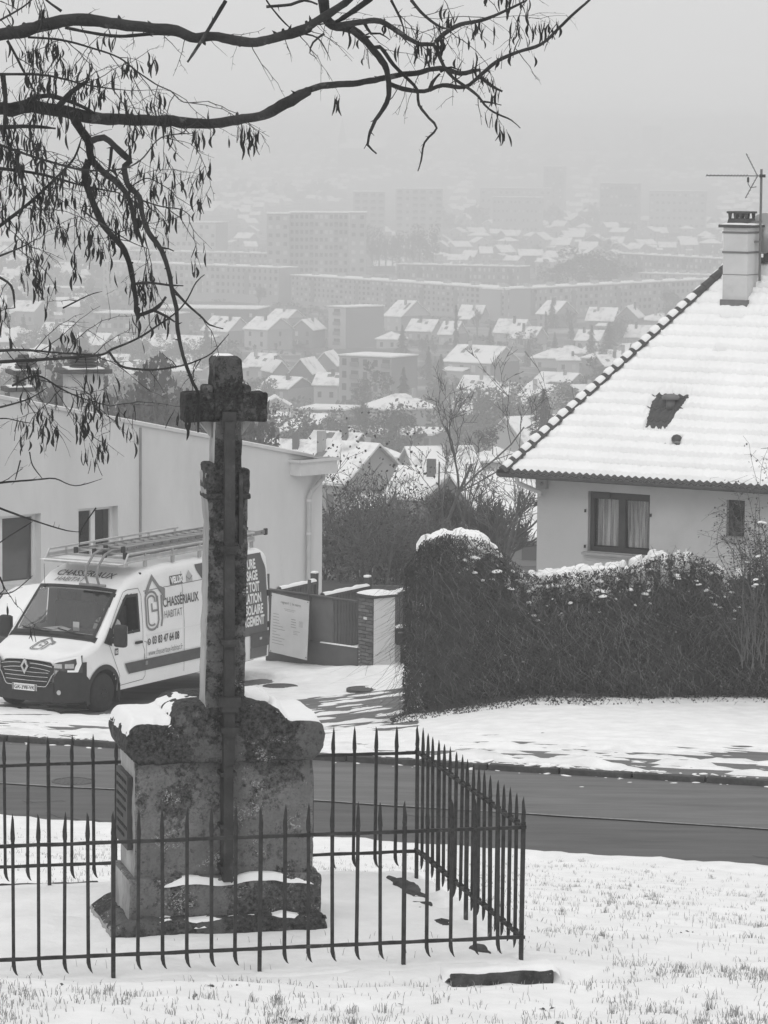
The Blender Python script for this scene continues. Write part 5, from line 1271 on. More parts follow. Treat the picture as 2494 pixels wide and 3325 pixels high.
MB().tube([Vector((0, 0, -.2)), Vector((.0, .05, 1.5)), Vector((.10, 0, 3.0)), W(-1000, 560, TD) + inv, W(-1010, 300, TD) + inv, tr_top + inv], [.30, .26, .22, .19, .15, .08], 14).build('trunk', BARK, locust, True)
twm = MB(); podpts = []; trnd = random.Random(21)
def px2w(p, dof): return W(p[0], p[1], TD + dof) + inv
def resample(P, st):
    out = []
    for i in range(len(P) - 1):
        a, b = Vector(P[i]), Vector(P[i + 1]); n = max(1, int((b - a).length / st))
        pm = Vector(P[max(i - 1, 0)]); pn = Vector(P[min(i + 2, len(P) - 1)])
        for k in range(n):
            t = k / n; out.append(.5 * ((2 * a) + (b - pm) * t + (2 * pm - 5 * a + 4 * b - pn) * t * t + (3 * a - pm - 3 * b + pn) * t ** 3))
    out.append(Vector(P[-1])); return out
def twig(p, d, ln, r, dep, dof, pods):
    """zig-zag thorny twig in world space (metres)"""
    P = [p]; n = max(3, int(ln / .035)); d = d.normalized()
    for k in range(n):
        z = .35 if k % 2 else -.35
        side = d.cross(Vector((0, 1, 0)))
        d = (d + side * z * trnd.uniform(.2, .7) + Vector((trnd.uniform(-.2, .2), trnd.uniform(-.2, .2), trnd.uniform(-.22, .14)))).normalized()
        P.append(P[-1] + d * (ln / n))
    twm.tube(P, [lerp(r, r * .35, k / n) for k in range(n + 1)], 4, False)
    for k in range(1, n):
        if trnd.random() < .6:     # thorn
            q = P[k]; t = (Vector((trnd.uniform(-1, 1), trnd.uniform(-.4, .4), trnd.uniform(-1, 1)))).normalized(); twm.tube([q, q + t * trnd.uniform(.008, .02)], [r * .7, .0003], 3, False)
        if dep and trnd.random() < .34: twig(P[k], d + Vector((trnd.uniform(-1.2, 1.2), trnd.uniform(-.5, .5), trnd.uniform(-1.4, .6))), ln * trnd.uniform(.3, .6), r * .6, dep - 1, dof, pods)
        if trnd.random() < pods * .48:
            podpts.append(P[k])
for (P, r0, r1, dof, tw, pods) in BR_:
    Q = resample(P, 16 if r0 > 3 else 10); n = len(Q); pts = []; rs = []; px_m = (TD + dof) / F
    ph_ = trnd.uniform(0, 9)
    for i, q in enumerate(Q):
        t = i / max(1, n - 1); jit = .05 * math.sin(i * .13 + ph_)
        wob = .9 if r0 > 3 else .5
        pts.append(px2w((q.x + wob * r0 * .12 * fbm(i * .6, ph_), q.y + wob * r0 * .12 * fbm(i * .6, ph_ + 5)), dof + jit))
        rs.append(lerp(r0, r1, t) * px_m * (1 + .16 * fbm(i * .45, ph_, 2)) * (1 if i < n - 2 else .7))
    mb = MB(); mb.tube(pts, rs, 9 if r0 > 7 else 6)
    for i in range(2, n - 1):
        if trnd.random() < (.22 if r0 > 2.2 else .1):   # spurs and knobs
            a = Vector((trnd.uniform(-1, 1), trnd.uniform(-.3, .3), trnd.uniform(-.6, 1))).normalized(); mb.tube([pts[i], pts[i] + a * (rs[i] * 1.25 + .004), pts[i] + a * (rs[i] + trnd.uniform(.006, .026))], [rs[i] * .55, rs[i] * .28, .0006], 5, False)
    mb.build('branch', BARK, locust, True)
    dens = {0: 0, 1: .06, 2: .13, 3: .38}[tw]
    for i in range(2, n):
        if -160 < Q[i].x < 2600 and trnd.random() < dens:
            twig(pts[i], Vector((trnd.uniform(-.5, 1), trnd.uniform(-.4, .4), trnd.uniform(-1, .5))), trnd.uniform(.10, .30 if tw < 3 else .42), .0026, 2 if tw == 3 else 1, dof, pods)
twm.build('twigs', TWIG, locust, kind='stuff')
def podmesh(k):
    r = random.Random(k); L_ = r.uniform(.040, .072); mb = MB(); bend = r.uniform(-.012, .012); pts = [(bend * math.sin(math.pi * i / 6), 0, -L_ * i / 6) for i in range(7)]
    wd = [.001, .0035, .0050, .0055, .0050, .0036, .001]
    for i in range(7):
        x, y, z = pts[i]; mb.v += [(x - wd[i], 0, z), (x, .0016, z), (x + wd[i], 0, z), (x, -.0016, z)]
    mb.f = [(i * 4 + j, i * 4 + (j + 1) % 4, i * 4 + 4 + (j + 1) % 4, i * 4 + 4 + j) for i in range(6) for j in range(4)]; mb.mi = [0] * 24
    mb.tube([(0, 0, .012), (0, 0, 0)], .0008, 3); return mb.mesh('pod', POD)
PODM = [podmesh(k) for k in range(6)]
trnd.shuffle(podpts); vis = podpts
cl = []
for p in podpts:
    for k in range(trnd.choice((1, 2, 3, 4))): cl.append(p + Vector((trnd.uniform(-.022, .022), trnd.uniform(-.02, .02), -trnd.uniform(0, .05))))
extra = MB()
for i, p in enumerate(cl):
    M = Matrix.Rotation(trnd.uniform(0, 3.1), 3, 'Z') @ Matrix.Rotation(trnd.gauss(0, .22), 3, 'X') ; sc = trnd.uniform(.75, 1.2)
    if i < 296:
        o = put('pod', trnd.choice(PODM), locust, p); o.rotation_euler = M.to_euler(); o.scale = (sc,) * 3
    elif i < 2200:
        me = trnd.choice(PODM); extra.add([p + M @ (v.co * sc) for v in me.vertices], [tuple(f.vertices) for f in me.polygons])
if extra.v: extra.build('hanging_pods', POD, locust, kind='stuff')
print('pods', len(cl), 'twig verts', len(twm.v))
# ------------------------------------------------------------ hedge swallowed by ivy
HG = thing('ivy_hedge', 'long dark hedge smothered in hanging ivy stems, patches of snow on top', 'hedge', (0, 0, 0))
hl0, hr0 = W(1345, 2340, 62.0), (9.5, 63.6)
HX0 = hl0.x
def hfront(x): return lerp(62.0, 63.8, (x - HX0) / 8) + .18 * fbm(x * .6, 2)
def htop(x):
    d = hfront(x) + .3; px = CX + x / d * F
    tab = [(1330, 1850), (1372, 1775), (1450, 1752), (1560, 1758), (1640, 1810), (1720, 1880), (1780, 1885), (1900, 1870), (2060, 1850), (2130, 1815), (2250, 1808), (2310, 1830), (2380, 1880), (2494, 1870), (2700, 1850), (3400, 1850)]
    return -(interp(tab, px) - 412 - .0 * px) / F * (d) - .02
def hbase(x): return zb(x, hfront(x)) - .1
HEDM = mat('dark_ivy_mass', .016, .045, 5, .95, .8, bscale=22)
STEM = mat('dry_ivy_stem', .10, .2, 5, .9); LEAF = mat('ivy_leaf', .025, .05, 3, .6); LEAFB = mat('dead_leaf', .14, .22, 5, .8)
mb = MB()
def hcore(u, v):
    x = lerp(HX0 + .12, 12, u); zb_, zt_ = hbase(x), htop(x) - .10
    hh_ = zt_ - zb_; s_ = v * (hh_ + 1.6)
    if s_ < hh_: t = s_ / hh_; y = hfront(x) + .15 - .25 * math.sin(math.pi * min(1, t * 1.1)) + .02; z = lerp(zb_, zt_, t); y += .35 * sm((t - .8) / .2)
    else: y = hfront(x) + .3 + (s_ - hh_); z = zt_ - .5 * ((s_ - hh_) / 1.6) ** 3 * 2
    n = .13 * fbm(x * 1.8, z * 1.8, y, 4)
    x += (1 - u) ** 12 * (.16 * fbm(z * 2.2, y, 5, 3) + .30 * max(0, (z - zb_) / hh_ - .55) ** 1.5 + .10 * (1 - min(1, (z - zb_) / hh_)))
    return (x, y + n, z + n * .6)
mb.grid(220, 60, hcore)
mb.add([hcore(0, k / 20) for k in range(21)] + [(HX0 + .2, 64.0, hbase(HX0))], [tuple(range(22))]); mb.build('ivy_mass', HEDM, HG, True)
hr = random.Random(5)
def ribbon(mb, P, w0, w1):
    vs = []; n = len(P)
    for i, p in enumerate(P):
        w_ = lerp(w0, w1, i / (n - 1)); vs += [p - Vector((w_ / 2, 0, 0)), p + Vector((w_ / 2, w_ * .4, 0))]
    mb.add(vs, [(2 * i, 2 * i + 1, 2 * i + 3, 2 * i + 2) for i in range(n - 1)])
st = MB(); stl = MB(); lf = MB(); lfb = MB()
def leafq(mb, p, s):
    a = Vector((hr.uniform(-1, 1), hr.uniform(-1, 1), hr.uniform(-1, 1))).normalized(); b = a.orthogonal().normalized(); mb.add([p - a * s, p - b * s * .6, p + a * s, p + b * s * .6], [(0, 1, 2, 3)])
for k in range(17000):
    x = HX0 - .08 + 10.5 * hr.random() ** 1.0; 
    if k % 4 == 0: x = HX0 + hr.uniform(-.15, .9)
    zb_, zt_ = hbase(x) + .0, htop(x) - .05; z = lerp(zb_ + .25, zt_ + .12, hr.random() ** .75)
    y = hfront(x) - .16 + hr.uniform(-.12, .1) + .3 * sm((z - zt_ + .4) / .5)
    p = Vector((x, y, z)); P = [p]; L_ = hr.uniform(.25, 1.1) if hr.random() < .16 else hr.uniform(.10, .38); n = 5; dx = hr.gauss(0, .5); amp = hr.gauss(0, .25)
    if x < HX0 + .35: dx *= .25; amp *= .25
    if z - L_ < zb_ - .05: L_ = z - zb_ + .05
    for i in range(n): dx += hr.gauss(0, .8) + amp; p = p + Vector((dx * L_ / n * .55, hr.uniform(-.03, .02), -L_ / n * (1 - .3 * hr.random()))); P.append(p)
    ribbon(stl if hr.random() < (.20 if x > HX0 + .9 else .08) else st, P, .009, .004)
for k in range(38000):
    x = HX0 + hr.uniform(-.15, 10.5) if k % 5 else HX0 + hr.uniform(-.2, .6); zb_, zt_ = hbase(x), htop(x); z = lerp(zb_, zt_ + .05, hr.random()); y = hfront(x) - .10 + hr.uniform(-.12, .12) + .35 * sm((z - zt_ + .4) / .5)
    leafq(lf, Vector((x, y, z)), hr.uniform(.012, .038))
for k in range(700):
    x = HX0 + hr.uniform(0, 10); z = lerp(hbase(x), htop(x), hr.random()); leafq(lfb, Vector((x, hfront(x) - .2, z)), hr.uniform(.012, .035))
# loose arcs above the top, litter at the foot
for k in range(330):
    x = HX0 + hr.uniform(0, 10.2); zt_ = htop(x); p = Vector((x, hfront(x) + hr.uniform(0, .6), zt_ - .05)); P = [p]; a = hr.uniform(.3, 2.8); L_ = hr.uniform(.15, .7)
    for i in range(6): a += hr.gauss(0, .45); p = p + Vector((math.cos(a), hr.uniform(-.2, .2), math.sin(a) * .8 - i * .12)) * L_ / 6; P.append(p)
    ribbon(st, P, .008, .003)
for k in range(2400):
    x = HX0 + (hr.uniform(-.3, 10) if k % 2 else hr.uniform(-.4, 3.2)); y = hfront(x) - .05 - 1.5 * hr.random() ** (2.2 if x < HX0 + 3 else 4)
    z0 = zb(x, y) + max(0, snow_h(x, y)); 
    if hr.random() < .5: leafq(lf, Vector((x, y, z0 + .01)), hr.uniform(.012, .04))
    else: p = Vector((x, y, z0)); ribbon(st, [p, p + Vector((hr.uniform(-.1, .1), 0, hr.uniform(.02, .12))), p + Vector((hr.uniform(-.25, .25), -.05, hr.uniform(.0, .1)))], .008, .004)
st.build('ivy_stems', mat('dark_ivy_stem', .04, .08, 5, .9), HG, kind='stuff'); stl.build('pale_ivy_stems', STEM, HG, kind='stuff'); lf.build('ivy_leaves', LEAF, HG, kind='stuff'); lfb.build('dead_leaves', LEAFB, HG, kind='stuff')
# snow resting on the hedge
mb = MB()
def hs_(u, v):
    x = lerp(HX0 + .02, 8.5, u); t = v * 1.2; zt_ = htop(x)
    yy = hfront(x) + .10 + t; drop = .50 * max(0, 1 - t / .42) ** 1.6; z = zt_ - drop - .06
    px = CX + x / (yy) * F
    m = interp([(1330, .25), (1400, .65), (1560, .6), (1610, .02), (1680, -.1), (1740, .25), (1850, .32), (1960, .36), (2080, .30), (2140, .0), (2250, -.15), (2500, -.2)], px)
    n = fbm(x * 1.5, t * 1.5, 3, 2) * .55 + fbm(x * 6.5, t * 6.5, 7, 3) * .62
    c = m * (.25 + .8 * sm(t / .5)) - .22 + n * 1.25
    c = -.22 + .30 * sm((c + .02) / .16) + .05 * max(0, c)
    return (x, yy + (.35 * max(0, -c) if t < .42 else 0), z + c)
mb.grid(620, 70, hs_)
for k in range(90):
    px = hr.choice((hr.uniform(1480, 1640), hr.uniform(1650, 2150), hr.uniform(1700, 2050), hr.uniform(2100, 2450))); x = (px - CX) / F * 62.9; e_ = hr.random() ** 2.6
    c_ = Vector((x, hfront(x) - .16 + .3 * sm(1 - e_ * 2.5), htop(x) - .14 - .62 * e_)); s_ = hr.uniform(.35, 1.5) * (1.15 - e_ * .7)
    mb.lathe([(.01, -.012 * s_), (.04 * s_, -.008 * s_), (.045 * s_, .012 * s_), (.028 * s_, .028 * s_), (.004, .033 * s_)], c_, 8, Matrix.Diagonal((hr.uniform(.8, 1.8), 1, 1)) @ Matrix.Rotation(hr.uniform(-.3, .3), 3, 'Y'))
mb.build('hedge_snow', SNOWR, HG, True, kind='stuff')
# ------------------------------------------------------------ bare trees
def bare_tree(h, seed, spread=.5, lev=5, r0=None, mult=3, up=.25, n0=None, thin=.62, rmin=.006, first=.28):
    r = random.Random(seed); tk = MB(); tw = MB()
    def grow(p, d, L_, rr, k):
        n = 4; P = [p]; 
        for i in range(n): d = (d + Vector((r.gauss(0, .13), r.gauss(0, .13), r.gauss(0, .08) + up * .12))).normalized(); P.append(P[-1] + d * L_ / n)
        m = tk if k >= lev - 1 else tw
        m.tube(P, [lerp(rr, rr * .66, i / n) for i in range(n + 1)], 6 if k >= lev - 1 else 3, False)
        if k == 0: return
        for j in range(mult if k < lev else (n0 or mult + 1)):
            t = r.uniform(first if k == lev else .35, 1); q = P[min(n, int(t * n))]
            a = d.orthogonal().normalized(); a = Matrix.Rotation(r.uniform(0, 6.28), 3, d) @ a
            grow(q, (d + a * r.uniform(.6, 1.3) * spread * 1.6 + Vector((0, 0, up))).normalized(), L_ * r.uniform(.5, .8), max(rmin, rr * thin * r.uniform(.7, 1)), k - 1)
    grow(Vector((0, 0, 0)), Vector((0, 0, 1)), h * .42, r0 or h * .018, lev); return tk, tw
BTM = mat('grey_bark', .08, .13, 5, .9); BTW = mat('grey_twigs', .10, .16, 5, .9)
def plant_tree(name, label, p, h, seed, group=None, **k):
    t = thing(name, label, 'tree', p, group=group); a, b = bare_tree(h, seed, **k); a.build('trunk', BTM, t); b.build('crown', BTW, t); return t
def gp(px, d, dz=0): p = W(px, 1500, d); p.z = ZV(p.x, d) + dz; return p
plant_tree('bare_tree', 'tall thin bare tree with open crown standing between the two buildings', gp(1440, 100), 8.2, 3, lev=6, spread=.55, up=.30, mult=2, n0=5, thin=.62, rmin=.008, r0=.055)
plant_tree('bare_tree', 'bare tree with slanting limbs just left of the house corner', gp(1640, 92), 6.4, 8, lev=6, spread=.62, up=.22, mult=2, n0=5, rmin=.008, r0=.055)
plant_tree('bare_tree', 'low bare tree with fine twigs behind the left end of the hedge', gp(1545, 96), 5.8, 11, lev=6, spread=.62, up=.2, mult=2, n0=5, rmin=.007, r0=.045)
for i, (px, d, h, lab) in enumerate([(1085, 96, 5.3, 'dense twiggy shrub right behind the corner of the rendered wall'), (1150, 101, 6.6, 'tallest twiggy shrub behind the plank fence'), (1215, 94, 4.8, 'dense twiggy shrub behind the brick pillar'), (1275, 99, 5.6, 'twiggy shrub between the brick pillar and the hedge top'), (1340, 95, 4.6, 'dense twiggy shrub touching the left end of the hedge'), (1395, 98, 4.2, 'low twiggy shrub behind the snowy hedge end')]):
    t = thing('twiggy_shrub', lab, 'shrub', gp(px, d), group='bare shrubs behind the plank fence'); mb = MB(); mb2 = MB(); rr = random.Random(40 + i)
    for k in range(6):
        a, b = bare_tree(h * rr.uniform(.5, .9), 100 + i * 10 + k, lev=4, spread=.6, mult=3, up=.15, rmin=.008, r0=.03, first=.1)
        M = Matrix.Rotation(rr.uniform(0, 6), 3, 'Z') @ Matrix.Rotation(rr.uniform(0, .3), 3, 'X'); o = Vector((rr.uniform(-.5, .5), rr.uniform(-.7, .7), 0))
        for s_ in (a, b): mb.add([M @ Vector(v) + o for v in s_.v], s_.f)
    for k in range(420):
        p = Vector((rr.gauss(0, .42), rr.gauss(0, .5), min(.92, abs(rr.gauss(0, .45))) * rr.random() ** .3 * h * .8)); s_ = rr.uniform(.02, .055); aa = Vector((rr.uniform(-1, 1), rr.uniform(-1, 1), rr.uniform(-1, 1))).normalized(); bb = aa.orthogonal(); mb2.add([p - aa * s_, p - bb * s_ * .7, p + aa * s_, p + bb * s_ * .7], [(0, 1, 2, 3)])
    mb.build('stems', BTW, t); mb2.build('leaves', mat('dull_leaf', .035, .06, 4, .8), t)
# climber at the right edge
cp = W(2470, 1930, 61.8); cp.z = zb(cp.x, 61.8)
t = thing('climbing_shrub', 'tall scrambling shrub with bare arching stems at the right edge before the house', 'shrub', cp)
mb = MB(); ml = MB(); rr = random.Random(77)
for k in range(130):
    p = Vector((rr.uniform(-.3, .5), rr.uniform(-.3, .3), rr.uniform(.6, 1.8))); P = [p]; a = rr.uniform(1.0, 2.1); L_ = rr.uniform(1.0, 3.3); n = 14
    for i in range(n): a += rr.gauss(0, .22) + (.0 if i < 9 else (.25 if a > 1.57 else -.25)); p = p + Vector((math.cos(a) * .55, rr.uniform(-.15, .15), math.sin(a))) * L_ / n; P.append(p)
    mb.tube(P, [lerp(.010, .0025, i / n) for i in range(n + 1)], 4, False)
    for i in range(4, n):
        for _ in range(2):
            q = P[i] + Vector((rr.gauss(0, .05), rr.gauss(0, .05), rr.gauss(0, .05))); s_ = rr.uniform(.008, .026); aa = Vector((rr.uniform(-1, 1), rr.uniform(-1, 1), rr.uniform(-1, 1))).normalized(); bb = aa.orthogonal(); ml.add([q - aa * s_, q - bb * s_ * .7, q + aa * s_, q + bb * s_ * .7], [(0, 1, 2, 3)])
        if rr.random() < .6: q = P[i]; mb.tube([q, q + Vector((rr.uniform(-.15, .15), 0, rr.uniform(-.02, .12))), q + Vector((rr.uniform(-.3, .3), 0, rr.uniform(-.1, .15)))], [.004, .003, .002], 3, False)
mb.build('stems', mat('grey_stem', .07, .12, 5), t); ml.build('leaves', LEAF, t)
ms = MB()
for k in range(16):
    c = Vector((rr.uniform(-.25, .5), rr.uniform(-.3, 0), rr.uniform(1.9, 3.2))); ms.lathe([(.0, -.01), (.03, -.006), (.035, .008), (.02, .02), (.004, .025)], c, 7, Matrix.Diagonal((1.5, 1, 1)) @ Matrix.Rotation(rr.uniform(-.5, .5), 3, 'Y'))
ms.build('snow', SNOWR, t, True)
# ------------------------------------------------------------ grass tips through the snow
GRM = mat('winter_grass', .17, .42, 30, .9)
mb = MB(); gr_ = random.Random(9); nb = 0
def blade(x, y, z, h, a, lean):
    w_ = .0012 + .0009 * gr_.random(); dx, dy = math.cos(a), math.sin(a); L_ = lean * h
    mb.add([(x - w_, y, z - .01), (x + w_, y, z - .01), (x + dx * L_ * .4 + w_ * .7, y + dy * L_ * .4, z + h * .6), (x + dx * L_ * .4 - w_ * .7, y + dy * L_ * .4, z + h * .6), (x + dx * L_, y + dy * L_, z + h * (.95 - lean * .3))], [(0, 1, 2, 3), (3, 2, 4)])
def lawnz(x, y): return lawn_z(x, y) + .05 * fbm(x * .9, y * .9, 0, 3) + .012 * fbm(x * 5, y * 5, 4, 2)
while nb < 6500:
    y = 15.5 + 30 * gr_.random() ** 1.7; hw = y * .125 + .4; x = gr_.uniform(-hw, hw)
    if in_pad(x, y, .28) or S(x, y) > SN - .5: continue
    d = fbm(x * .8, y * .8, 6, 3) + .02 * sm((19.8 - y) / 2) + (.18 if x > .6 else -.06); 
    if abs(x * 1 - (-.7)) < 1.6 and y < 19.3 and y > 18.2: d -= .1
    if gr_.random() > .16 + .75 * max(0, d) ** 1.1: continue
    z = lawnz(x, y); n = gr_.choice((1, 2, 2, 3, 5)) if d > .1 else gr_.choice((1, 1, 2)); a0 = gr_.uniform(0, 6.28); nb += 1
    if (x > 1.2 or y < 17.5) and gr_.random() < .02 + .05 * max(0, d): n += 10
    for k in range(n): blade(x + gr_.gauss(0, .016), y + gr_.gauss(0, .016), z, gr_.uniform(.015, .055) * (1.3 if n > 8 else 1), gr_.uniform(0, 6.28), gr_.uniform(.1, 1.1))
for k in range(60):
    a = gr_.uniform(-FW, 0); b = gr_.uniform(0, FD * .3); p = enc(a, b); blade(p.x, p.y, PADZ - .01, gr_.uniform(.02, .05), gr_.uniform(0, 6), .5)
mb.build('grass', GRM, None, kind='stuff')
mb = MB()
for k in range(46):
    y = gr_.uniform(16, 24); x = gr_.uniform(-y * .11, y * .11)
    if in_pad(x, y, .3): continue
    z = lawnz(x, y) + .006
    for q in range(gr_.choice((1, 1, 3, 5))):
        c = Vector((x + gr_.gauss(0, .02), y + gr_.gauss(0, .02), z)); s_ = gr_.uniform(.006, .018); a = gr_.uniform(0, 3); u_ = Vector((math.cos(a), math.sin(a), .2)); v_ = Vector((-math.sin(a), math.cos(a), gr_.uniform(-.2, .5)))
        mb.add([c - u_ * s_, c - v_ * s_ * .6, c + u_ * s_, c + v_ * s_ * .6 + Vector((0, 0, .006))], [(0, 1, 2, 3)])
mb.build('fallen_leaves', mat('brown_leaf', .06, .1, 5), None, kind='stuff')
# ------------------------------------------------------------ the town in the valley
cr = random.Random(12)
def solve(px, yb, d0=105):
    """distance at which the valley floor is seen at picture row yb"""
    d = d0
    while d < 5800:
        g = W(px, yb, d)
        if g.z <= ZV(g.x, d): return d
        d *= 1.006
    return 5800
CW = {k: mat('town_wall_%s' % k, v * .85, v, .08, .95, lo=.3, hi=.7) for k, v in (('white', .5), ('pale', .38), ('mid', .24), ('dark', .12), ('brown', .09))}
WDK = mat('town_window', .07); WSH = mat('town_shutter', .55); BALC = mat('town_balcony', .20); RDK = mat('town_tiles', .10, .16, .4)
WM = MB().box((0, 0, 0), (1, .12, 1)).mesh('window', WDK); WM2 = MB().box((0, 0, 0), (1, .12, 1)).mesh('window', WSH); BM = MB().box((0, 0, 0), (1, .5, 1)).mesh('balcony', BALC)
FM = MB().box((0, 0, 0), (1.28, .08, 1.22)).mesh('window', WSH)
occ = []
def bld(name, label, cat, x0, x1, yt, yb, roof='flat', rot=0, dep=None, wall='pale', rows_=0, cols=0, side=None, srows=0, scols=0, rh=.32, win=(.9, 1.3), group=None, d=None, ov=.45, chim_=1, wmix=.25, dk=.0, balc=(), snow=FSNOW, yb2=None):
    """x0..x1: photo columns of the front wall; yt: eave row, yb: foot row; rot>0 shows the right flank"""
    d = d or solve((x0 + x1) / 2, yb); sc = d / F; a = rad(rot)
    wd = (x1 - x0) * sc / math.cos(a); dep = dep or min(12, max(7, wd * .8))
    A = W(x0, yb, d + (0 if rot >= 0 else 0)); B = W(x1, yb, d)
    if rot >= 0: org = B; ux, uy = math.cos(a), -math.sin(a); loc = Vector((B.x - ux * wd, d - uy * wd, A.z))
    else: ux, uy = math.cos(a), -math.sin(a); loc = Vector((A.x, d, A.z))
    loc.z = min(A.z, ZV(loc.x, d) + 2.5); 
    h = W(x0, yt, d).z - loc.z; rz = math.atan2(uy, ux)
    t = thing(name, label, cat, loc, rz, group)
    mb = MB(); mb.box((wd / 2, dep / 2, h / 2 - 1), (wd, dep, h + 2))
    if roof in ('gable', 'gfront', 'hip'):
        r_ = dep / 2 * math.tan(rh * 1.9) if roof != 'gfront' else wd / 2 * math.tan(rh * 1.9)
        if roof == 'gable': mb.prism([(0, 0, h), (0, dep, h), (0, dep / 2, h + r_)], (wd, 0, 0))
        if roof == 'gfront': mb.prism([(0, 0, h), (wd, 0, h), (wd / 2, 0, h + r_)], (0, dep, 0))
    mb.build('wall', CW[wall], t)
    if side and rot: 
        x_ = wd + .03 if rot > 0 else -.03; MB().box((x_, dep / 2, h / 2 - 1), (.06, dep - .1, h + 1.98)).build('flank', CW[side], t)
    th = .28
    if roof == 'flat':
        MB().box((wd / 2, dep / 2, h + .12), (wd + .5, dep + .5, .3)).build('roof', snow, t); 
        MB().box((wd / 2, dep / 2, h - .12), (wd + .4, dep + .4, .2)).build('cornice', CW['mid'], t)
    else:
        m1 = MB(); o = ov
        if roof == 'gable': 
            s_ = r_ / (dep / 2); P = [(-o, -o, h - s_ * o), (wd + o, -o, h - s_ * o), (wd + o, dep / 2, h + r_), (-o, dep / 2, h + r_), (-o, dep + o, h - s_ * o), (wd + o, dep + o, h - s_ * o)]
            m1.add([(x, y, z + .05) for x, y, z in P] + [(x, y, z + th) for x, y, z in P], [(6, 7, 8, 9), (9, 8, 11, 10), (0, 1, 7, 6), (4, 10, 11, 5), (0, 6, 9, 3), (3, 9, 10, 4), (1, 2, 8, 7), (2, 5, 11, 8), (0, 3, 2, 1), (3, 4, 5, 2)])
        elif roof == 'gfront':
            s_ = r_ / (wd / 2); P = [(-o, -o, h - s_ * o), (-o, dep + o, h - s_ * o), (wd / 2, dep + o, h + r_), (wd / 2, -o, h + r_), (wd + o, -o, h - s_ * o), (wd + o, dep + o, h - s_ * o)]
            m1.add([(x, y, z + .05) for x, y, z in P] + [(x, y, z + th) for x, y, z in P], [(6, 9, 8, 7), (9, 10, 11, 8), (0, 3, 9, 6), (3, 4, 10, 9), (0, 6, 7, 1), (4, 5, 11, 10), (1, 7, 8, 2), (2, 8, 11, 5), (0, 1, 2, 3), (3, 2, 5, 4)])
        else:
            i_ = min(dep, wd) / 2 * .92; r_ = i_ * math.tan(rh * 1.9); P = [(-o, -o), (wd + o, -o), (wd + o, dep + o), (-o, dep + o)]
            q = [(i_, dep / 2), (wd - i_, dep / 2)]
            m1.add([(x, y, h - .1) for x, y in P] + [(x, y, h + .15) for x, y in P] + [(q[0][0], q[0][1], h + r_), (q[1][0], q[1][1], h + r_)], [(4, 5, 9, 8), (5, 6, 9), (6, 7, 8, 9), (7, 4, 8), (0, 1, 5, 4), (1, 2, 6, 5), (2, 3, 7, 6), (3, 0, 4, 7), (0, 3, 2, 1)])
        rf = m1.build('roof', snow, t)
        for k in range(cr.randint(0, 3) if chim_ else 0):
            t_ = cr.uniform(.25, .7); x_ = wd * cr.uniform(.15, .85)
            if roof == 'gable': MB().prism([(x_, -o * 0 + dep / 2 * t_, h + r_ * t_ + th + .03), (x_ + 1.0, dep / 2 * t_, h + r_ * t_ + th + .03), (x_ + 1.0, dep / 2 * (t_ + .22), h + r_ * (t_ + .22) + th + .03), (x_, dep / 2 * (t_ + .22), h + r_ * (t_ + .22) + th + .03)], (0, 0, .06)).build('skylight', RDK, rf)
        for k in range(chim_): MB().box((wd * cr.uniform(.2, .8), dep * (.35 if roof != 'gfront' else .6), h + r_ * .8), (.7, .6, r_ * .7 + 1.4)).build('chimney', CW[cr.choice(('mid', 'pale', 'brown'))], rf)
    if roof == 'gable' and h / (d / 1000) < 9 and cr.random() < .55 and wd > 6:
        aw, ah, ad = wd * cr.uniform(.3, .5), h * cr.uniform(.45, .75), cr.uniform(2.5, 5); ax_ = cr.uniform(0, wd - aw) if cr.random() < .6 else -aw * .6
        MB().box((ax_ + aw / 2, -ad / 2, ah / 2 - 1), (aw, ad - .02, ah + 2)).build('annexe', CW[wall], t); m2 = MB(); m2.prism([(ax_ - .2, -ad - .2, ah), (ax_ + aw + .2, -ad - .2, ah), (ax_ + aw + .2, -.03, ah + ad * .2), (ax_ - .2, -.03, ah + ad * .2)], (0, 0, .22)); m2.build('annexe_roof', snow, t)
        for q in (.3, .7): put('window', WM, t, (ax_ + aw * q, -ad, ah * .5), scale=(.8, 1, 1.0))
    if rows_ and cols:
        sh_ = h / rows_; cw = wd / cols
        for i in range(rows_):
            for j in range(cols):
                x = (j + .5) * cw; z = (i + .45) * sh_ + .1
                if j in balc:
                    put('balcony', BM, t, (x, -.2, z - .45), scale=(min(cw * .8, 3), 1, 1.0)); put('window', WM, t, (x, 0, z + .5), scale=(min(cw * .7, 2.6), 1, .9)); continue
                m_ = WM2 if cr.random() < wmix else WM
                w_, hgt = min(win[0], cw * .6), min(win[1], sh_ * .55)
                put('window', m_, t, (x, -.0, z), scale=(w_, 1, hgt))
    if srows and scols and rot:
        x_ = wd + .06 if rot > 0 else -.06; sh_ = h / srows; cw = dep / scols
        for i in range(srows):
            for j in range(scols): put('window', WM, t, (x_, (j + .5) * cw, (i + .45) * sh_ + .1), rz=math.pi / 2, scale=(min(win[0], cw * .6), 1, min(win[1], sh_ * .5)))
    occ.append((x0 - 10, x1 + dep * abs(math.sin(a)) / sc + 10, yt - 40, yb)); return t
G_ = 'gable'
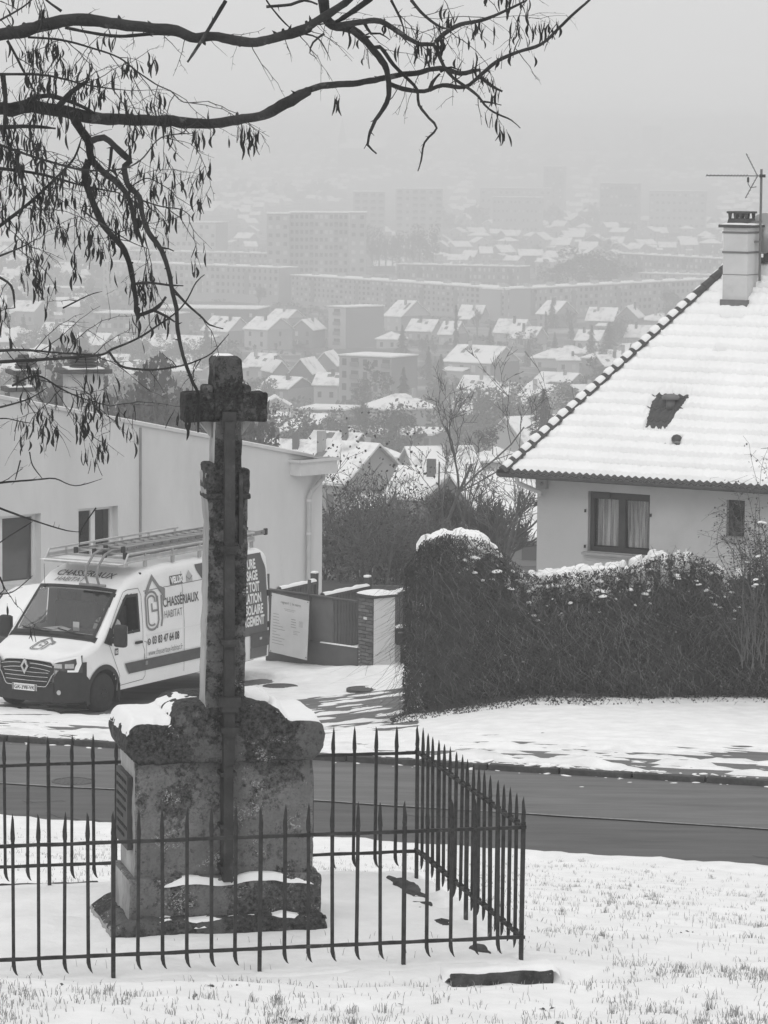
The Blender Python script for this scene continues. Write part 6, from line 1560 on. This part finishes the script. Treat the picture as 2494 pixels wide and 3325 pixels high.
# near houses below the hedge line
bld('house', 'dark-walled house with broad snowy roof just left of the rendered house corner', 'house', 1560, 1790, 1665, 1800, G_, -25, wall='dark', rows_=0, dep=9, chim_=0, rh=.25)
bld('house', 'low pale garage under snow seen through the bare tree by the house corner', 'garage', 1590, 1760, 1745, 1840, G_, 10, wall='mid', rows_=1, cols=2, dep=6, rh=.22, chim_=0)
bld('house', 'house with long snowy roof behind the tall thin bare tree', 'house', 1260, 1480, 1620, 1740, G_, 18, wall='mid', dep=8, rows_=1, cols=3, rh=.26)
bld('house', 'house with stepped snowy roof above the twiggy shrubs', 'house', 1360, 1560, 1545, 1625, G_, -15, wall='pale', dep=9, rows_=1, cols=3, rh=.28)
bld('house', 'small snowy house left of the hip tile edge, low down', 'house', 1520, 1650, 1500, 1580, 'hip', 12, wall='white', rows_=1, cols=2, dep=8)
bld('house', 'snow covered shed between shrubs behind the plank fence', 'shed', 1150, 1260, 1660, 1730, G_, 15, wall='mid', dep=5, chim_=0, rh=.2)
# the recognisable middle distance
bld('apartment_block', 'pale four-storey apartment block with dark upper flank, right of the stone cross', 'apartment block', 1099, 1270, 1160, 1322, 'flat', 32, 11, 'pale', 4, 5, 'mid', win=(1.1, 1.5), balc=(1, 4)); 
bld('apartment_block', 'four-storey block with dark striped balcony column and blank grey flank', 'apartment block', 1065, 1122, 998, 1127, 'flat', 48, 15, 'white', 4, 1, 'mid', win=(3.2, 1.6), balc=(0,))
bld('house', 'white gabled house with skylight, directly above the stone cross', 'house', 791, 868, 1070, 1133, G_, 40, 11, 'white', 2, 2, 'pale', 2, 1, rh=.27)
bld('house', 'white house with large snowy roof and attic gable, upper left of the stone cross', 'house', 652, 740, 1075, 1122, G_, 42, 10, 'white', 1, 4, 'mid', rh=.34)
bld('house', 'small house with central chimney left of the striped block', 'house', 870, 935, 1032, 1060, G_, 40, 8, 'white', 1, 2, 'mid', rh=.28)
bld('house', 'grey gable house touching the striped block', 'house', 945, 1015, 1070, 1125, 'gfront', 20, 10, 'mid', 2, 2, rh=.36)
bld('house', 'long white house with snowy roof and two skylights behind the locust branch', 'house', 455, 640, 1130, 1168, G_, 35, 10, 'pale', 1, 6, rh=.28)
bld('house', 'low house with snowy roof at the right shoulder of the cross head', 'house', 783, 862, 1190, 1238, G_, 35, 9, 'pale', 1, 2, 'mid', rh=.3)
bld('house', 'long low house with smooth snowy roof above the right cross arm', 'house', 840, 935, 1262, 1310, G_, 35, 10, 'mid', 1, 2, 'pale', rh=.22)
bld('house', 'brown gabled house with two attic windows left of the pale apartment block', 'house', 1015, 1090, 1185, 1230, 'gfront', 12, 10, 'mid', 1, 2, rh=.42)
bld('house', 'steep gabled house behind the low snowy roof right of the cross', 'house', 940, 1010, 1210, 1260, 'gfront', 18, 10, 'dark', 1, 2, rh=.45)
bld('house', 'steep gabled cottage nearer the cross head', 'house', 888, 940, 1205, 1250, 'gfront', -18, 10, 'mid', 1, 1, rh=.45)
bld('house', 'white house with snowy roof leaning against the pale apartment block', 'house', 1018, 1095, 1250, 1310, G_, 15, 8, 'white', 1, 2, rh=.28)
bld('flat_roof_hall', 'wide low hall with a flat snowy roof below the pale apartment block', 'hall', 965, 1115, 1332, 1362, 'flat', 18, 12, 'mid', 1, 6)
bld('flat_roof_hall', 'long low sheds with flat snowy roofs above the thin bare tree', 'shed', 1080, 1400, 1412, 1452, 'flat', 12, 14, 'mid', 1, 10)
bld('house', 'house with wide snowy roof behind the dark shrub right of the cross', 'house', 840, 1010, 1400, 1440, G_, 25, 12, 'pale', 1, 5, rh=.2)
bld('house', 'three-storey house with closed shutters and long dark gable', 'house', 1445, 1592, 1178, 1262, G_, 35, 13, 'pale', 2, 4, 'dark', rh=.27, win=(1.1, 1.7), wmix=.6)
bld('house', 'wide single-storey house with a clean snowy roof near the hip tiles', 'house', 1738, 1850, 1240, 1268, G_, 30, 9, 'mid', 1, 4, 'dark', rh=.2)
bld('house', 'white house with garage door and steep snowy roof beside the big conifer', 'house', 1668, 1750, 1315, 1385, G_, 38, 11, 'white', 2, 2, 'pale', rh=.3)
bld('house', 'cream house with a snowy pitched roof left of the garage house', 'house', 1565, 1640, 1295, 1355, G_, 35, 9, 'pale', 2, 2, 'mid', rh=.3)
bld('house', 'low stepped white house behind the three-storey shuttered house', 'house', 1490, 1575, 1262, 1300, G_, 25, 8, 'pale', 1, 3, rh=.3)
bld('house', 'house with snow-laden roof window in front of the sheds', 'house', 1455, 1575, 1345, 1395, G_, 30, 8, 'mid', 1, 3, rh=.3)
bld('house', 'white house with tall pale front, right of the striped block', 'house', 1248, 1302, 1027, 1080, G_, 42, 14, 'white', 2, 2, 'mid', rh=.3)
bld('house', 'bungalow left of the pointed conifer', 'house', 1222, 1290, 1102, 1135, 'hip', 20, 8, 'white', 1, 2)
bld('house', 'gabled house pair behind the narrow cypress', 'house', 1490, 1560, 1025, 1052, G_, 20, 8, 'pale', 1, 3, rh=.35)
bld('house', 'white house with two snowy roof planes right of the cypress', 'house', 1605, 1690, 1080, 1128, G_, 25, 9, 'white', 2, 3, rh=.35)
bld('house', 'house with porch left of the cypress', 'house', 1425, 1475, 1085, 1125, G_, 25, 9, 'white', 1, 2, 'mid', rh=.34)
bld('house', 'pale house with bare flank below the long bar block', 'house', 1745, 1800, 1020, 1070, G_, 40, 12, 'pale', 2, 2, 'mid', rh=.3)
bld('house', 'low pale house left of the dark spreading conifer', 'house', 1870, 1945, 1105, 1140, G_, 22, 8, 'white', 1, 3, rh=.3)
bld('house', 'house with steep snowy roof beneath the bar block, near the hip tiles', 'house', 1905, 1990, 1040, 1080, G_, 20, 9, 'mid', 1, 3, rh=.36)
bld('house', 'grey gable-fronted villa close to the snowy hip tiles', 'house', 2000, 2070, 1030, 1085, 'gfront', 15, 10, 'mid', 2, 2, rh=.40)
bld('house', 'house with patchy snow on its roof, last before the hip tiles', 'house', 2032, 2120, 1095, 1128, G_, 22, 9, 'pale', 1, 3, rh=.32)
bld('house', 'L-shaped white house with glazed porch, centre right', 'house', 1655, 1735, 1098, 1130, G_, 30, 8, 'pale', 1, 3, rh=.34)
bld('house', 'row house with snowy roof right of the striped block, in front', 'house', 1320, 1400, 1075, 1110, G_, 25, 9, 'pale', 1, 3, rh=.32)
bld('institution', 'long institutional building with dark mansard and many windows behind the locust twigs', 'building', 300, 560, 1020, 1100, 'flat', 18, 14, 'mid', 3, 13, win=(1.2, 1.8))
bld('warehouse', 'long dark-roofed warehouse behind the locust branch', 'warehouse', 500, 835, 1002, 1040, 'flat', 10, 20, 'brown', 1, 8)
bld('pavilion', 'low flat pavilions with snowy roofs at the far left', 'pavilion', 100, 270, 935, 975, 'flat', 15, 12, 'pale', 1, 9)
bld('gymnasium', 'curved-looking snowy hall in front of the left bar block', 'hall', 640, 760, 948, 985, G_, 20, 14, 'mid', 1, 4, rh=.2)
for i, (x0, x1, yt, yb, nm) in enumerate([(30, 110, 1010, 1060, 'house at the left edge behind the dense pod clusters'), (120, 210, 1085, 1130, 'snowy house low on the left behind thorny twigs'), (230, 330, 1120, 1165, 'house with snowy roof above the white chimney'), (345, 440, 1135, 1180, 'house with patched snow left of the long white house')]):
    bld('house', nm, 'house', x0, x1, yt, yb, G_, 28, 9, cr.choice(('pale', 'mid')), 1, 3, rh=.3)
# bars of flats
def barblock(label, x0, y0, x1, y1, hpx, d0, d1, rows_, cols, wall='pale', dep=11, boxes=8, bal=True):
    A = W(x0, y0, d0); B = W(x1, y1, d1); d = B - A; ln = math.hypot(d.x, d.y); h = hpx * (d0 + d1) / 2 / F
    top_ = (A.z + B.z) / 2; t = thing('bar_of_flats', label, 'apartment block', (A.x, A.y, top_ - h), math.atan2(d.y, d.x), 'long bars of flats')
    MB().box((ln / 2, dep / 2, h / 2 - 3), (ln, dep, h + 6)).build('wall', CW[wall], t)
    MB().box((ln / 2, dep / 2, h + .15), (ln + .4, dep + .4, .35)).build('roof', FSNOW, t)
    sh_ = h / rows_; cw = ln / cols
    for i in range(rows_):
        for j in range(cols):
            m_ = WM2 if cr.random() < .35 else WM; put('window', m_, t, ((j + .5) * cw, 0, (i + .5) * sh_), scale=(cw * .34 * (1.5 if (j // 3) % 2 else 1), 1, sh_ * .5))
    if bal:
        k = 5
        while k < cols:
            MB().box((k * cw, -.05, h * .45), (cw * .9, .3, h * .82)).build('stair_bay', CW['mid' if wall != 'mid' else 'dark'], t); k += cr.randint(7, 10)
    for k in range(boxes): MB().box((ln * (k + .5) / boxes, dep / 2, h + .8), (2.2, 2, 1.3)).build('roof_box', CW['pale'], t)
    occ.append((x0, x1, min(y0, y1) - 10, max(y0, y1) + hpx)); return t
barblock('long bar of flats sloping down to the right in front of the slab tower', 945, 890, 1640, 942, 88, 1330, 1230, 5, 46)
barblock('long bar of flats rising to the right behind the dark wood', 1645, 942, 2345, 905, 88, 1230, 1330, 4, 44, boxes=10)
barblock('bar of flats partly hidden by locust twigs, left of the slab tower', 335, 842, 905, 878, 92, 1380, 1330, 4, 34)
barblock('thin bar of flats behind the left one', 420, 812, 870, 826, 50, 1520, 1500, 3, 28)
barblock('short bar of flats right of the round dark trees', 1290, 858, 1690, 866, 70, 1500, 1480, 3, 26, 'mid')
barblock('distant bar of flats above the dark wood near the chimney', 2005, 822, 2360, 842, 60, 1560, 1500, 3, 24, 'mid')
barblock('low bar of flats just left of the white chimney', 2075, 886, 2350, 896, 60, 1440, 1420, 3, 18)
def tower(label, x0, x1, yt, yb, d, rows_, cols, rot=0, wall='pale', dep=14, side='pale', balc=()):
    return bld('tower_block', label, 'tower block', x0, x1, yt, yb, 'flat', rot, dep, wall, rows_, cols, side, win=(1.5, 1.5), d=d, balc=balc)
tower('tall slab tower with dark spandrels standing behind the long bar', 940, 1130, 690, 905, 1480, 9, 12, 0, 'pale', balc=(4, 9))
tower('blank left wing of the tall slab tower', 866, 938, 694, 905, 1470, 8, 3, 0, 'pale')
tower('right wing of the tall slab tower', 1134, 1188, 690, 900, 1475, 8, 2, 0, 'pale')
tower('square tower block behind the locust branch, left of the slab tower', 529, 700, 722, 830, 1640, 5, 9, 20, 'white')
tower('pale tower block at the left edge behind the twigs', 150, 300, 735, 860, 1600, 6, 8, 15, 'pale')
tower('striped balcony tower in the haze above the slab tower', 1147, 1250, 622, 735, 2050, 7, 4, 0, 'pale', balc=(0, 1, 2, 3))
tower('wide striped balcony tower to its right in the haze', 1285, 1437, 612, 735, 2000, 8, 6, 0, 'pale', balc=(0, 2, 3, 5))
tower('hazy tower block with grey front, right of centre', 1765, 1830, 540, 650, 2600, 7, 3, 10, 'mid')  # mid grey front wall, paler flank
tower('very faint tall tower against the fog, upper right', 2085, 2145, 408, 470, 4300, 10, 3, 10, 'brown')
tower('faint office block at the right in the fog', 1950, 2070, 595, 690, 2300, 5, 8, 12, 'mid')
tower('faint pale block right of the office block', 2110, 2290, 620, 700, 2250, 5, 10, 8, 'pale')
tower('faint long factory in the upper middle fog', 1560, 1790, 610, 680, 2400, 4, 12, 5, 'pale')
bld('hospital', 'long pale hospital wing in the haze above the terraces', 'building', 1600, 1760, 640, 720, 'flat', 5, 14, 'pale', 4, 12, d=2150)
# church
cd = 3700; a = W(1111, 520, cd); t = thing('church', 'faint church with a thin spire in the fog under the branches', 'church', (a.x, cd, a.z - 4))
MB().box((20, 0, 8), (46, 14, 16)).build('nave', CW['mid'], t); MB().prism([(-3, -8, 16), (-3, 8, 16), (-3, 0, 25)], (46, 0, 0)).build('roof', FSNOW, t); MB().box((0, 0, 12), (8, 8, 26)).build('tower', CW['mid'], t)
MB().add([(-4, -4, 25), (4, -4, 25), (4, 4, 25), (-4, 4, 25), (0, 0, 47)], [(0, 1, 4), (1, 2, 4), (2, 3, 4), (3, 0, 4), (3, 2, 1, 0)]).build('spire', CW['brown'], t)
# trees in the town
CON = mat('conifer_needles', .012, .03, .5, .95); FOL = mat('bare_crown', .045, .08, .5, .95); EVG = mat('dark_evergreen', .018, .04, .5, .95)
def conifer_mesh(seed, n=520, tight=.22):
    r = random.Random(seed); mb = MB()
    for k in range(n):
        t = r.random() ** .7; z = 1 - t * .92; rad_ = tight * t * (1 + .25 * math.sin(z * 34)) * r.uniform(.55, 1.05); a = r.uniform(0, 6.28); p = Vector((rad_ * math.cos(a), rad_ * math.sin(a), z)); s_ = r.uniform(.02, .045)
        o = Vector((math.cos(a), math.sin(a), -.45)).normalized(); b = Vector((-math.sin(a), math.cos(a), 0))
        mb.add([p - o * s_ - b * s_ * .5, p + o * s_ * 1.2, p - o * s_ + b * s_ * .5, p - o * s_ * .6 + Vector((0, 0, s_ * .6))], [(0, 1, 2), (0, 3, 1), (3, 2, 1)])
    mb.tube([(0, 0, .06), (0, 0, 1.0)], [tight * .35, .004], 7); return mb.mesh('crown', CON)
def crown_mesh(seed, n=1500, m=FOL, sx=.42, sz=.40, cz=.58, sh=.026):
    r = random.Random(seed); mb = MB(); L_ = [(Vector((r.gauss(0, sx * .5), r.gauss(0, sx * .5), cz + r.gauss(0, sz * .42))), r.uniform(.10, .2)) for _ in range(14)]
    for k in range(n):
        c, q = r.choice(L_); d = Vector((r.gauss(0, 1), r.gauss(0, 1), r.gauss(0, 1))).normalized(); p = c + d * q * r.uniform(.5, 1.1); s_ = r.uniform(.5, 1.5) * sh
        a = Vector((r.gauss(0, 1), r.gauss(0, 1), r.gauss(0, 1))).normalized(); b = a.orthogonal().normalized(); mb.add([p - a * s_, p - b * s_ * .6, p + a * s_, p + b * s_ * .6], [(0, 1, 2, 3)])
    return mb.mesh('crown', m)
def bare_mesh(seed):
    a, b = bare_tree(1.0, seed, lev=4, spread=.42, mult=4, up=.3, rmin=.004, r0=.014); mb = MB(); mb.add(a.v, a.f); mb.add(b.v, b.f); return mb.mesh('crown', FOL)
CM = [conifer_mesh(k) for k in range(3)]; NM = [conifer_mesh(9, 400, .075)]; KM = [crown_mesh(k) for k in range(4)]; EM = [crown_mesh(20 + k, 1300, EVG, .5, .36, .52, .026) for k in range(3)]; BMs = [bare_mesh(k) for k in range(4)]
TRK = MB().tube([(0, 0, -.05), (0, 0, .55)], [.02, .012], 6).mesh('trunk', BTM)
def ttree(kind, px, ytop, yb, label, wf=1.0, group=None, d=None):
    d = d or solve(px, yb); p = W(px, yb, d); h = W(px, ytop, d).z - p.z; ms_ = {'conifer': CM, 'cypress': NM, 'round': KM, 'evergreen': EM, 'bare': BMs}[kind]
    t = thing({'conifer': 'conifer', 'cypress': 'cypress', 'round': 'round_tree', 'evergreen': 'evergreen_tree', 'bare': 'bare_tree'}[kind], label, 'tree', p, cr.uniform(0, 6), group)
    c = put('crown', cr.choice(ms_), t, scale=(h * wf, h * wf, h)); put('trunk', TRK, t, scale=(h, h, h)); return t
ttree('conifer', 1306, 1055, 1165, 'pointed conifer right of the striped block', 1.1)
ttree('conifer', 1592, 1060, 1150, 'conifer behind the white houses right of the cypress', 1.1)
ttree('conifer', 1976, 1045, 1180, 'spreading dark conifer under the long bar on the right', 1.5)
ttree('conifer', 1764, 1262, 1425, 'biggest dark conifer touching the hip tiles', 1.5, d=420)
ttree('cypress', 1480, 990, 1150, 'narrow cypress rising like a pole in the middle of the houses', .9)
ttree('cypress', 1772, 1010, 1110, 'slender dark tree between pale houses')
ttree('evergreen', 1600, 1375, 1470, 'round dark evergreen in front of the garage house', 1.2, d=400)
ttree('evergreen', 1178, 1262, 1335, 'round dark evergreen in front of the pale apartment block', 1.1)
ttree('evergreen', 985, 1365, 1450, 'dark bush-like evergreen right of the cross arm', 1.2)
ttree('evergreen', 1245, 805, 885, 'round dark tree at the end of the short bar', 1.4)
ttree('conifer', 1150, 1385, 1450, 'small conifer left of the long low sheds', 1)
ttree('bare', 860, 1355, 1445, 'pale bare tree right of the cross shaft', 1.1); ttree('bare', 1065, 920, 1000, 'bare tree before the long bar', 1.0); ttree('bare', 840, 900, 1000, 'dark bare tree left of the slab tower', 1.2)
for i in range(9):   # the dark wooded knoll right of centre
    px = 1790 + i * 26 + cr.uniform(-8, 8); ttree('evergreen', px, 800 + 60 * abs(i - 5) / 5 + cr.uniform(-8, 8), 925, 'dark tree on the wooded knoll behind the long bar', 1.3, 'trees of the wooded knoll behind the long bar', d=1420)
for i in range(12): ttree(cr.choice(('bare', 'round')), 1165 + i * 22, cr.uniform(715, 760), 860, 'poplar in the row right of the slab tower', .8, 'poplars right of the slab tower', d=1600)
for i in range(34):  # wooded slope straight behind the rendered building
    px = cr.uniform(60, 840); d = cr.uniform(200, 330); g = gp(px, d); ytop = cr.uniform(1205, 1260) + max(0, px - 690) * 1.1 + (d < 240) * 40
    h = W(px, ytop, d).z - g.z; t = thing('woodland_tree', 'dark bare tree on the wooded slope behind the rendered building', 'tree', g, cr.uniform(0, 6), 'trees of the wooded slope behind the rendered building'); put('crown', cr.choice(EM + KM), t, scale=(h * .6, h * .6, h)); put('trunk', TRK, t, scale=(h, h, h))
for i in range(30):  # brush behind the shrubs
    px = cr.uniform(1050, 1650); d = cr.uniform(118, 210); g = gp(px, d); h = cr.uniform(2.5, 5); t = thing('scrub_tree', 'low bare scrub tree on the slope below the hedge', 'tree', g, cr.uniform(0, 6), 'scrub on the slope below the hedge'); put('crown', cr.choice(BMs), t, scale=(h * 1.2, h * 1.2, h)); put('trunk', TRK, t, scale=(h, h, h))
# the rest of the town: rows of small houses and gardens filling the valley floor
placed = []
FARW = {k: MB() for k in ('white', 'pale', 'mid')}; FARR = MB()
MARKS = [(1480, 1080, 'the narrow cypress'), (1306, 1110, 'the pointed conifer'), (1140, 1070, 'the striped block'), (1180, 1240, 'the pale apartment block'), (1520, 1215, 'the three-storey shuttered house'), (725, 1250, 'the cross head'), (1590, 1110, 'the conifer amid white houses'),
 (1976, 1110, 'the spreading conifer'), (1764, 1340, 'the biggest conifer'), (1245, 850, 'the round dark trees'), (1030, 790, 'the slab tower'), (1900, 860, 'the wooded knoll'), (640, 770, 'the square tower block'), (1480, 870, 'the short bar of flats'), (1300, 930, 'the long bar bend'),
 (2200, 840, 'the distant bar of flats'), (1350, 680, 'the wide balcony tower'), (420, 1040, 'the mansard building'), (230, 1170, 'the white chimney'), (185, 950, 'the flat pavilions'), (220, 800, 'the pale edge tower'), (700, 1020, 'the dark-roofed warehouse'), (1240, 1430, 'the long low sheds'), (930, 1420, 'the cross arm'), (1040, 1345, 'the wide flat hall'), (860, 1090, 'the skylight house'), (1700, 1350, 'the garage house'), (1650, 1000, 'the long bar on the right'), (2150, 1000, 'the hip tiles'), (1450, 1560, 'the tall bare tree')]
def where(px, y):
    m = min(MARKS, key=lambda q: math.hypot(px - q[0], (y - q[1]) * 1.5)); dx, dy = px - m[0], y - m[1]
    far = 'well ' if math.hypot(dx, dy) > 150 else 'just '
    if abs(dx) > 2 * abs(dy): r = 'left of' if dx < 0 else 'right of'
    elif abs(dy) > 2 * abs(dx): r = 'above' if dy < 0 else 'below'
    else: r = ('above' if dy < 0 else 'below') + ' and ' + ('left of' if dx < 0 else 'right of')
    return far + r + ' ' + m[2]
tone = {'white': 'white', 'pale': 'pale', 'mid': 'grey', 'dark': 'dark'}
bands = [(1560, 1700, 9), (1480, 1560, 12), (1380, 1480, 24), (1260, 1380, 48), (1140, 1260, 80), (1040, 1140, 96), (960, 1040, 60), (880, 960, 30), (800, 880, 66), (742, 800, 60), (670, 742, 110), (610, 670, 120), (560, 610, 160), (500, 560, 190), (440, 500, 170)]
for (ya, yb_, cnt) in bands:
    tries = 0; k = 0
    while k < cnt and tries < cnt * 24:
        tries += 1; px = cr.uniform(-60, 2450); y = cr.uniform(ya, yb_); d = solve(px, y); sc = F / d; w_ = cr.uniform(5.5, 10.5) * sc; h_ = cr.choice((3.0, 3.4, 5.6, 6)) * sc
        if y > 1200 and px > 2494 - (y - 890) * 1.1 + 120: continue
        if y > 1300 and px < 760: continue
        if any(x0 - w_ < px < x1 and y - h_ < yy + 6 and y > yt_ + 22 for x0, x1, yt_, yy in occ): continue
        if any(abs(px - q[0]) < (w_ + q[2]) * .42 and abs(y - q[1]) < h_ * .55 for q in placed): continue
        placed.append((px, y, w_)); wl = cr.choice(('white', 'white', 'pale', 'pale', 'pale', 'mid', 'dark')); rf = cr.choice((G_, G_, 'gfront', 'hip')); big = h_ / sc > 5
        if y < 742:
            rz_ = rad(cr.uniform(-35, 42)); wm, hm_ = w_ / sc, h_ / sc; g = W(px, y, d); dp2 = cr.uniform(7, 10); Mz = Matrix.Rotation(rz_, 3, 'Z'); rr_ = dp2 * .28
            FARW[wl if wl != 'dark' else 'mid'].add([Mz @ Vector(v) + g for v in [(0, 0, -2), (wm, 0, -2), (wm, dp2, -2), (0, dp2, -2), (0, 0, hm_), (wm, 0, hm_), (wm, dp2, hm_), (0, dp2, hm_), (0, dp2 / 2, hm_ + rr_), (wm, dp2 / 2, hm_ + rr_)]], [(0, 1, 5, 4), (1, 2, 6, 9, 5), (2, 3, 7, 6), (3, 0, 4, 8, 7)])
            FARR.add([Mz @ Vector(v) + g for v in [(-.4, -.4, hm_ - .1), (wm + .4, -.4, hm_ - .1), (wm + .4, dp2 / 2, hm_ + rr_ + .2), (-.4, dp2 / 2, hm_ + rr_ + .2), (wm + .4, dp2 + .4, hm_ - .1), (-.4, dp2 + .4, hm_ - .1)]], [(0, 1, 2, 3), (3, 2, 4, 5)]); k += 1; continue
        lab = '%s%s %s, %s' % ('two-storey ' if big else 'low ', tone[wl], {G_: 'gabled house', 'gfront': 'gable-fronted house', 'hip': 'hip-roofed house'}[rf], where(px, y)); grp = 'town houses, ' + lab
        bld('house', lab, 'house', px, px + w_, y - h_, y, rf, cr.uniform(-35, 42), cr.uniform(7, 10), wl, (2 if big else 1) if d < 2300 else 0, max(2, int(w_ / sc / 3.2)), None, rh=cr.uniform(.24, .34), group=grp, chim_=1 if d < 1500 else 0, snow=FSNOW); occ.pop(); k += 1
for k in FARW: FARW[k].build('distant_house_walls', CW[k], None, kind='stuff')
FARR.build('distant_snowy_roofs', FSNOW, None, kind='stuff')
for i in range(600):
    y = cr.choice((cr.uniform(1060, 1560), cr.uniform(560, 1160), cr.uniform(1000, 1330))); px = cr.uniform(-60, 2450)
    if y > 1200 and px > 2494 - (y - 890) * 1.1 + 80: continue
    if any(x0 < px < x1 and yt_ - 8 < y < yy for x0, x1, yt_, yy in occ): continue
    d = solve(px, y); h = cr.uniform(5, 12); kind = cr.choice(('bare', 'bare', 'round', 'round', 'evergreen', 'conifer')); p = W(px, y, d)
    if i >= 400 and d > 1500: continue
    t = thing({'bare': 'bare_tree', 'round': 'bare_tree', 'evergreen': 'evergreen_tree', 'conifer': 'conifer'}[kind], {'bare': 'bare garden tree, ', 'round': 'bushy grey tree, ', 'evergreen': 'dark evergreen, ', 'conifer': 'dark conifer, '}[kind] + where(px, y), 'tree', p, cr.uniform(0, 6), {'bare': 'bare garden trees, ', 'round': 'bushy grey trees, ', 'evergreen': 'dark evergreens, ', 'conifer': 'dark conifers, '}[kind] + where(px, y))
    put('crown', cr.choice({'bare': BMs, 'round': KM, 'evergreen': EM, 'conifer': CM}[kind]), t, scale=(h, h, h)); put('trunk', TRK, t, scale=(h, h, h))
# shrubs, hedges and garden clutter between the houses
mb = MB(); wr_ = random.Random(18)
for k in range(1500):
    y = wr_.uniform(1000, 1600) if k % 3 else wr_.uniform(720, 1000); px = wr_.uniform(-60, 2450)
    if y > 1200 and px > 2494 - (y - 890) * 1.1 + 80: continue
    d = solve(px, y); p = W(px, y, d); a = wr_.uniform(0, 3.14); L_ = wr_.uniform(1.5, 9)
    for j in range(14):
        q = p + Vector((math.cos(a), math.sin(a), 0)) * wr_.uniform(-L_, L_) * .5 + Vector((0, wr_.uniform(-.8, .8), wr_.uniform(0, 1.6))); s_ = wr_.uniform(.3, .8)
        u_ = Vector((wr_.gauss(0, 1), wr_.gauss(0, 1), wr_.gauss(0, 1))).normalized(); b = u_.orthogonal().normalized(); mb.add([q - u_ * s_, q - b * s_, q + u_ * s_, q + b * s_], [(0, 1, 2, 3)])
mb.build('garden_shrubs', FOL, None, kind='stuff')
# far woods that read as one dark mass
mb = MB(); wr_ = random.Random(8)
for (xa, xb, yy, hh_, n) in ((1400, 2000, 735, 14, 900), (560, 760, 560, 18, 500), (-50, 620, 905, 12, 700), (930, 1120, 640, 14, 400), (1500, 2400, 560, 16, 900), (0, 900, 640, 14, 800), (1050, 1400, 560, 16, 400), (200, 2400, 500, 22, 1500), (-100, 500, 1000, 12, 500)):
    for k in range(n):
        px = wr_.uniform(xa, xb); d = solve(px, yy + wr_.uniform(-12, 12)); p = W(px, yy, d); p.z = ZV(p.x, d) + hh_ * wr_.random() * (.6 + .4 * math.sin(px * .05)); s_ = wr_.uniform(.6, 2.0) * (d / 1500)
        a = Vector((wr_.gauss(0, 1), wr_.gauss(0, 1), wr_.gauss(0, 1))).normalized(); b = a.orthogonal().normalized(); mb.add([p - a * s_, p - b * s_, p + a * s_, p + b * s_], [(0, 1, 2, 3)])
mb.build('far_woods', FOL, None, kind='stuff')
# ------------------------------------------------------------ the air
hz = MB().box((0, 2950, -32), (3200, 6000, 78)).build('haze', bpy.data.materials.new('haze_air'), None, kind='stuff')
m = hz.data.materials[0]; m.use_nodes = True; nt = m.node_tree; nt.nodes.clear(); o = nt.nodes.new('ShaderNodeOutputMaterial'); v = nt.nodes.new('ShaderNodeVolumePrincipled')
v.inputs['Color'].default_value = (.995, .995, .995, 1); v.inputs['Density'].default_value = HAZE; v.inputs['Anisotropy'].default_value = .0; nt.links.new(v.outputs[0], o.inputs['Volume'])
print('objects', len(bpy.data.objects), 'meshes', len(bpy.data.meshes), 'tris ~', sum(len(me.polygons) for me in bpy.data.meshes) * 2)
